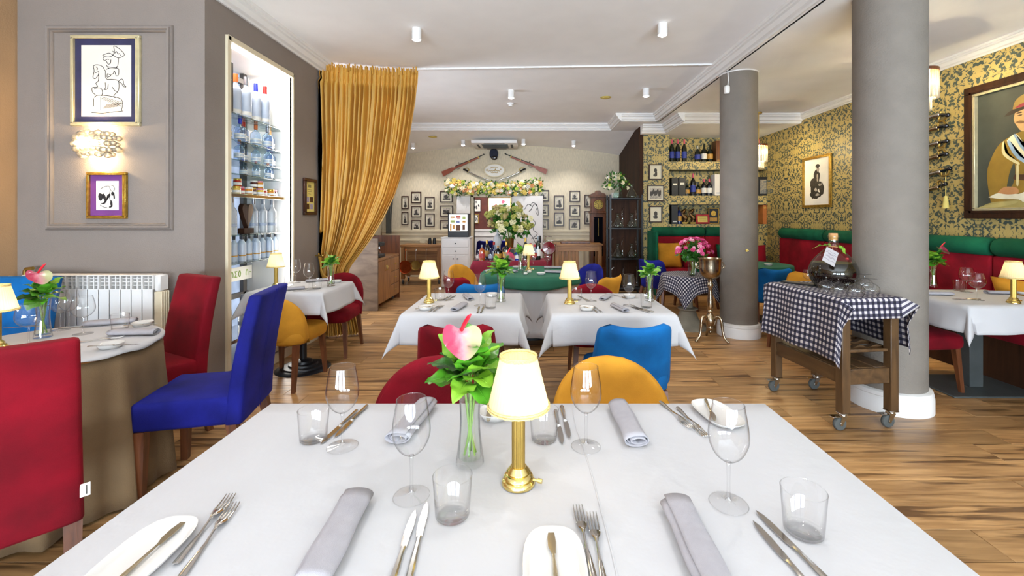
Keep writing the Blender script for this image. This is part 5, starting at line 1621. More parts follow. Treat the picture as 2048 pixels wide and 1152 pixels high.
def bloom_mb(kind, r=.03, seed=0):
    q = MB(); rr = random.Random(seed)
    if kind == 'rose':
        for k, (rad, el) in enumerate(((.35, .5), (.65, .35), (1.0, .1))):
            m = 4+k
            for i in range(m):
                a = 2*pi*i/m+k*.6
                c = (rad*r*.6*cos(a), rad*r*.6*sin(a), el*r)
                vs = [c]; 
                for j in range(6):
                    b = a-1+2*j/5
                    vs.append((c[0]+r*.55*cos(b), c[1]+r*.55*sin(b), c[2]+r*(.25-.15*k)))
                q.add(vs, [(0, j+1, j+2) for j in range(5)])
        q.sup((0, 0, r*.35), (r*.4, r*.4, r*.35), 1, 1, 8, 5)
    else:
        for i in range(9):
            a, b = rr.random()*6.28, rr.random()*1.4
            q.sup((r*.7*cos(a)*sin(b), r*.7*sin(a)*sin(b), r*.7*cos(b)), (r*.36,)*3, 1, 1, 6, 4)
    return q
def orient(o, p, n, roll=0):
    n = Vector(n).normalized()
    o.matrix_local = Tr(*p) @ n.to_track_quat('Z', 'Y').to_matrix().to_4x4() @ Matrix.Rotation(roll, 4, 'Z')
def leafscatter(pts, seed=0, L=.05):
    q = MB(); rr = random.Random(seed)
    for p in pts:
        d = Vector((rr.uniform(-1, 1), rr.uniform(-1, .3), rr.uniform(-1, 1))).normalized()
        s = d.cross(Vector((rr.uniform(-1, 1), rr.uniform(-1, 1), rr.uniform(-1, 1)))).normalized()
        p = Vector(p); l = L*rr.uniform(.6, 1.3)
        q.add([p, p+d*l*.5+s*l*.22, p+d*l, p+d*l*.5-s*l*.22], [(0, 1, 2, 3)])
    return q
ga = thing('flower_garland', 'garland of yellow, cream and orange flowers over the doorway', 'garland', (wallpx(989, 377).x, YB-.1, wallpx(989, 377).z))
rr = random.Random(21)
def gpt():
    u = rr.uniform(-1, 1); hz = .15+.05*abs(u)**3
    zc_ = .02+.06*u*u*(1 if u > 0 else .7)-.03
    a = rr.uniform(0, 2*pi); r_ = sqrt(rr.random())
    return u, (1.08*u, -.09*abs(cos(a))*r_-.02, zc_+hz*sin(a)*r_)
leafscatter([gpt()[1] for _ in range(900)], 3, .075).obj('leaves', M['leafd'], ga, 180)['kind'] = 'stuff'
leafscatter([gpt()[1] for _ in range(350)], 4, .06).obj('pale_leaves', M['leaf2'], ga, 180)['kind'] = 'stuff'
bc = [mat('bloom_yellow', '#e2c765', .7, var=.15, scale=60), mat('bloom_cream', '#ece0bb', .7, var=.1, scale=60), mat('bloom_orange', '#e09a62', .7, var=.2, scale=60), mat('bloom_lime', '#b3c24a', .7, var=.2, scale=60), mat('bloom_white', '#efebe0', .7, var=.08, scale=60)]
BP = {}
def bloom(par, ci, kind, p, n, sc, name='bloom'):
    k = (ci, kind)
    if k not in BP:
        o = bloom_mb(kind, .045, ci).obj(name, bc[ci], par, 180); BP[k] = o
    else:
        o = BP[k].copy(); COL.objects.link(o); o.parent = par
    orient(o, p, n, rr.random()*6); o.scale = (sc, sc, sc)
    return o
for k in range(190):
    u, p = gpt()
    n = (p[0]*0+rr.uniform(-.4, .4), -1, rr.uniform(-.5, .6))
    bloom(ga, (0, 1, 0, 2, 3, 1, 0, 4)[k % 8], 'rose' if k % 3 else 'cluster', (p[0], p[1]-.05, p[2]), n, rr.uniform(.55, 1.15))

# ------------------------------------------------------------------ grandfather clock, host desk, slicer
t = thing('grandfather_clock', 'tall brown grandfather clock against the back wall', 'clock', (1.53, 9.86, 0))
q = MB(); q.cbox(-.17, .17, -.12, .12, .1, 1.5, .008); q.cbox(-.19, .19, -.14, .13, 0, .25, .01); q.cbox(-.16, .16, -.13, .12, 1.5, 1.84, .006); q.cbox(-.19, .19, -.145, .13, 1.82, 1.86, .006); q.cbox(-.185, .185, -.14, .13, 1.46, 1.5, .006)
q.prism([(-.18, 1.86), (.18, 1.86), (.15, 1.9), (.06, 1.93), (.04, 1.97), (-.04, 1.97), (-.06, 1.93), (-.15, 1.9)], -.12, .1, 'y'); q.obj('case', M['mahog'], t)
q = MB(); q.cbox(-.1, .1, -.124, -.118, .5, 1.38, .002); q.obj('door_glass', M['bblack'], t)
q = MB(); q.lathe([(0, .132), (.1, .132), (.105, .138), (.11, .12), (0, .12)], 32)
for v in range(len(q.v)): x_, y_, z_ = q.v[v]; q.v[v] = (x_, -z_, 1.655+y_)
dl_ = q.obj('dial', M['brassm'], t)
q = MB()
for k in range(12):
    a = k*pi/6; q.cbox(.078*cos(a)-.008, .078*cos(a)+.008, -.139, -.134, 1.655+.078*sin(a)-.008, 1.655+.078*sin(a)+.008, .001)
q.tube([(0, -.14, 1.655), (-.05, -.14, 1.70)], .004, 5); q.tube([(0, -.14, 1.655), (.005, -.14, 1.58)], .004, 5)
q.obj('hands_and_numerals', M['black'], dl_)
q = MB(); q.tube([(0, -.128, 1.35), (0, -.128, .95)], .006); q.lathe([(0, 0), (.045, 0), (.045, .01), (0, .012)], 18)
for v in range(len(q.v)-36*2, len(q.v)): pass
q.obj('pendulum', M['brassm'], t)
t = thing('host_desk', 'oak standing desk on square legs in front of the clock', 'desk', (.99, 9.1, 0))
q = MB(); q.cbox(-.5, .5, -.25, .25, .79, .83, .006); q.obj('desk_top', M['oakh'], t)
q = MB(); q.cbox(-.46, .46, -.23, .23, .68, .79, .004); q.obj('apron', M['oakh'], t)
for sx in (-1, 1):
    for sy in (-1, 1):
        q = MB(); q.cbox(sx*.44-.035, sx*.44+.035, sy*.2-.035, sy*.2+.035, 0, .79, .005); q.obj('leg', M['oak'], t)
for i in range(6):
    q = MB(); q.cbox(-.42+i*.072, -.353+i*.072, -.2, -.18, .12, .7, .004); q.obj('board', M['oak'], t)
q = MB(); q.cbox(-.32, .28, -.17, .17, .0, .04, .008); solo('menu_book', q, M['mahog'], 'large closed brown book lying on the oak standing desk', 'book', (.96, 9.1, .831))
t = thing('meat_slicer', 'hand cranked slicing machine with a round dark red flywheel', 'slicer', (.38, 8.95, 0))
q = MB(); q.lathe([(0, .72), (.16, .72), (.17, .7), (.09, .62), (.06, .3), (.1, .1), (.22, .04), (.22, 0), (0, 0)], 28); q.obj('pedestal', M['burg'], t)
q = MB(); q.lathe([(0, .0), (.11, .0), (.125, .01), (.13, .025), (.12, .04), (.03, .03), (.02, .05), (0, .05)], 36)
for v in range(len(q.v)): x_, y_, z_ = q.v[v]; q.v[v] = (x_, -.16-z_, .76+y_)
q.obj('flywheel', mat('slicer_red_enamel', '#7c0f1c', .2, coat=.6), t)
q = MB(); q.tube([(.125*cos(a*pi/18), -.19, .76+.125*sin(a*pi/18)) for a in range(37)], .007, 8); q.sup((0, -.215, .76), (.018, .012, .018), 1, 1, 12, 8); q.tube([(.12, -.17, .79), (.15, -.25, .85)], .008); q.obj('rim_and_hub', M['chrome'], t)
q = MB(); q.cbox(-.12, .12, -.14, .12, .72, .80, .02, 2); q.tube([(-.1, 0, .8), (-.06, 0, .98), (.08, 0, .98)], .012); q.cbox(-.02, .1, -.08, .08, .9, .91, .003); q.obj('body', M['steel'], t)

# ------------------------------------------------------------------ white cabinet and lit display case
t = thing('white_cabinet', 'narrow white cabinet with two drawers and two doors beside the doorway', 'cabinet', (-1.43, 8.55, 0))
q = MB(); q.cbox(-.27, .27, -.2, .2, .04, .975, .006); q.cbox(-.285, .285, -.215, .2, .975, .99, .004); q.obj('body', M['white'], t)
for z0, z1 in ((.8, .95), (.66, .79)):
    q = MB(); q.cbox(-.245, .245, -.212, -.2, z0, z1, .004); d_ = q.obj('drawer', M['white'], t)
    q = MB(); q.tube([(0, -.21, (z0+z1)/2), (0, -.235, (z0+z1)/2)], .012, 10); q.obj('knob', M['black'], d_)
for s in (-1, 1):
    q = MB(); q.cbox(min(s*.005, s*.245), max(s*.005, s*.245), -.212, -.2, .06, .64, .004); d_ = q.obj('door', M['white'], t)
    q = MB(); q.tube([(s*.04, -.21, .58), (s*.04, -.235, .58)], .012, 10); q.obj('knob', M['black'], d_)
t = thing('display_case', 'black countertop case with a lit picture panel on the white cabinet', 'display case', (-1.38, 8.52, .9905))
q = MB(); q.cbox(-.2, .2, -.16, .16, .0, .12, .006); q.cbox(-.2, .2, .14, .16, .1, .46, .004); q.cbox(-.2, -.175, -.16, .16, .1, .46, .003); q.cbox(.175, .2, -.16, .16, .1, .46, .003); q.cbox(-.2, .2, -.16, .16, .44, .46, .004); q.obj('housing', M['blackp'], t)
q = MB(); q.box(-.175, .175, -.15, -.14, .12, .44); sc_ = q.obj('lit_panel', emitter('lit_panel', (1, .97, .88), 1.6), t)
pc = [mat('menu_orange', '#c98a3a', .6), mat('menu_red', '#c2402e', .6), mat('menu_blue', '#7a86b8', .6), mat('menu_brown', '#6b4227', .6), mat('menu_green', '#a8b86a', .6)]
for i, (x0, x1, z0, z1, m) in enumerate(((-.15, -.07, .37, .40, 0), (-.15, -.09, .35, .36, 0), (-.045, .045, .37, .41, 1), (-.03, .04, .345, .365, 1), (.08, .14, .35, .40, 4), (-.15, -.06, .28, .33, 4), (-.04, .03, .27, .32, 2), (.08, .14, .28, .32, 0), (-.16, -.13, .13, .26, 0), (-.11, -.07, .16, .24, 0), (-.05, .04, .13, .24, 3), (.08, .13, .14, .24, 3))):
    q = MB(); q.box(x0, x1, -.1525, -.1495, z0, z1); q.obj('menu_picture', pc[m], sc_)

# ------------------------------------------------------------------ kitchen trolley with copper pans
t = thing('kitchen_trolley', 'wooden kitchen trolley on wheels with copper pans hanging from it', 'trolley', (-2.24, 9.15, 0))
q = MB(); q.cbox(-.42, .42, -.25, .25, .76, .81, .006); q.obj('top', M['oakh'], t)
for sx in (-1, 1):
    for sy in (-1, 1):
        q = MB(); q.cbox(sx*.37-.035, sx*.37+.035, sy*.2-.035, sy*.2+.035, .11, .76, .004); q.obj('leg', M['oak'], t)
        q = MB(); q.M = Tr(sx*.37, sy*.2, .045) @ Matrix.Rotation(pi/2, 4, 'Y'); q.lathe([(0, -.016), (.03, -.018), (.044, -.012), (.045, .012), (.03, .018), (0, .016)], 16); q.M = None
        wz = q.obj('caster', M['rubber'], t); q = MB(); q.cbox(sx*.37-.028, sx*.37+.028, sy*.2-.02, sy*.2+.02, .07, .11, .004); q.obj('bracket', M['steel'], wz)
q = MB(); q.cbox(-.4, .4, -.22, .22, .19, .26, .004); q.obj('shelf', M['oakh'], t)
q = MB(); q.cbox(-.36, .36, -.215, -.19, .68, .76, .003); q.cbox(-.36, .36, .1, .12, .26, .74, .003); q.obj('rail', M['oakh'], t)
def pan(label, x, z, r, m, sk):
    p = thing('copper_pan', label, 'pan', (-2.24+x, 8.885, z), 0, 'copper pans on the kitchen trolley')
    q = MB(); q.lathe([(0, .0), (r*.92, .0), (r, .012), (r*1.02, .05), (r*1.05, .055), (r*.97, .05), (r*.94, .012), (0, .008)], 28)
    for v in range(len(q.v)): x_, y_, z_ = q.v[v]; q.v[v] = (x_, -z_+.02, y_-.23-r)
    q.obj('pan_body', m, p)
    q = MB(); q.tube([(0, 0, -.24), (0, -.015, -.15), (0, 0, -.03), (0.012, 0, 0), (0, 0, .012), (-.012, 0, 0), (0, 0, -.03)], [.007, .007, .006, .005, .005, .005, .005], 8); q.obj('handle', M['steel'] if sk else M['copper'], p)
    return p
pan('large oval copper pan hanging nearest the curtain side', -.30, .72, .13, M['copper'], False)
pan('brass coloured copper saucepan hanging in the middle of the trolley', -.09, .72, .095, M['brassm'], True)
pan('reddish copper saucepan hanging nearest the white cabinet', .12, .72, .085, M['copper'], True)
b = thing('pepper_mills', 'pair of small dark jars on the kitchen trolley top', 'jars', (-2.06, 9.15, .8105))
for x in (-.045, .05):
    q = MB(); q.lathe([(0, .13), (.025, .13), (.03, .11), (.035, .09), (.036, 0), (0, 0)], 16, (x, 0, 0)); q.obj('jar', M['blackp'], b)

# ------------------------------------------------------------------ sideboard behind the curtain
t = thing('wooden_sideboard', 'tall grey brown sideboard with oak door and drawers behind the curtain', 'sideboard', (-2.6, 6.95, 0))
q = MB(); q.cbox(-.36, .36, -.545, -.52, 0, 1.07, .003); q.obj('end_panel', M['greyply'], t)
q = MB(); q.cbox(-.36, .36, .52, .545, 0, 1.07, .003); q.cbox(-.36, -.33, -.52, .52, .05, 1.07, .003); q.obj('back_panel', M['mahog'], t)
q = MB(); q.cbox(-.33, .335, -.52, .52, .07, .72, .003); q.cbox(-.33, .35, -.52, .52, .72, .755, .004); q.obj('carcass', M['oakh'], t)
q = MB(); q.cbox(.335, .352, -.515, .06, .09, .715, .003); d_ = q.obj('door', M['oak'], t)
for yy in (-.19, -.14):
    q = MB(); q.tube([(.35, yy, .63), (.375, yy, .62), (.375, yy, .56), (.35, yy, .55)], .005); q.obj('handle', M['brassm'], d_)
for z0, z1 in ((.5, .715), (.29, .49), (.09, .28)):
    q = MB(); q.cbox(.335, .352, .07, .515, z0, z1, .003); d_ = q.obj('drawer', M['oak'], t)
    q = MB(); q.tube([(.35, .28, (z0+z1)/2), (.375, .29, (z0+z1)/2), (.375, .31, (z0+z1)/2), (.35, .32, (z0+z1)/2)], .006); q.obj('handle', M['brassm'], d_)
for yy in (-.4, .4):
    q = MB(); q.M = Tr(.28, yy, .035) @ Matrix.Rotation(pi/2, 4, 'Y'); q.lathe([(0, -.012), (.03, -.012), (.035, 0), (.03, .012), (0, .012)], 14); q.obj('caster', M['rubber'], t)
t = thing('coffee_machine', 'small black coffee machine in the open niche of the sideboard', 'machine', (-2.42, 6.78, .7555))
q = MB(); q.cbox(-.12, .12, -.14, .14, 0, .05, .01); q.cbox(-.12, .0, -.14, .14, .05, .24, .01); q.cbox(-.12, .12, -.12, .12, .17, .24, .015); q.obj('body', M['blackp'], t)
q = MB(); q.tube([(.07, 0, .17), (.07, 0, .13)], .015); q.lathe([(.02, .05), (.026, .1)], 12, (.07, 0, 0)); q.obj('spout', M['steel'], t)
t = thing('cream_lamp', 'cream cone lampshade standing on the sideboard behind the curtain', 'lamp', (-2.6, 7.2, 1.071))
q = MB(); q.lathe([(.12, .1), (.05, .26)], 24); q.obj('shade', M['shade'], t); q = MB(); q.lathe([(0, .0), (.05, 0), (.05, .012), (.012, .02), (.012, .24), (0, .24)], 16); q.obj('base', M['brassm'], t)
q = MB()
def gd(u, v):
    z = 2.75-1.75*v; half = .25*(1-.75*min(1, v*1.25))+.03
    return (-3.33+.04*sin(u*26)+.10*u, 9.2+(2*u-1)*half*1.2, z) if False else (-3.2+(2*u-1)*half*.7, 9.86-.03*sin(u*28), z)
q.grid(gd, 48, 12); solo('grey_drape', q, mat('grey_drape', '#6d6a62', .8, var=.15), 'grey drape gathered in the corner behind the sideboard', 'curtain', ang=180)

# ------------------------------------------------------------------ seen through the doorway: prints and two chairs of the far room
for (a, b, c, d), lb, col in (((946, 398, 963, 424), 'black and white print seen through the doorway at its curtain side, upper', None), ((946, 428, 958, 447), 'small print in a gilt frame seen through the doorway, lower', None), ((976, 394, 1022, 432), 'wide pale print with pink spots seen through the doorway', 1)):
    p0, p1 = at(a, d, 12.6), at(c, b, 12.6)
    t, sh, iw, ih = picture('framed_print', lb, 'picture', ((p0.x+p1.x)/2, 12.6, (p0.z+p1.z)/2), p1.x-p0.x, p1.z-p0.z, M['framegold'] if 'gilt' in lb or col else M['framed'], .02, None, 0, M['paperw'])
    q = MB()
    for k in range(6): blob(q, rr.uniform(-.35, .35)*iw, rr.uniform(-.3, .35)*ih, iw*.08, ih*.1, -.0086-.0001*k, 9, .5, rr)
    q.obj('ink_spots', M['ink'] if not col else mat('pink_spots', '#c0506a', .7), sh)
low_chair('blue', 'square', (-1.15, 11.3, 0), .1, 'royal blue chair in the far room at the curtain side of the doorway')
low_chair('blue', 'square', (-.6, 11.5, 0), -.1, 'royal blue chair in the far room behind the bottles')
# ------------------------------------------------------------------ bar table with bottles and the big flower arrangement
t = thing('bar_table', 'narrow table under burgundy cloth behind the green round table', 'table', (-.3, 6.5, 0))
q = MB(); q.cbox(-.52, .52, -.22, .22, .72, .745, .004); q.obj('tabletop', M['oakh'], t)
for sx in (-1, 1):
    for sy in (-1, 1):
        q = MB(); q.cbox(sx*.46-.025, sx*.46+.025, sy*.17-.025, sy*.17+.025, 0, .72, .003); q.obj('leg', M['oak'], t)
cloth('tablecloth', drape(1.05, .45, .45, .748, 31, .03), M['burg'], 'burgundy cloth of the narrow bottle table', loc=(-.3, 6.5, 0))
BZ = .7525
def winebottle(key, gm, capm, lab, label, loc, group, h=1.0, fat=1.0, scale=1.0):
    def mk(l):
        b = thing('wine_bottle', l, 'bottle')
        f = fat
        q = MB(); q.lathe(spline([(0, .001), (.036*f, .001), (.039*f, .008), (.039*f, .17*h), (.034*f, .2*h), (.018, .235*h), (.0145, .26*h), (.0145, .3*h)], 2), 18); q.obj('glass_body', gm, b, 60)
        q = MB(); q.lathe([(0, .303*h), (.0165, .303*h), (.017, .23*h+.02), (.0148, .23*h+.02)], 14); q.obj('capsule', capm, b)
        if lab: q = MB(); q.lathe([(.0396*f, .05*h), (.0396*f, .14*h)], 18); q.obj('label', lab, b, 180)
        return b
    return proto(('wb', key), mk, loc, 0, label, group)
BB = [(958, 6.42, M['clearb'], capcols[1], M['labw'], .5, 1.0), (964, 6.36, M['amber'], M['bblack'], M['labred'], .75, 1.15), (974, 6.5, M['bblack'], M['framegold'], M['labgold'], .95, .95), (981, 6.38, M['clearb'], M['bblack'], M['labblue'], .6, 1.0),
      (988, 6.52, M['clearb'], capcols[0], M['labw'], .85, .9), (996, 6.4, M['bblack'], M['cork'], M['labgold'], .7, 1.5), (1013, 6.36, M['bglass'], M['framegold'], M['labgold'], .88, 1.45), (1034, 6.38, mat('blue_bottle_glass', '#1a2f9a', .1, coat=.5), M['paperw'], M['labw'], .5, 1.0),
      (1061, 6.5, M['amber'], M['labred'], M['labred'], .8, .9), (1069, 6.42, M['clearb'], M['labred'], M['labred'], .75, .95), (1076, 6.46, M['bglass'], M['bglass'], M['labw'], 1.15, 1.0), (1051, 6.55, M['bglass'], M['framegold'], M['labgold'], 1.05, .9)]
BLB = ['short clear bottle at the door end of the burgundy table', 'amber spirit bottle with dark cap on the burgundy table', 'dark bottle with gold cap behind the anthurium on the burgundy table', 'short clear bottle with blue grey label on the burgundy table', 'slim clear bottle with red cap on the burgundy table', 'round bellied black bottle with cork on the burgundy table', 'wide green bottle with yellow neck on the burgundy table', 'small bright blue bottle on the burgundy table', 'amber bottle with red label beside the green table lamp', 'pale bottle with red cap beside the tall dark wine bottle', 'tall dark green wine bottle at the slicer end of the burgundy table', 'dark green bottle with gold neck behind the green table lamp']
for i, (px, Y, gm, cm, lb, h, f) in enumerate(BB):
    winebottle(('bar', i), gm, cm, lb, BLB[i], ((px-CX)*Y/F_PX, Y, BZ), 'bottles on the burgundy table', h, f)
for i, px in enumerate((951, 956, 968)):
    proto('tumbler', mk_tumbler, ((px-CX)*6.33/F_PX, 6.33, BZ), 0, 'small glass on the bottle table, %s from the door side' % ORD[i], 'glasses on the burgundy table')
t = thing('menu_box', 'small framed blackboard box under the big flower pot', 'box', ((1018-CX)*6.62/F_PX, 6.62, BZ))
q = MB(); q.cbox(-.1, .1, -.08, .08, 0, .17, .004); q.obj('box_frame', M['oakh'], t); q = MB(); q.box(-.085, .085, -.083, -.079, .015, .155); q.obj('board', M['blackp'], t)
ux, uy, uz = (1019-CX)*6.62/F_PX, 6.62, BZ+.1705
t = thing('gold_flower_pot', 'gold metal pot holding the big flower arrangement', 'pot', (ux, uy, uz))
q = MB(); q.lathe([(0, 0), (.055, 0), (.06, .01), (.07, .13), (.075, .14), (.065, .14), (.055, .02), (0, .02)], 28); q.obj('pot_wall', M['brassm'], t)
fa = thing('flower_arrangement', 'large arrangement of olive green hydrangeas and cream blooms', 'flowers', (ux, uy, uz+.08))
rr = random.Random(31)
bc += [mat('hydrangea_olive', '#8a8a3e', .8, var=.35, scale=50), mat('hydrangea_pale', '#cfc59a', .8, var=.2, scale=50), mat('bloom_dusky', '#9c8a58', .8, var=.25, scale=50)]
ps = []
for k in range(75):
    a = rr.uniform(0, 2*pi); el = rr.uniform(-.25, 1.0); r_ = rr.uniform(.55, 1)
    p = (.37*r_*cos(a)*cos(el*1.2), -.16-.16*abs(sin(a))*r_*cos(el) if sin(a) < .2 else .1*r_*sin(a), .3+.27*sin(el*1.5)*r_-.02)
    ps.append(p)
    n = Vector((p[0], p[1]-.3, (p[2]-.2)))
    big = k % 3 != 2
    o = bloom(fa, (5, 6, 5, 5, 7, 6)[k % 6], 'cluster' if big else 'rose', p, n, rr.uniform(1.1, 1.75) if big else rr.uniform(.8, 1.2), 'hydrangea' if big else 'bloom')
q = leafscatter([(p[0]*rr.uniform(.4, 1.05), p[1]*rr.uniform(.3, 1), p[2]*rr.uniform(.5, 1.05)) for p in ps for _ in range(9)], 5, .09); q.obj('leaves', M['leafd'], fa, 180)['kind'] = 'stuff'
for k in range(9):
    p = ps[k*7]; q = MB(); q.tube([(0, 0, 0), (p[0]*.3, p[1]*.3, p[2]*.6), p], .005, 6); q.obj('stem', M['stem'], fa, 180)
t = thing('glass_cloche', 'tall clear glass decanter beside the gold flower pot', 'decanter', ((995-CX)*6.6/F_PX, 6.6, BZ))
q = MB(); q.lathe(spline([(0, .0), (.05, 0), (.055, .01), (.05, .1), (.05, .2), (.065, .26), (.05, .33), (.015, .38), (.015, .44), (0, .45)], 3), 24); q.obj('glass_body', M['frost'], t, 60)

# ------------------------------------------------------------------ round table with green top cloth
GC = (-.0, 5.1)
rt2 = thing('round_table', 'round table under white cloth and green top cloth in the middle', 'table', (GC[0], GC[1], 0))
q = MB(); q.lathe([(0, .72), (.545, .72), (.548, .73), (.545, .742), (0, .742)], 48); q.obj('tabletop', M['oakh'], rt2)
q = MB(); q.lathe([(.04, .72), (.04, .06), (.22, .03), (.22, 0), (0, 0)], 24); q.obj('pedestal', M['black'], rt2)
cloth('tablecloth', round_cloth(.55, .744, .13, 15, .018, 8, .035), M['linen'], 'long white cloth in even folds under the green top cloth', loc=(GC[0], GC[1], 0), ang=180)
q = MB()
def gtop(u, v):
    a = 2*pi*u
    if v < .7: r = .562*v/.7; z = .750
    else:
        e = (v-.7)/.3*.115; r = .562+.010*min(1, e/.02)+.03*(e/.115)+.008*(e/.115)*sin(9*a); z = .750-e-.012*sin(4*a+1)*(e/.115)
    return (r*cos(a), r*sin(a), z)
q.grid(gtop, 96, 16, wrap=True)
cloth('table_topper', q, M['greencloth'], 'dark green top cloth of the round table in the middle', 'tablecloth', (GC[0], GC[1], 0), ang=180)
gz = .754
gp = lambda px, py: tuple(onz(px, py, gz))
proto('lamp', mk_lamp, gp(1057, 541), 0, 'brass table lamp on the green round table', 'brass table lamps')
proto('glass', mk_wineglass, gp(1050, 546), 0, 'wine glass left of the lamp on the green round table', 'glasses on the green table')
proto('glass', mk_wineglass, gp(1066, 538), 0, 'wine glass just behind the lamp on the green round table', 'glasses on the green table')
proto('glass', mk_wineglass, gp(1095, 538), 0, 'wine glass under the slicer wheel on the green round table', 'glasses on the green table')
for i, (px, py, lb) in enumerate(((978, 544, 'white bread plate at the near left of the green round table'), (1082, 549, 'white bread plate at the near side of the green round table'), (1033, 536, 'white bread plate at the far side of the green round table'))):
    proto('plates', mk_plate, gp(px, py), pi/2, lb, 'plates on the green table')
for i, (px, py, rz, lb) in enumerate(((1018, 544, 1.0, 'rolled napkin behind the anthurium on the green round table'), (1108, 546, 1.3, 'rolled napkin at the near right of the green round table'), (1106, 537, 1.5, 'rolled napkin at the far right of the green round table'))):
    proto('napkin', mk_napkin, gp(px, py), rz, lb, 'napkins on the green table', .85)
for i, (px, py) in enumerate(((1051, 549), (1059, 545))):
    t = thing('tea_light', 'glass tea light holder in front of the lamp, %s of two' % ('nearer' if i == 0 else 'farther'), 'candle holder', gp(px, py), 0, 'tea lights on the green table')
    q = MB(); q.lathe([(0, .001), (.028, .001), (.034, .05), (.031, .05), (.026, .006)], 18); q.obj('holder', M['glass'], t, 60)
    q = MB(); q.lathe([(0, .022), (.02, .022), (.02, .004), (0, .004)], 14); q.obj('candle', M['paperw'], t)
proto('vase', mk_vase, gp(1041, 540), 0, 'clear glass vase on the green round table', 'glass vases')
proto('bouquet2', lambda l: mk_bouquet(l, 5, False, 14, .1), gp(1041, 540), 2.0, 'bunch of light green leaves on the green round table', 'leaf bouquets')
low_chair('gold', 'round', (-.72, 5.45, 0), pi+.95, 'gold velvet chair at the far left of the green round table')
low_chair('red', 'square', (-.62, 4.72, 0), -.75, 'red velvet chair between green round table and middle left table')
low_chair('blue', 'round', (.62, 5.5, 0), pi-.9, 'royal blue velvet chair at the far side of the green round table')
low_chair('gold', 'square', (.67, 4.72, 0), .85, 'gold velvet chair between green round table and middle right table')
# ------------------------------------------------------------------ decanter rack
t = thing('decanter_rack', 'tall black metal rack with glass decanters beside the dark partition', 'rack', (1.7, 7.85, 0))
for sx in (-1, 1):
    for sy in (-1, 1):
        q = MB(); q.cbox(sx*.28-.017, sx*.28+.017, sy*.16-.017, sy*.16+.017, 0, 1.78, .003); q.obj('post', M['black'], t)
q = MB(); q.cbox(-.275, .275, .15, .158, .02, 1.75, .001); q.obj('back_panel', M['darkwood'], t)  # added dark sheet, stands in for the dark gaps behind the shelves
RZ_ = [1.72, 1.19, .65, .13]
for z in RZ_:
    q = MB(); q.cbox(-.28, .28, -.16, .16, z-.025, z, .003); q.obj('shelf', M['black'], t)
def mk_dec(l):
    b = thing('decanter', l, 'decanter')
    q = MB(); q.lathe(spline([(0, .001), (.06, .001), (.085, .012), (.09, .04), (.07, .1), (.035, .16), (.025, .2), (.03, .24), (.045, .26)], 3), 24); q.obj('glass_body', M['glassg'], b, 60)
    return b
def mk_dec2(l):
    b = thing('curved_decanter', l, 'decanter')
    q = MB(); q.tube(spline([(0, 0, .0), (0, 0, .04), (.0, 0, .15), (-.02, 0, .25), (.0, 0, .33), (.05, 0, .37)], 4), [.005, .03, .036, .036, .035, .034, .032, .03, .028, .024, .02, .018, .016, .015, .014, .014, .014, .014, .014, .015, .018], 14); q.obj('glass_body', M['glass'], b, 180)
    q = MB(); q.lathe([(0, 0), (.04, 0), (.04, .006), (.012, .012), (0, .012)], 18); q.obj('foot', M['glass'], b)
    return b
for s_, z in enumerate(RZ_):
    for i, dx in enumerate((-.13, .12)):
        if s_ < 3: proto('dec', mk_dec, (1.7+dx, 7.78, z+.001), 0, 'bell shaped glass decanter on the %s rack shelf, %s side' % (('top', 'second', 'third', 'lowest')[s_], ('clock', 'partition')[i]), 'decanters on the black rack')
    if s_ > 0:
        for i, dx in enumerate((-.23, -.02, .22)):
            proto('dec2', mk_dec2, (1.7+dx, 7.90 if s_ < 3 else 7.82, z+.001), i*.8, 'curved neck glass decanter on the %s rack shelf, %s from the clock' % (('top', 'second', 'third', 'lowest')[s_], ORD[i]), 'decanters on the black rack', .95)
t = thing('rack_flowers', 'cream and green flower bunch on top of the black rack', 'flowers', (1.55, 7.93, 1.721))
q = MB(); q.lathe([(0, 0), (.06, 0), (.075, .1), (.06, .1), (.05, .01), (0, .01)], 18); q.obj('pot', M['porc'], t)
rr = random.Random(51)
def rp_():
    a, b, r_ = rr.uniform(0, 6.28), rr.uniform(-.3, 1.5), rr.uniform(.6, 1)
    return (.25*r_*cos(a)*cos(b)+.02, .14*r_*sin(a)*cos(b), .24+.22*r_*sin(b))
for k in range(52):
    p = rp_(); bloom(t, (1, 4, 6, 3, 1)[k % 5], 'rose' if k % 2 else 'cluster', p, (p[0], p[1]-.4, p[2]-.15), rr.uniform(.5, .8))
leafscatter([rp_() for _ in range(260)], 6, .07).obj('leaves', M['leafd'], t, 180)['kind'] = 'stuff'

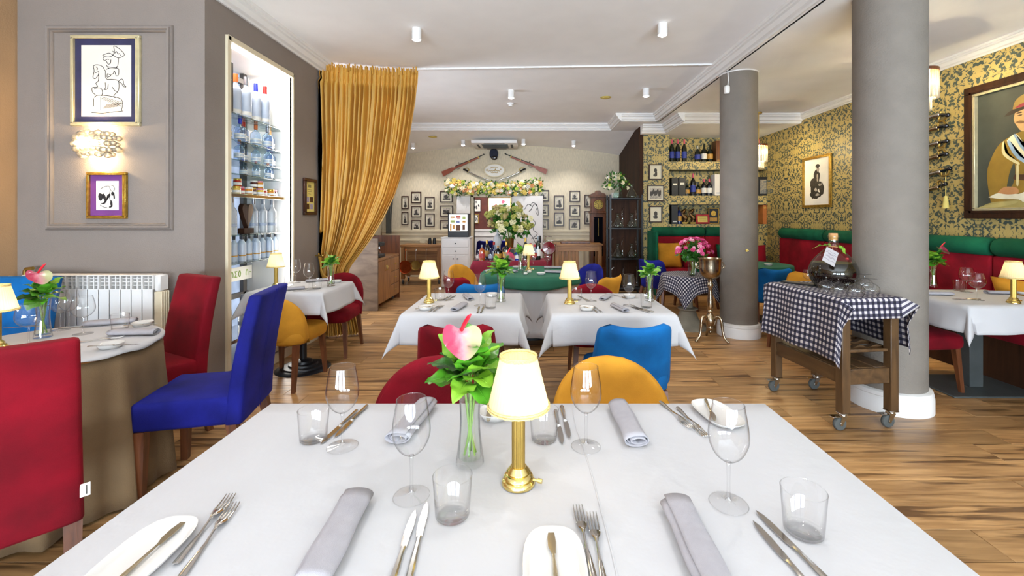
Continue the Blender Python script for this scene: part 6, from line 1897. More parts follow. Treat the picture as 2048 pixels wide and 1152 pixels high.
# ------------------------------------------------------------------ gold wall: three framed photos and the niche bottles
gpx = lambda px, py, y=YG: at(px, py, y)
for (a, b, c, d), lb in (((1297, 328.5, 1324.5, 360), 'framed portrait in profile on the gold wallpaper, top of three'), ((1294, 370, 1328, 403), 'framed group photo on the gold wallpaper, middle of three'), ((1298, 412, 1324, 445), 'framed face portrait on the gold wallpaper, bottom of three')):
    p0, p1 = gpx(a, d), gpx(c, b); w_2, h_2 = p1.x-p0.x, p1.z-p0.z
    tt, sh, iw, ih = picture('framed_photograph', lb, 'picture', ((p0.x+p1.x)/2, YG, (p0.z+p1.z)/2), w_2, h_2, M['framed'], .018, M['matb'], .035, M['photo'] if 'group' in lb else M['matb'], 0, 'framed photographs on the gold wall')
    q = MB()
    if 'profile' in lb: blob(q, 0, .03, .03, .04, -.0102); blob(q, .01, -.02, .022, .03, -.0103); blob(q, -.005, -.055, .04, .03, -.0104, 14, .3)
    elif 'face' in lb: blob(q, 0, .01, .035, .05, -.0102, 14, .2); blob(q, 0, -.055, .045, .03, -.0103, 14, .3)
    else:
        for k in range(8): blob(q, -iw*.4+iw*.8*k/7, -.01+.02*(k % 3), .018, .05, -.0102-.0001*k, 10, .4)
    q.obj('photo_tones', M['sepia'], sh)
NB = YG+.12
def nbot(i, px, z, gm, cm, lab, h, f, lb):
    winebottle(('niche', i), gm, cm, lab, lb, ((px-CX)*NB/F_PX, NB, z+.0045), 'bottles in the wall niches', h, f)
pinkc = mat('pink_capsule', '#d0506a', .5); champ = mat('silver_capsule', '#c9c6bc', .3, .6); lblue = mat('label_blue', '#2b3a8f', .6, var=.3, scale=60)
for i, px in enumerate((1343.5, 1355.5, 1368.5)):
    nbot(('mag', 0), px, 2.42, M['bglass'], pinkc, lblue, 1.42, 1.15, 'tall dark bottle with pink capsule on the top niche shelf, %s of three' % ORD[i])
for i, (px, cm, lab, h, lb) in enumerate(((1395, champ, lblue, 1.0, 'bottle with silver capsule and round label on the top niche shelf'), (1408, M['bglass'], M['labw'], 1.12, 'bottle with white label on the top niche shelf'), (1420, M['bglass'], M['labgold'], 1.08, 'bottle with gold label on the top niche shelf'))):
    nbot(('c', i), px, 2.42, M['bglass'], cm, lab, h, 1.35, lb)
for i, px in enumerate((1518, 1531)):
    nbot(('mag', 0), px, 2.42, M['bglass'], pinkc, lblue, 1.42, 1.15, 'tall dark bottle with pink capsule in the corner of the top niche, %s of two' % ORD[i])
nbot(('m', 0), 1374, 1.78, M['bglass'], M['bglass'], M['labgold'], .82, 1.3, 'squat bottle with gold label left of the tall bottle in the middle niche')
nbot(('m', 1), 1386, 1.78, M['bblack'], pinkc, lblue, 1.40, 1.25, 'tall bottle with pink capsule in the middle niche')
nbot(('m', 2), 1396, 1.78, M['bglass'], M['bglass'], M['labgold'], .84, 1.2, 'squat bottle with gold label right of the tall bottle in the middle niche')
for i, px in enumerate((1407.5, 1418.5)):
    nbot(('m', 3), px, 1.78, M['bblack'], pinkc, M['labw'], 1.05, 1.25, 'bottle with big white label in the middle niche, %s of two' % ORD[i])
nbot(('l', 0), 1358, 1.245, mat('dark_blue_glass', '#14245f', .1, coat=.5), M['bblack'], M['labgold'], 1.05, 1.25, 'blue bottle with gold label in the bottom niche')
def nbox(px, z, w_, h, m, lb, nm='gift_box', cat='box', d=.1, em=None):
    t = thing(nm, lb, cat, ((px-CX)*NB/F_PX, NB, z+.0045), 0, 'boxes in the wall niches')
    q = MB(); q.cbox(-w_/2, w_/2, -d, d, 0, h, .003); q.obj('carton', m, t)
    q = MB()
    if em: q.box(-w_*.3, w_*.3, -d-.001, -d+.001, h*em[0], h*em[1]); q.obj('emblem', em[2], t)
    return t
nbox(1346.5, 1.78, .125, .335, M['blackp'], 'black gift box with pale script in the middle niche, outer of two', em=(.58, .68, champ))
nbox(1361, 1.78, .125, .335, M['blackp'], 'black gift box with silver folds in the middle niche, inner of two', em=(.6, .72, champ))
nbox(1432, 1.78, .13, .40, M['paperw'], 'white box behind the column edge in the middle niche', em=(.1, .14, M['labblue']))
nbox(1433, 2.42, .1, .39, M['mahog'], 'brown wooden box at the column edge on the top niche shelf', em=(.05, .08, M['labgold']))
nbox(1346, 1.245, .12, .355, M['blackp'], 'dark brown box with small emblem in the bottom niche', em=(.1, .16, champ))
nbox(1521, 1.78, .2, .35, M['blackp'], 'black presentation box with silver flask in the corner of the middle niche', em=(.1, .85, M['steel']))
nbox(1524, 1.245, .07, .36, mat('orange_box', '#b0652a', .5), 'orange slim box in the corner of the bottom niche', 'book', 'book', em=(.8, .9, M['labgold']))
nbox(1533, 1.245, .09, .36, M['blackp'], 'black box with round emblem in the corner of the bottom niche', 'book', 'book', em=(.15, .25, champ))
for i, px in enumerate((1368, 1384)):
    t = thing('bronze_figure', 'small bronze figure on a plinth in the bottom niche, %s from the blue bottle' % ORD[i], 'figurine', ((px-CX)*NB/F_PX, NB, 1.2495), 0, 'bronze figures in the bottom niche')
    q = MB(); q.cbox(-.05, .05, -.05, .05, 0, .035, .004); q.obj('plinth', M['brassm'], t)
    q = MB(); q.tube(spline([(0, 0, .03), (.03, 0, .1), (-.03, 0, .18), (.0, 0, .25), (.04, 0, .28)]), [.045, .03, .05, .04, .035, .045, .05, .05, .045, .04, .035, .03, .03, .03, .035, .04, .04, .035, .03, .03, .025, .02, .02, .02, .02][:25], 12); q.tube(spline([(0, 0, .1), (-.06, 0, .16), (-.05, 0, .24)]), .015, 8); q.obj('figure', mat('bronze', '#5a4327', .3, .8, var=.4, scale=20), t, 180)
p = gpx(1405, 440, NB-.04)
t, sh, iw, ih = picture('red_certificate', 'gold certificate in a red frame leaning in the bottom niche', 'certificate', (p.x, NB-.03, 1.2495+.09), .255, .18, mat('red_frame', '#a01025', .5), .03, None, 0, M['papery'])
t.rotation_euler = (-.12, 0, 0)
q = MB()
for k in range(4): q.box(-.06, .07, -.0086, -.0079, -.03+.022*k, -.024+.022*k)
q.obj('printing', mat('gold_print', '#8f7020', .6), sh)
p = gpx(1428, 435, NB)
t, sh, iw, ih = picture('framed_medal', 'black framed medal leaning at the column edge in the bottom niche', 'certificate', (p.x, NB+.03, 1.2495+.15), .2, .3, M['framegold'], .012, None, 0, M['blackp'])
q = MB(); blob(q, 0, .05, .05, .05, -.0086, 20); q.obj('medal', M['framegold'], sh); q = MB(); q.box(-.07, .07, -.0086, -.0079, -.1, -.03); q.obj('caption', M['labgold'], sh)

# ------------------------------------------------------------------ banquettes
def banquette(name, label, p0, p1, n_seg, face):
    """runs from p0 to p1 with the sitters' side towards face (unit vector)"""
    d = Vector((p1[0]-p0[0], p1[1]-p0[1], 0)); L = d.length; d.normalize()
    a = atan2(d.y, d.x)
    t = thing(name, label, 'banquette', (p0[0], p0[1], 0), a)
    # local x along the run, local -y or +y towards the sitter
    f = 1 if (Matrix.Rotation(-a, 3, 'Z') @ Vector((face[0], face[1], 0))).y > 0 else -1
    def Y(a_, b_): return (min(f*a_, f*b_), max(f*a_, f*b_))
    q = MB(); y_ = Y(.08, .48); q.cbox(0, L, y_[0], y_[1], 0, .36, .004); q.obj('wooden_base', M['darkwood'], t)
    y_ = Y(.0, .06); q = MB(); q.cbox(0, L, y_[0], y_[1], 0, 1.0, .004); q.obj('back_board', M['darkwood'], t)
    seg = L/n_seg
    for i in range(n_seg):
        x0, x1 = i*seg+.004, (i+1)*seg-.004
        q = MB(); y_ = Y(.05, .52); q.cbox(x0, x1, y_[0], y_[1], .36, .47, .03, 3); q.obj('seat_cushion', M['deepred'], t, 50)
        q = MB(); y_ = Y(.06, .15); q.cbox(x0, x1, y_[0], y_[1], .47, 1.03, .025, 3); q.obj('back_cushion', M['deepred'], t, 50)
        q = MB(); q.tube([(x0+.003, f*.10, 1.11), (x0+.012, f*.10, 1.11), (x0+.035, f*.10, 1.11), (x1-.035, f*.10, 1.11), (x1-.012, f*.10, 1.11), (x1-.003, f*.10, 1.11)], [.05, .075, .088, .088, .075, .05], 20); q.obj('bolster', M['green'], t, 50)
    return t
bq1 = banquette('banquette', 'green and red banquette under the bottle niches', (2.24, YG-.01), (4.2, YG-.01), 2, (0, -1))
q = MB(); q.cbox(-.05, 0, -.56, 0, 0, 1.13, .02, 2); q.obj('end_panel', M['green'], bq1)
bq2 = banquette('banquette', 'long green and red banquette along the right wall', (XR-.01, 1.75), (XR-.01, 7.5), 5, (-1, 0))
# cushions lying on the banquettes
def cushion(label, loc, rz, tilt, m, s=.42):
    q = MB()
    def fn(sd):
        def f(u, v):
            x, z = (2*u-1), (2*v-1)
            e = (1-abs(x)**3.2)*(1-abs(z)**3.2)
            pin = 1+.06*(abs(x*z))**2
            return (x*s/2*pin, sd*.075*max(0, e)**.6, z*s/2*pin)
        return f
    q.grid(fn(1), 14, 14); q.grid(fn(-1), 14, 14)
    o = q.obj('cushion', m, None, 180); weld(o)
    o.location = loc; o.rotation_euler = (tilt, 0, rz)
    return tag(o, label, 'cushion', 'cushions on the banquettes')
cushion('gold velvet cushion at the end of the bottle niche banquette', (2.50, 7.86, .69), .0, -.22, M['gold'], .44)
cushion('dark red cushion next to the gold one under the bottle niches', (2.98, 7.88, .67), .1, -.22, M['deepred'], .4)
cushion('dark red patterned cushion in the corner of the banquettes', (4.05, 7.86, .67), -.15, -.22, M['deepred'], .4)
cushion('green velvet cushion on the long banquette behind the blue chair', (3.62, 7.84, .65), -.1, -.25, M['green'], .46)
cushion('gold velvet cushion leaning behind the wine glasses of the right table', (4.16, 3.62, .66), pi/2+.25, -.3, M['gold'], .42)
cushion('green velvet cushion behind the lamp of the right table', (4.17, 3.18, .65), pi/2, -.3, M['green'], .4)

# ------------------------------------------------------------------ right wall: sabres, portrait, engraving, pendants
def wallR(px, py): 
    y = XR*F_PX/(px-CX); return (y, EYE-(py-CY)*y/F_PX)
SB = [(1903, 230, 1888, 229, 'topmost'), (1900, 252, 1884, 255, 'second from the top'), (1901, 282, 1886, 285, 'third from the top'), (1900, 308, 1886, 312, 'fourth from the top'), (1907, 337, 1890, 343, 'second from the bottom'), (1898, 368, 1886, 374, 'lowest')]
for i, (hx, hy, gx, gy, lb) in enumerate(SB):
    h = wallR(hx, hy); g = wallR(gx, gy)
    ln = .78; sl = -.06-.028*i
    tip = (g[0]+ln, g[1]+sl*1.1*ln-.02)
    pts = [g, (g[0]+ln*.35, g[1]+sl*.35*ln+.006), (g[0]+ln*.7, g[1]+sl*.72*ln), tip]
    # build in the XZ plane facing -Y, then turn onto the wall
    t = sabre('curved sabre on the right wallpaper, %s of six' % lb, (-h[0], h[1]), [(-p[0], p[1]) for p in pts], -.04, 'sabres on the right wall', -1 if i % 2 == 0 else 1, M['steel'] if i % 2 == 0 else M['silverold'], .024)
    t.location = (XR, 0, 0); t.rotation_euler = (0, 0, -pi/2)
g = wallR(1898, 345)
q = MB(); q.tube([(0, 0, 0), (0, 0, -.25)], .004); q.lathe([(.0, -.25), (.015, -.25), (.02, -.28), (.03, -.38), (0, -.38)], 12); solo('sabre_tassel', q, M['papery'], 'yellow tassel hanging from a sabre grip on the right wall', 'tassel', (XR-.035, g[0], g[1]))
y_a, z_a = wallR(1608, 326); y_b, z_b = wallR(1664, 413)
t, sh, iw, ih = picture('framed_engraving', 'black and white picture of a uniformed rider in a gilt frame', 'picture', (XR-.001, (y_a+y_b)/2, 1.93), y_a-y_b+.02, .80, M['framegold'], .04, None, 0, M['paperw'], -pi/2)
q = MB()
for cx, cz, rx, rz_, ro in ((.02, .24, .06, .03, .2), (.03, .19, .035, .05, 0), (.0, .08, .09, .1, .2), (-.06, -.05, .12, .14, .4), (.06, -.06, .1, .06, -.4), (.14, -.12, .07, .09, .2), (-.03, -.2, .17, .06, 0), (-.12, -.1, .05, .16, 0)):
    blob(q, cx*.85, cz, rx*.8, rz_, -.0086-.0002*len(q.v)/15, 14, .35)
q.obj('photo_tones', M['sepia'], sh)
q = MB()
for cx, cz, rx, rz_, ro in ((.03, .18, .022, .028, 0), (.02, .06, .02, .06, .2), (.08, -.05, .04, .02, 0), (-.02, -.12, .03, .03, 0), (.02, -.2, .05, .02, 0)):
    blob(q, cx, cz, rx, rz_, -.0112, 12, .3)
q.obj('photo_lights', M['photo'], sh)
# large portrait of an officer: generic painted figure built from flat painted areas
py0 = XR*F_PX/(1937-CX)
PWD, PHT = 1.35, 1.31
t, sh, iw, ih = picture('framed_portrait', 'large painting of a seated officer in khaki uniform with pale sash', 'picture', (XR-.001, py0-PWD/2, 2.03), PWD, PHT, M['darkwood'], .075, None, 0, mat('painting_ground', '#3c4038', .6, var=.2, scale=5), -pi/2, None, .05)
q = MB(); frame_mb(PWD-.14, PHT-.14, .03, .04).obj('gilt_slip', M['framepale'], t)
CYL = {}
def paint(nm, m, polys, y):
    q = MB()
    for p in polys:
        pp = [(max(-.594, a_-.15), max(-.574, b_-.12)) for a_, b_ in spline(p+[p[0]], 3)[:-1]]
        c = (sum(a[0] for a in pp)/len(pp), sum(a[1] for a in pp)/len(pp)); n = len(pp)
        q.add([(c[0], y, c[1])]+[(a[0], y, a[1]) for a in pp], [(0, 1+(k+1) % n, 1+k) for k in range(n)])
    q.obj(nm, m, sh)
pa = lambda n, c: mat('paint_'+n, c, .55, var=.12, scale=9)
# local x grows away from the doorway side: left frame edge is -PWD/2
paint('painted_breeches', pa('breeches', '#a89a5c'), [[(-.46, -.56), (-.42, -.44), (-.25, -.37), (.1, -.33), (.4, -.35), (.5, -.56)]], -.0092)
paint('painted_chair', pa('chair', '#6b3a22'), [[(-.18, -.56), (-.1, -.47), (.1, -.42), (.5, -.45), (.55, -.56)]], -.0096)
paint('painted_tunic', pa('tunic', '#8d6f24'), [[(-.3, -.38), (-.33, -.2), (-.33, -.05), (-.26, .12), (-.18, .2), (-.02, .26), (.15, .25), (.32, .18), (.42, -.05), (.44, -.35), (.2, -.38), (.0, -.36)]], -.0100)
paint('painted_gap', pa('gap', '#3f4438'), [[(-.14, -.12), (-.1, -.02), (-.09, -.12), (-.11, -.22), (-.16, -.26)]], -.0104)
paint('painted_belt', pa('belt', '#4a2d18'), [[(-.09, -.13), (.2, -.15), (.42, -.13), (.42, -.18), (.2, -.2), (-.09, -.18)]], -.0108)
paint('painted_sash', pa('sash', '#e3dcb8'), [[(-.16, .19), (-.08, .24), (.02, .08), (.2, -.08), (.38, -.16), (.36, -.2), (.16, -.13), (-.06, .03)]], -.0112)
paint('painted_sash_stripe', pa('stripe', '#8fa9c0'), [[(-.155, .17), (-.135, .19), (-.05, .03), (.15, -.12), (.14, -.14), (-.07, .01)], [(-.1, .225), (-.085, .235), (.0, .08), (.2, -.06), (.19, -.08), (-.01, .06)]], -.0116)
paint('painted_face', pa('face', '#c79f6a'), [[(-.07, .30), (-.1, .36), (-.095, .42), (-.06, .47), (.08, .48), (.11, .4), (.08, .28), (.02, .25), (-.04, .26)]], -.0112)
paint('painted_moustache', pa('moustache', '#7d5b34'), [[(-.09, .345), (-.05, .355), (.0, .335), (-.04, .325)]], -.0118)
paint('painted_eye', pa('eye', '#4b3522'), [[(-.075, .405), (-.045, .41), (-.03, .402), (-.05, .396)], [(-.085, .425), (-.05, .435), (-.03, .425), (-.05, .42)]], -.0118)
paint('painted_cap', pa('cap', '#957838'), [[(-.11, .47), (-.09, .54), (-.02, .585), (.1, .58), (.15, .5), (.12, .46), (.0, .45)]], -.0116)
paint('painted_cap_band', pa('band', '#8f2636'), [[(-.1, .475), (-.02, .51), (.12, .515), (.125, .485), (0, .475)]], -.0120)
paint('painted_visor', pa('visor', '#2e2213'), [[(-.18, .42), (-.13, .46), (-.02, .475), (.04, .465), (-.04, .445), (-.14, .42)]], -.0122)
paint('painted_cords', pa('cords', '#d5c894'), [[(-.2, .17), (-.18, .19), (-.17, .08), (-.06, -.02), (-.07, -.04), (-.19, .06)], [(-.08, -.05), (-.06, -.05), (-.06, -.22), (-.08, -.22)]], -.0120)
paint('painted_gloves', pa('gloves', '#dcd8c0'), [[(-.32, -.33), (-.22, -.29), (-.06, -.31), (.02, -.27), (.14, -.24), (.24, -.28), (.2, -.37), (.0, -.39), (-.06, -.36), (-.2, -.35)]], -.0124)
paint('painted_hand', pa('hand', '#b98455'), [[(-.24, -.29), (-.18, -.24), (-.08, -.25), (-.06, -.3), (-.15, -.31)]], -.0126)
paint('painted_scabbard', pa('scabbard', '#b3a66a'), [[(-.56, -.48), (-.4, -.42), (-.1, -.37), (-.1, -.4), (-.38, -.46), (-.56, -.53)]], -.0122)
def pendant(label, x, y, z):
    t = thing('pendant_lamp', label, 'pendant lamp', (x, y, z), 0, 'glass rod pendant lamps')
    q = MB(); q.tube([(0, 0, .13), (0, 0, ZL-z-.03)], .006); q.lathe([(0, ZL-z-.03), (.05, ZL-z-.03), (.05, ZL-z-.002), (0, ZL-z-.002)], 16); q.obj('rod', M['brassm'], t)
    q = MB(); q.lathe([(.128, .12), (.132, .12), (.132, .15), (.128, .15)], 32); q.lathe([(0, .13), (.13, .13)], 24); q.obj('top_ring', M['mahog'], t)
    rod = None
    for ring, (r, z0, z1, n) in enumerate(((.122, -.13, .12, 30), (.07, -.24, -.05, 18))):
        for k in range(n):
            a = 2*pi*k/n
            if rod is None:
                m = MB(); m.tube([(0, 0, 0), (0, 0, 1)], .0105, 6); rod = m.obj('glass_rod', M['rodglass'], t, 180); o = rod
            else: o = rod.copy(); COL.objects.link(o); o.parent = t
            o.location = (r*cos(a), r*sin(a), z0); o.scale = (1, 1, z1-z0)
    q = MB(); q.sup((0, 0, .0), (.03, .03, .05), 1, 1, 14, 10); q.sup((0, 0, -.13), (.02, .02, .04), 1, 1, 14, 10); q.obj('bulb', emitter('pendant_bulb', (1, .86, .58), 16), t)
    d = bpy.data.lights.new('pendant_light', 'POINT'); d.energy = 150; d.color = (1, .83, .48); d.shadow_soft_size = .06
    lo = bpy.data.objects.new('pendant_light', d); COL.objects.link(lo); lo.parent = t; lo.location = (0, 0, .06)
    return t
M['rodglass'] = shade_mat('glass_rod_frosted', (.97, .93, .82))
pendant('glass rod pendant lamp by the sabres, half behind the near column', 3.70, 4.12, 2.63)
pendant('glass rod pendant lamp in the far corner behind the far column', 3.68, 7.0, 2.40)

# ------------------------------------------------------------------ right table
table_set('right wall table', (3.58, 3.48), .82, .68, [
    ('lamp', 0, 2027, 606, 0, 'brass table lamp on the right wall table, cut by the frame'),
    ('vase', 1, 1866, 574, 1.2, 'pink anthurium and leaves on the right wall table'),
    ('bigglass', 0, 1954, 600, 0, 'wine glass at the near side of the right wall table'),
    ('bigglass', 0, 1933, 584, 0, 'wine glass at the far side of the right wall table'),
    ('tumbler', 0, 1918, 581, 0, 'tumbler beside the far glass of the right wall table'),
    ('napkin', 1, 1878, 590, 1.45, 'rolled grey napkin next to the vase of the right wall table'),
    ('napkin', 1, 2000, 588, 1.45, 'rolled grey napkin behind the lamp of the right wall table'),
    ('knife', 0, 1932, 599, 1.5, 'knife before the near glass of the right wall table'),
    ('plate', 0, 2045, 588, 1.5, 'white bread plate behind the lamp of the right wall table')], 'none', 17, .2)
t = thing('table_pedestal', 'grey square post on a flat steel base plate under the right wall table', 'table base', (3.62, 3.58, 0))
q = MB(); q.cbox(-.055, .055, -.055, .055, .012, .721, .004); q.obj('post', M['slate'], t); q = MB(); q.cbox(-.36, .36, -.24, .24, 0, .012, .003); q.obj('base_plate', M['slate'], t)
low_chair('red', 'square', (3.16, 3.62, 0), -pi/2+.05, 'red velvet chair under the right wall table cloth behind the near column')

# ------------------------------------------------------------------ rear right: table with blue chair, gingham table, wine cooler
t = thing('round_table', 'round table with green cloth behind the teal blue chair', 'table', (3.05, 5.9, 0))
q = MB(); q.lathe([(0, .72), (.44, .72), (.44, .742), (0, .742)], 40); q.obj('tabletop', M['oakh'], t); q = MB(); q.lathe([(.04, .72), (.04, .05), (.2, .03), (.2, 0), (0, 0)], 24); q.obj('pedestal', M['black'], t)
q = MB()
def gtop2(u, v):
    a = 2*pi*u
    if v < .75: r = .45*v/.75; z = .744
    else: e = (v-.75)/.25*.1; r = .455+.01*sin(9*a)*e/.1; z = .744-e
    return (r*cos(a), r*sin(a), z)
q.grid(gtop2, 72, 12, wrap=True); cloth('tablecloth', q, M['greencloth'], 'green cloth of the round table behind the teal blue chair', loc=(3.05, 5.9, 0), ang=180)
for i, (dx, dy) in enumerate(((-.12, -.2), (.1, -.15), (-.02, .1))):
    proto('plates', mk_plate, (3.05+dx, 5.9+dy, .7475), 1.3, 'white plate on the green cloth behind the teal blue chair, %s from the near side' % ORD[i], 'plates on the rear green cloth')
low_chair('teal', 'square', (2.93, 5.45, 0), .0, 'teal blue velvet chair with its back to the camera between the columns')
low_chair('gold', 'square', (2.86, 4.62, 0), pi/2+.6, 'gold velvet chair behind the gingham covered trolley')
low_chair('blue', 'square', (1.93, 6.45, 0), -.9, 'royal blue velvet chair behind the small gingham table')
low_chair('green', 'round', (2.55, 6.7, 0), .4, 'green velvet chair behind the pink flowers')
t = thing('pedestal_table', 'small round table on a stone pedestal under gingham cloth', 'table', (1.98, 5.46, 0))
q = MB(); q.lathe([(0, .64), (.31, .64), (.31, .665), (0, .665)], 36); q.obj('tabletop', M['oakh'], t)
q = MB(); q.lathe([(0, 0), (.23, 0), (.23, .02), (.2, .03), (.13, .12), (.09, .22), (.12, .235), (.12, .25), (.06, .26), (.05, .64)], 36); q.obj('pedestal', M['concrete'], t)
q = MB()
def gcl(u, v):
    # square cloth on a round top, turned by 45 degrees: corners hang lowest
    s, tt = (2*u-1)*.5, (2*v-1)*.5
    r = hypot(s, tt); a = atan2(tt, s)
    if r < .315: return (s, tt, .670)
    e = r-.315
    dzz = e*.96
    rad = .318+.10*e+.03*e/.3*sin(8*a+1)
    return (rad*cos(a), rad*sin(a), .670-dzz)
q.grid(gcl, 44, 44, uv=lambda u, v: (u*1.0, v*1.0))
cloth('tablecloth', q, M['gingham2'], 'small gingham cloth hanging in points from the pedestal table', loc=(1.98, 5.46, 0), rz=.35, ang=180)
t = thing('glass_vase', 'straight glass vase of pink flowers on the small gingham table', 'vase', (1.98, 5.3, .6735), 0, 'glass vases')
q = MB(); q.lathe([(0, .002), (.045, .002), (.048, .008), (.062, .2)], 26); q.lathe([(0, .012), (.043, .012), (.059, .2)], 26); q.obj('vase_wall', M['glass'], t, 60)
q = MB(); q.lathe([(0, .013), (.042, .013), (.054, .14), (0, .14)], 24); q.obj('water', M['water'], t)
pf = thing('pink_carnations', 'large bunch of pink carnations in the straight glass vase', 'flowers', (1.98, 5.3, .6735))
rr = random.Random(77)
bc += [mat('carnation_pink', '#e0558f', .7, var=.25, scale=60), mat('carnation_pale', '#eaa3b8', .7, var=.2, scale=60), mat('carnation_deep', '#c22f6a', .7, var=.25, scale=60)]
pp_ = []
for k in range(64):
    a = rr.uniform(0, 6.28); b = rr.uniform(.12, 1.35)
    p = (.215*cos(a)*cos(b)+.02, .15*sin(a)*cos(b), .245+.21*sin(b)); pp_.append(p)
    bloom(pf, (8, 8, 9, 10)[k % 4], 'rose', p, (p[0], p[1]-.1, p[2]-.15), rr.uniform(.42, .62), 'carnation')
for k in range(14):
    p = pp_[k*4]; q = MB(); q.tube([(.02*cos(k), .02*sin(k), .015), (p[0]*.25, p[1]*.25, .2), p], .0025, 5); q.obj('stem', M['stem'], pf, 180)
leafscatter([(p[0]*rr.uniform(.2, .85), p[1]*rr.uniform(.2, .9), .19+(p[2]-.19)*rr.uniform(.1, .8)) for p in pp_ for _ in range(6)], 8, .07).obj('leaves', M['leafd'], pf, 180)['kind'] = 'stuff'
t = thing('wine_cooler', 'tall aged silver wine cooler on a three legged stand by the far column', 'wine cooler', (2.03, 4.9, 0))
q = MB(); q.lathe(spline([(0, .69), (.04, .69), (.075, .705), (.105, .74), (.118, .79), (.12, .86), (.125, .915), (.131, .925)], 3), 36); q.lathe([(.131, .925), (.122, .925), (.112, .8), (.07, .72), (0, .71)], 36); q.obj('bucket', M['silverold'], t, 60)
q = MB(); q.lathe(spline([(.0, .69), (.025, .69), (.03, .68), (.022, .66), (.034, .63), (.03, .6), (.022, .585), (.026, .5), (.034, .38), (.022, .345), (.03, .33), (.02, .31), (.05, .26), (.058, .22), (.045, .175), (.02, .16), (.03, .14), (.015, .11), (.02, .09), (0, .07)], 2), 28); q.obj('stem', M['silverold'], t, 60)
for k in range(3):
    a = radians(200)+k*2*pi/3
    q = MB(); q.tube([(r*cos(a), r*sin(a), z) for r, z in spline([(.05, .26), (.09, .275), (.12, .24), (.13, .15), (.15, .06), (.19, .012), (.205, .01)], 4)], [.016]*12+[.014]*9+[.012]*4, 10); q.obj('leg', M['silverold'], t, 180)
for s in (-1, 1):
    q = MB(); q.tube([(s*(.125+.03*sin(g)), 0, .885-.04*(1-cos(g))) for g in [k*pi/6 for k in range(7)]]+[(s*.122, 0, .81)], .005, 8); q.tube([(s*.15+.016*cos(g), .0, .835+.022*sin(g)) for g in [k*pi/6 for k in range(13)]], .003, 6); q.obj('ring_handle', M['silverold'], t, 180)

# ------------------------------------------------------------------ trolley with gingham cloth and the demijohn
TX0, TX1, TY0, TY1 = 1.935, 2.345, 2.88, 3.58
TH = .115; TC = Vector((2.185, 3.185, 0)); _o = Matrix.Rotation(TH, 3, 'Z') @ Vector(((TX0+TX1)/2, (TY0+TY1)/2, 0))
tr = thing('serving_trolley', 'dark wooden serving trolley on four casters in front of the near column', 'trolley', tuple(TC-_o), TH)
for x in (TX0, TX1):
    for y in (TY0, TY1):
        sx = 1 if x == TX0 else -1; sy = 1 if y == TY0 else -1
        q = MB(); q.cbox(min(x, x+sx*.06), max(x, x+sx*.06), min(y, y+sy*.06), max(y, y+sy*.06), .115, .835, .004); q.obj('leg', M['walnut'], tr)
        cx_, cy_ = x+sx*.03, y+sy*.03
        q = MB(); q.M = Tr(cx_-.025, cy_, .044) @ Matrix.Rotation(pi/2, 4, 'X'); q.lathe([(0, -.012), (.024, -.014), (.04, -.012), (.044, -.006), (.044, .006), (.04, .012), (.024, .014), (0, .012)], 24); q.M = None
        wh = q.obj('caster_wheel', M['rubber'], tr)
        q = MB(); q.cbox(cx_-.032, cx_+.032, cy_-.03, cy_+.03, .107, .115, .002); q.lathe([(0, .107), (.02, .107), (.022, .098), (0, .098)], 16, (cx_, cy_, 0))
        for d in (-.019, .016):
            q.prism([(cx_-.035, .044), (cx_-.02, .034), (cx_+.02, .095), (cx_-.022, .1)], cy_+d, cy_+d+.003, 'y')
        q.tube([(cx_-.025, cy_-.022, .044), (cx_-.025, cy_+.022, .044)], .009, 10); q.cbox(cx_-.085, cx_-.03, cy_-.02, cy_+.02, .09, .094, .001)
        q.obj('caster_fork', M['steel'], wh)
def beam(n, x0, x1, y0_, y1_, z0, z1, m='walnut'):
    q = MB(); q.cbox(x0, x1, y0_, y1_, z0, z1, .004); return q.obj(n, M[m], tr)
beam('top', TX0-.005, TX1+.005, TY0-.005, TY1+.005, .835, .862, 'walnuth')
for x in (TX0+.008, TX1-.028): beam('side_rail', x, x+.02, TY0+.06, TY1-.06, .30, .40, 'walnuth')
for y in (TY0+.008, TY1-.028): beam('end_rail', TX0+.06, TX1-.06, y, y+.02, .30, .40, 'walnuth')
for x in (TX0+.008, TX1-.028): beam('top_rail', x, x+.02, TY0+.06, TY1-.06, .77, .835, 'walnuth')
for y in (TY0+.008, TY1-.028): beam('top_end_rail', TX0+.06, TX1-.06, y, y+.02, .77, .835, 'walnuth')
for i in range(3):
    x = TX0+.03+i*.118; beam('shelf_board', x, x+.113, TY0+.03, TY1-.03, .385, .402, 'walnut')
for x in (TX0+.02, TX1-.035): beam('rack_bar', x, x+.016, TY0+.06, TY1-.06, .505, .525, 'walnuth')
for y in (TY0+.02, TY1-.035): beam('rack_end_bar', TX0+.06, TX1-.06, y, y+.016, .505, .525, 'walnuth')
for i in range(5):
    y = TY0+.10+i*.11
    q = MB(); q.M = Tr((TX0+TX1)/2, y, .505); q.prism([(-.17, .0), (.17, .0), (.17, .018), (.12, .03), (.06, .012), (0, .03), (-.06, .012), (-.12, .03), (-.17, .018)], -.018, .018, 'y'); q.obj('bottle_slat', M['walnut'], tr)
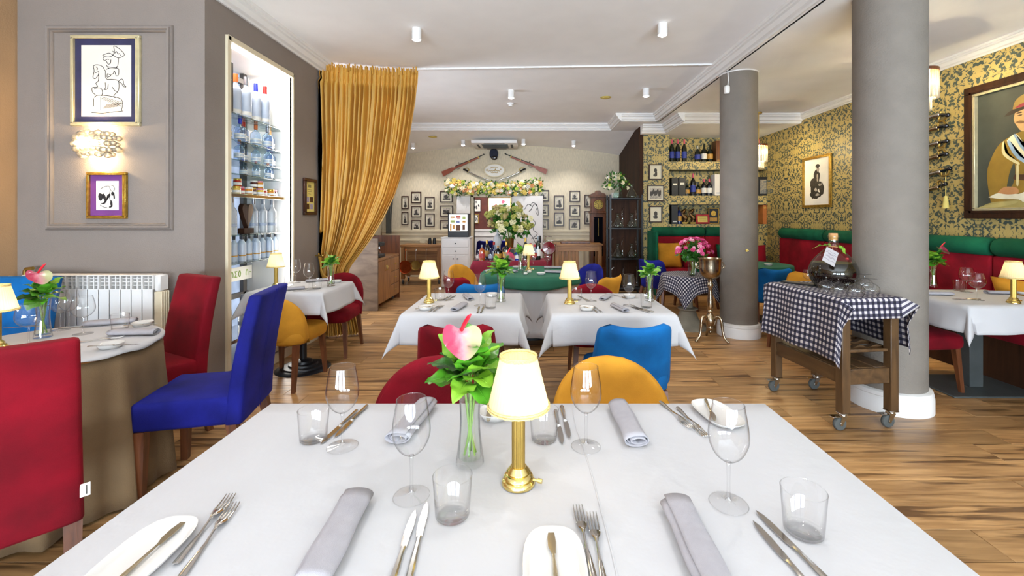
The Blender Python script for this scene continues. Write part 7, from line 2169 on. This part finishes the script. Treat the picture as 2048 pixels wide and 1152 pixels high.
# cloth: long side drop facing the room, shorter at the ends
q = MB()
W_, D_ = TX1-TX0+.02, TY1-TY0+.02
def tcl(u, v):
    s = -W_/2-.40+u*(W_+.40+.33); t_ = -D_/2-.13+v*(D_+.13+.05)
    cx_ = max(-W_/2, min(W_/2, s)); cy_ = max(-D_/2, min(D_/2, t_)); ex, ey = s-cx_, t_-cy_
    z = 0; x, y = cx_, cy_
    e = hypot(ex, ey)
    if e > 0:
        k = 1.0
        z = -(abs(ex)+abs(ey)*(1.0 if abs(ex) < 1e-6 else .30))
        fl = .05+.10*min(1, abs(ex)/.2)
        if abs(ex) > 0: x += math.copysign(.006+abs(ex)*.10+.012*sin(t_*16+1)*min(1, abs(ex)/.1), ex)
        if abs(ey) > 0: y += math.copysign(.006+abs(ey)*(.10 if abs(ex) < 1e-6 else .8*max(.12, 1-abs(ex)*6)), ey)
        if abs(ex) > 0 and abs(ey) > 0: z = -(abs(ex)+abs(ey)*min(1, .25+abs(ex)*.2)); 
    return (x, y, z)
q.grid(tcl, 60, 60, uv=lambda u, v: (u*(W_+.73)+3, v*(D_+.18)+3))
cloth('tablecloth', q, M['gingham'], 'navy and white gingham cloth hanging over the serving trolley', loc=(TC.x, TC.y, .865), rz=TH, ang=180)
TT = .8685
dj = thing('demijohn', 'big round glass demijohn of dark liquor on the gingham covered trolley', 'demijohn', (2.245, 3.22, TT))
dj.scale = (.95, .95, .95)
dpr = [(0, .004), (.06, .002), (.12, .015), (.155, .06), (.168, .12), (.155, .18), (.12, .235), (.075, .285), (.042, .32), (.034, .345), (.033, .39), (.04, .392), (.04, .405), (.033, .408)]
q = MB(); q.lathe(spline(dpr, 3), 44); q.obj('glass_body', M['djglass'] if 'djglass' in M else thin_glass('demijohn_glass', (.9, .93, .8)), dj, 60)
lp = [(r*.975, z+.003) for r, z in spline([(0, .006), (.06, .004), (.12, .017), (.155, .062), (.168, .12), (.1575, .17), (.147, .195)], 4)]
q = MB(); q.lathe(lp+[(0, .198)], 40); q.obj('liquor', M['liq'], dj, 50)
q = MB(); q.lathe([(0, .425), (.03, .425), (.031, .405), (.028, .37), (0, .37)], 20); q.obj('cork', M['cork'], dj)
for az, tl, L in ((2.6, .2, .09), (.35, -.1, .085), (1.6, .5, .06), (-1.2, -.4, .07)):
    leaf_obj('leaf', L, .026, .5, .3, M['leaf2'], dj, (.04*cos(az), .04*sin(az), .325), az-pi/2, tl)
q = MB(); q.tube([(.042*cos(k*.5), .042*sin(k*.5), .32+.003*sin(k)) for k in range(14)], .002, 6); q.tube([(-.03, -.035, .318), (-.075, -.10, .30)], .0015, 5); q.obj('twine', M['cork'], dj)
for k, (a, z, r) in enumerate(((-1.2, .235, .105), (-2.1, .26, .08), (-.9, .29, .06))):
    q = MB(); q.sup((r*cos(a), r*sin(a), z), (.012, .012, .01), 1, 1, 10, 8); q.obj('cherry' if k == 0 else 'berry', mat('cherry_red%d' % k, '#b3122a', .3), dj, 180)
q = MB(); q.cbox(-.045, .045, -.0008, .0008, -.16, 0, .0006); tgm = q.obj('paper_tag', M['tagpaper'], dj)
tgm.matrix_local = Tr(-.085, -.115, .305) @ Matrix.Rotation(.15, 4, 'Z') @ Matrix.Rotation(radians(-38), 4, 'X') @ Matrix.Rotation(radians(42), 4, 'Y')
q = MB()
for zz, wd in ((-.035, .03), (-.055, .04), (-.065, .02), (-.085, .03), (-.095, .035), (-.125, .04)):
    ribbon(q, spline([(-wd, zz), (-wd*.5, zz+.006), (0, zz-.003), (wd*.5, zz+.005), (wd, zz)]), .004, -.0014)
q.obj('handwriting', mat('pencil_writing', '#7a7076', .8), tgm)
def mk_balloon(l):
    b = thing('balloon_glass', l, 'glass')
    q = MB(); q.lathe(spline([(.036, .001), (.047, .02), (.052, .04), (.047, .062), (.03, .08), (.012, .088), (.005, .092), (.005, .108), (.008, .112), (.038, .116), (.042, .118)], 3), 30); q.obj('glass_body', M['glass'], b, 180)
    return b
for i, (px, py, lb) in enumerate(((1653, 585, 'upside down balloon glass at the room side of the demijohn'), (1677, 590, 'upside down balloon glass second from the room side'), (1711, 594, 'upside down balloon glass in the middle of the near row'), (1741, 592, 'upside down balloon glass at the column side of the near row'), (1690, 580, 'upside down balloon glass in the back row before the demijohn'), (1729, 581, 'upside down balloon glass in the back row at the column side'))):
    pz = onz(px, py, TT)
    proto('balloon', mk_balloon, tuple(pz), 0, lb, 'balloon glasses on the trolley')
for i, (px, py, lb) in enumerate(((1615, 573, 'small tasting glass behind the room side of the demijohn'), (1624, 568, 'small tasting glass nearer the demijohn at its back'))):
    proto('bigglass', lambda l: mk_wineglass(l, True), tuple(onz(px, py, TT)), 0, lb, 'tasting glasses on the trolley', .62)
q = MB(); q.cbox(-.04, .04, -.12, .12, 0, .012, .003); solo('waiter_wallet', q, M['blackp'], 'small black folder lying at the far end of the trolley', 'folder', tuple(onz(1598, 568, TT)), .6)
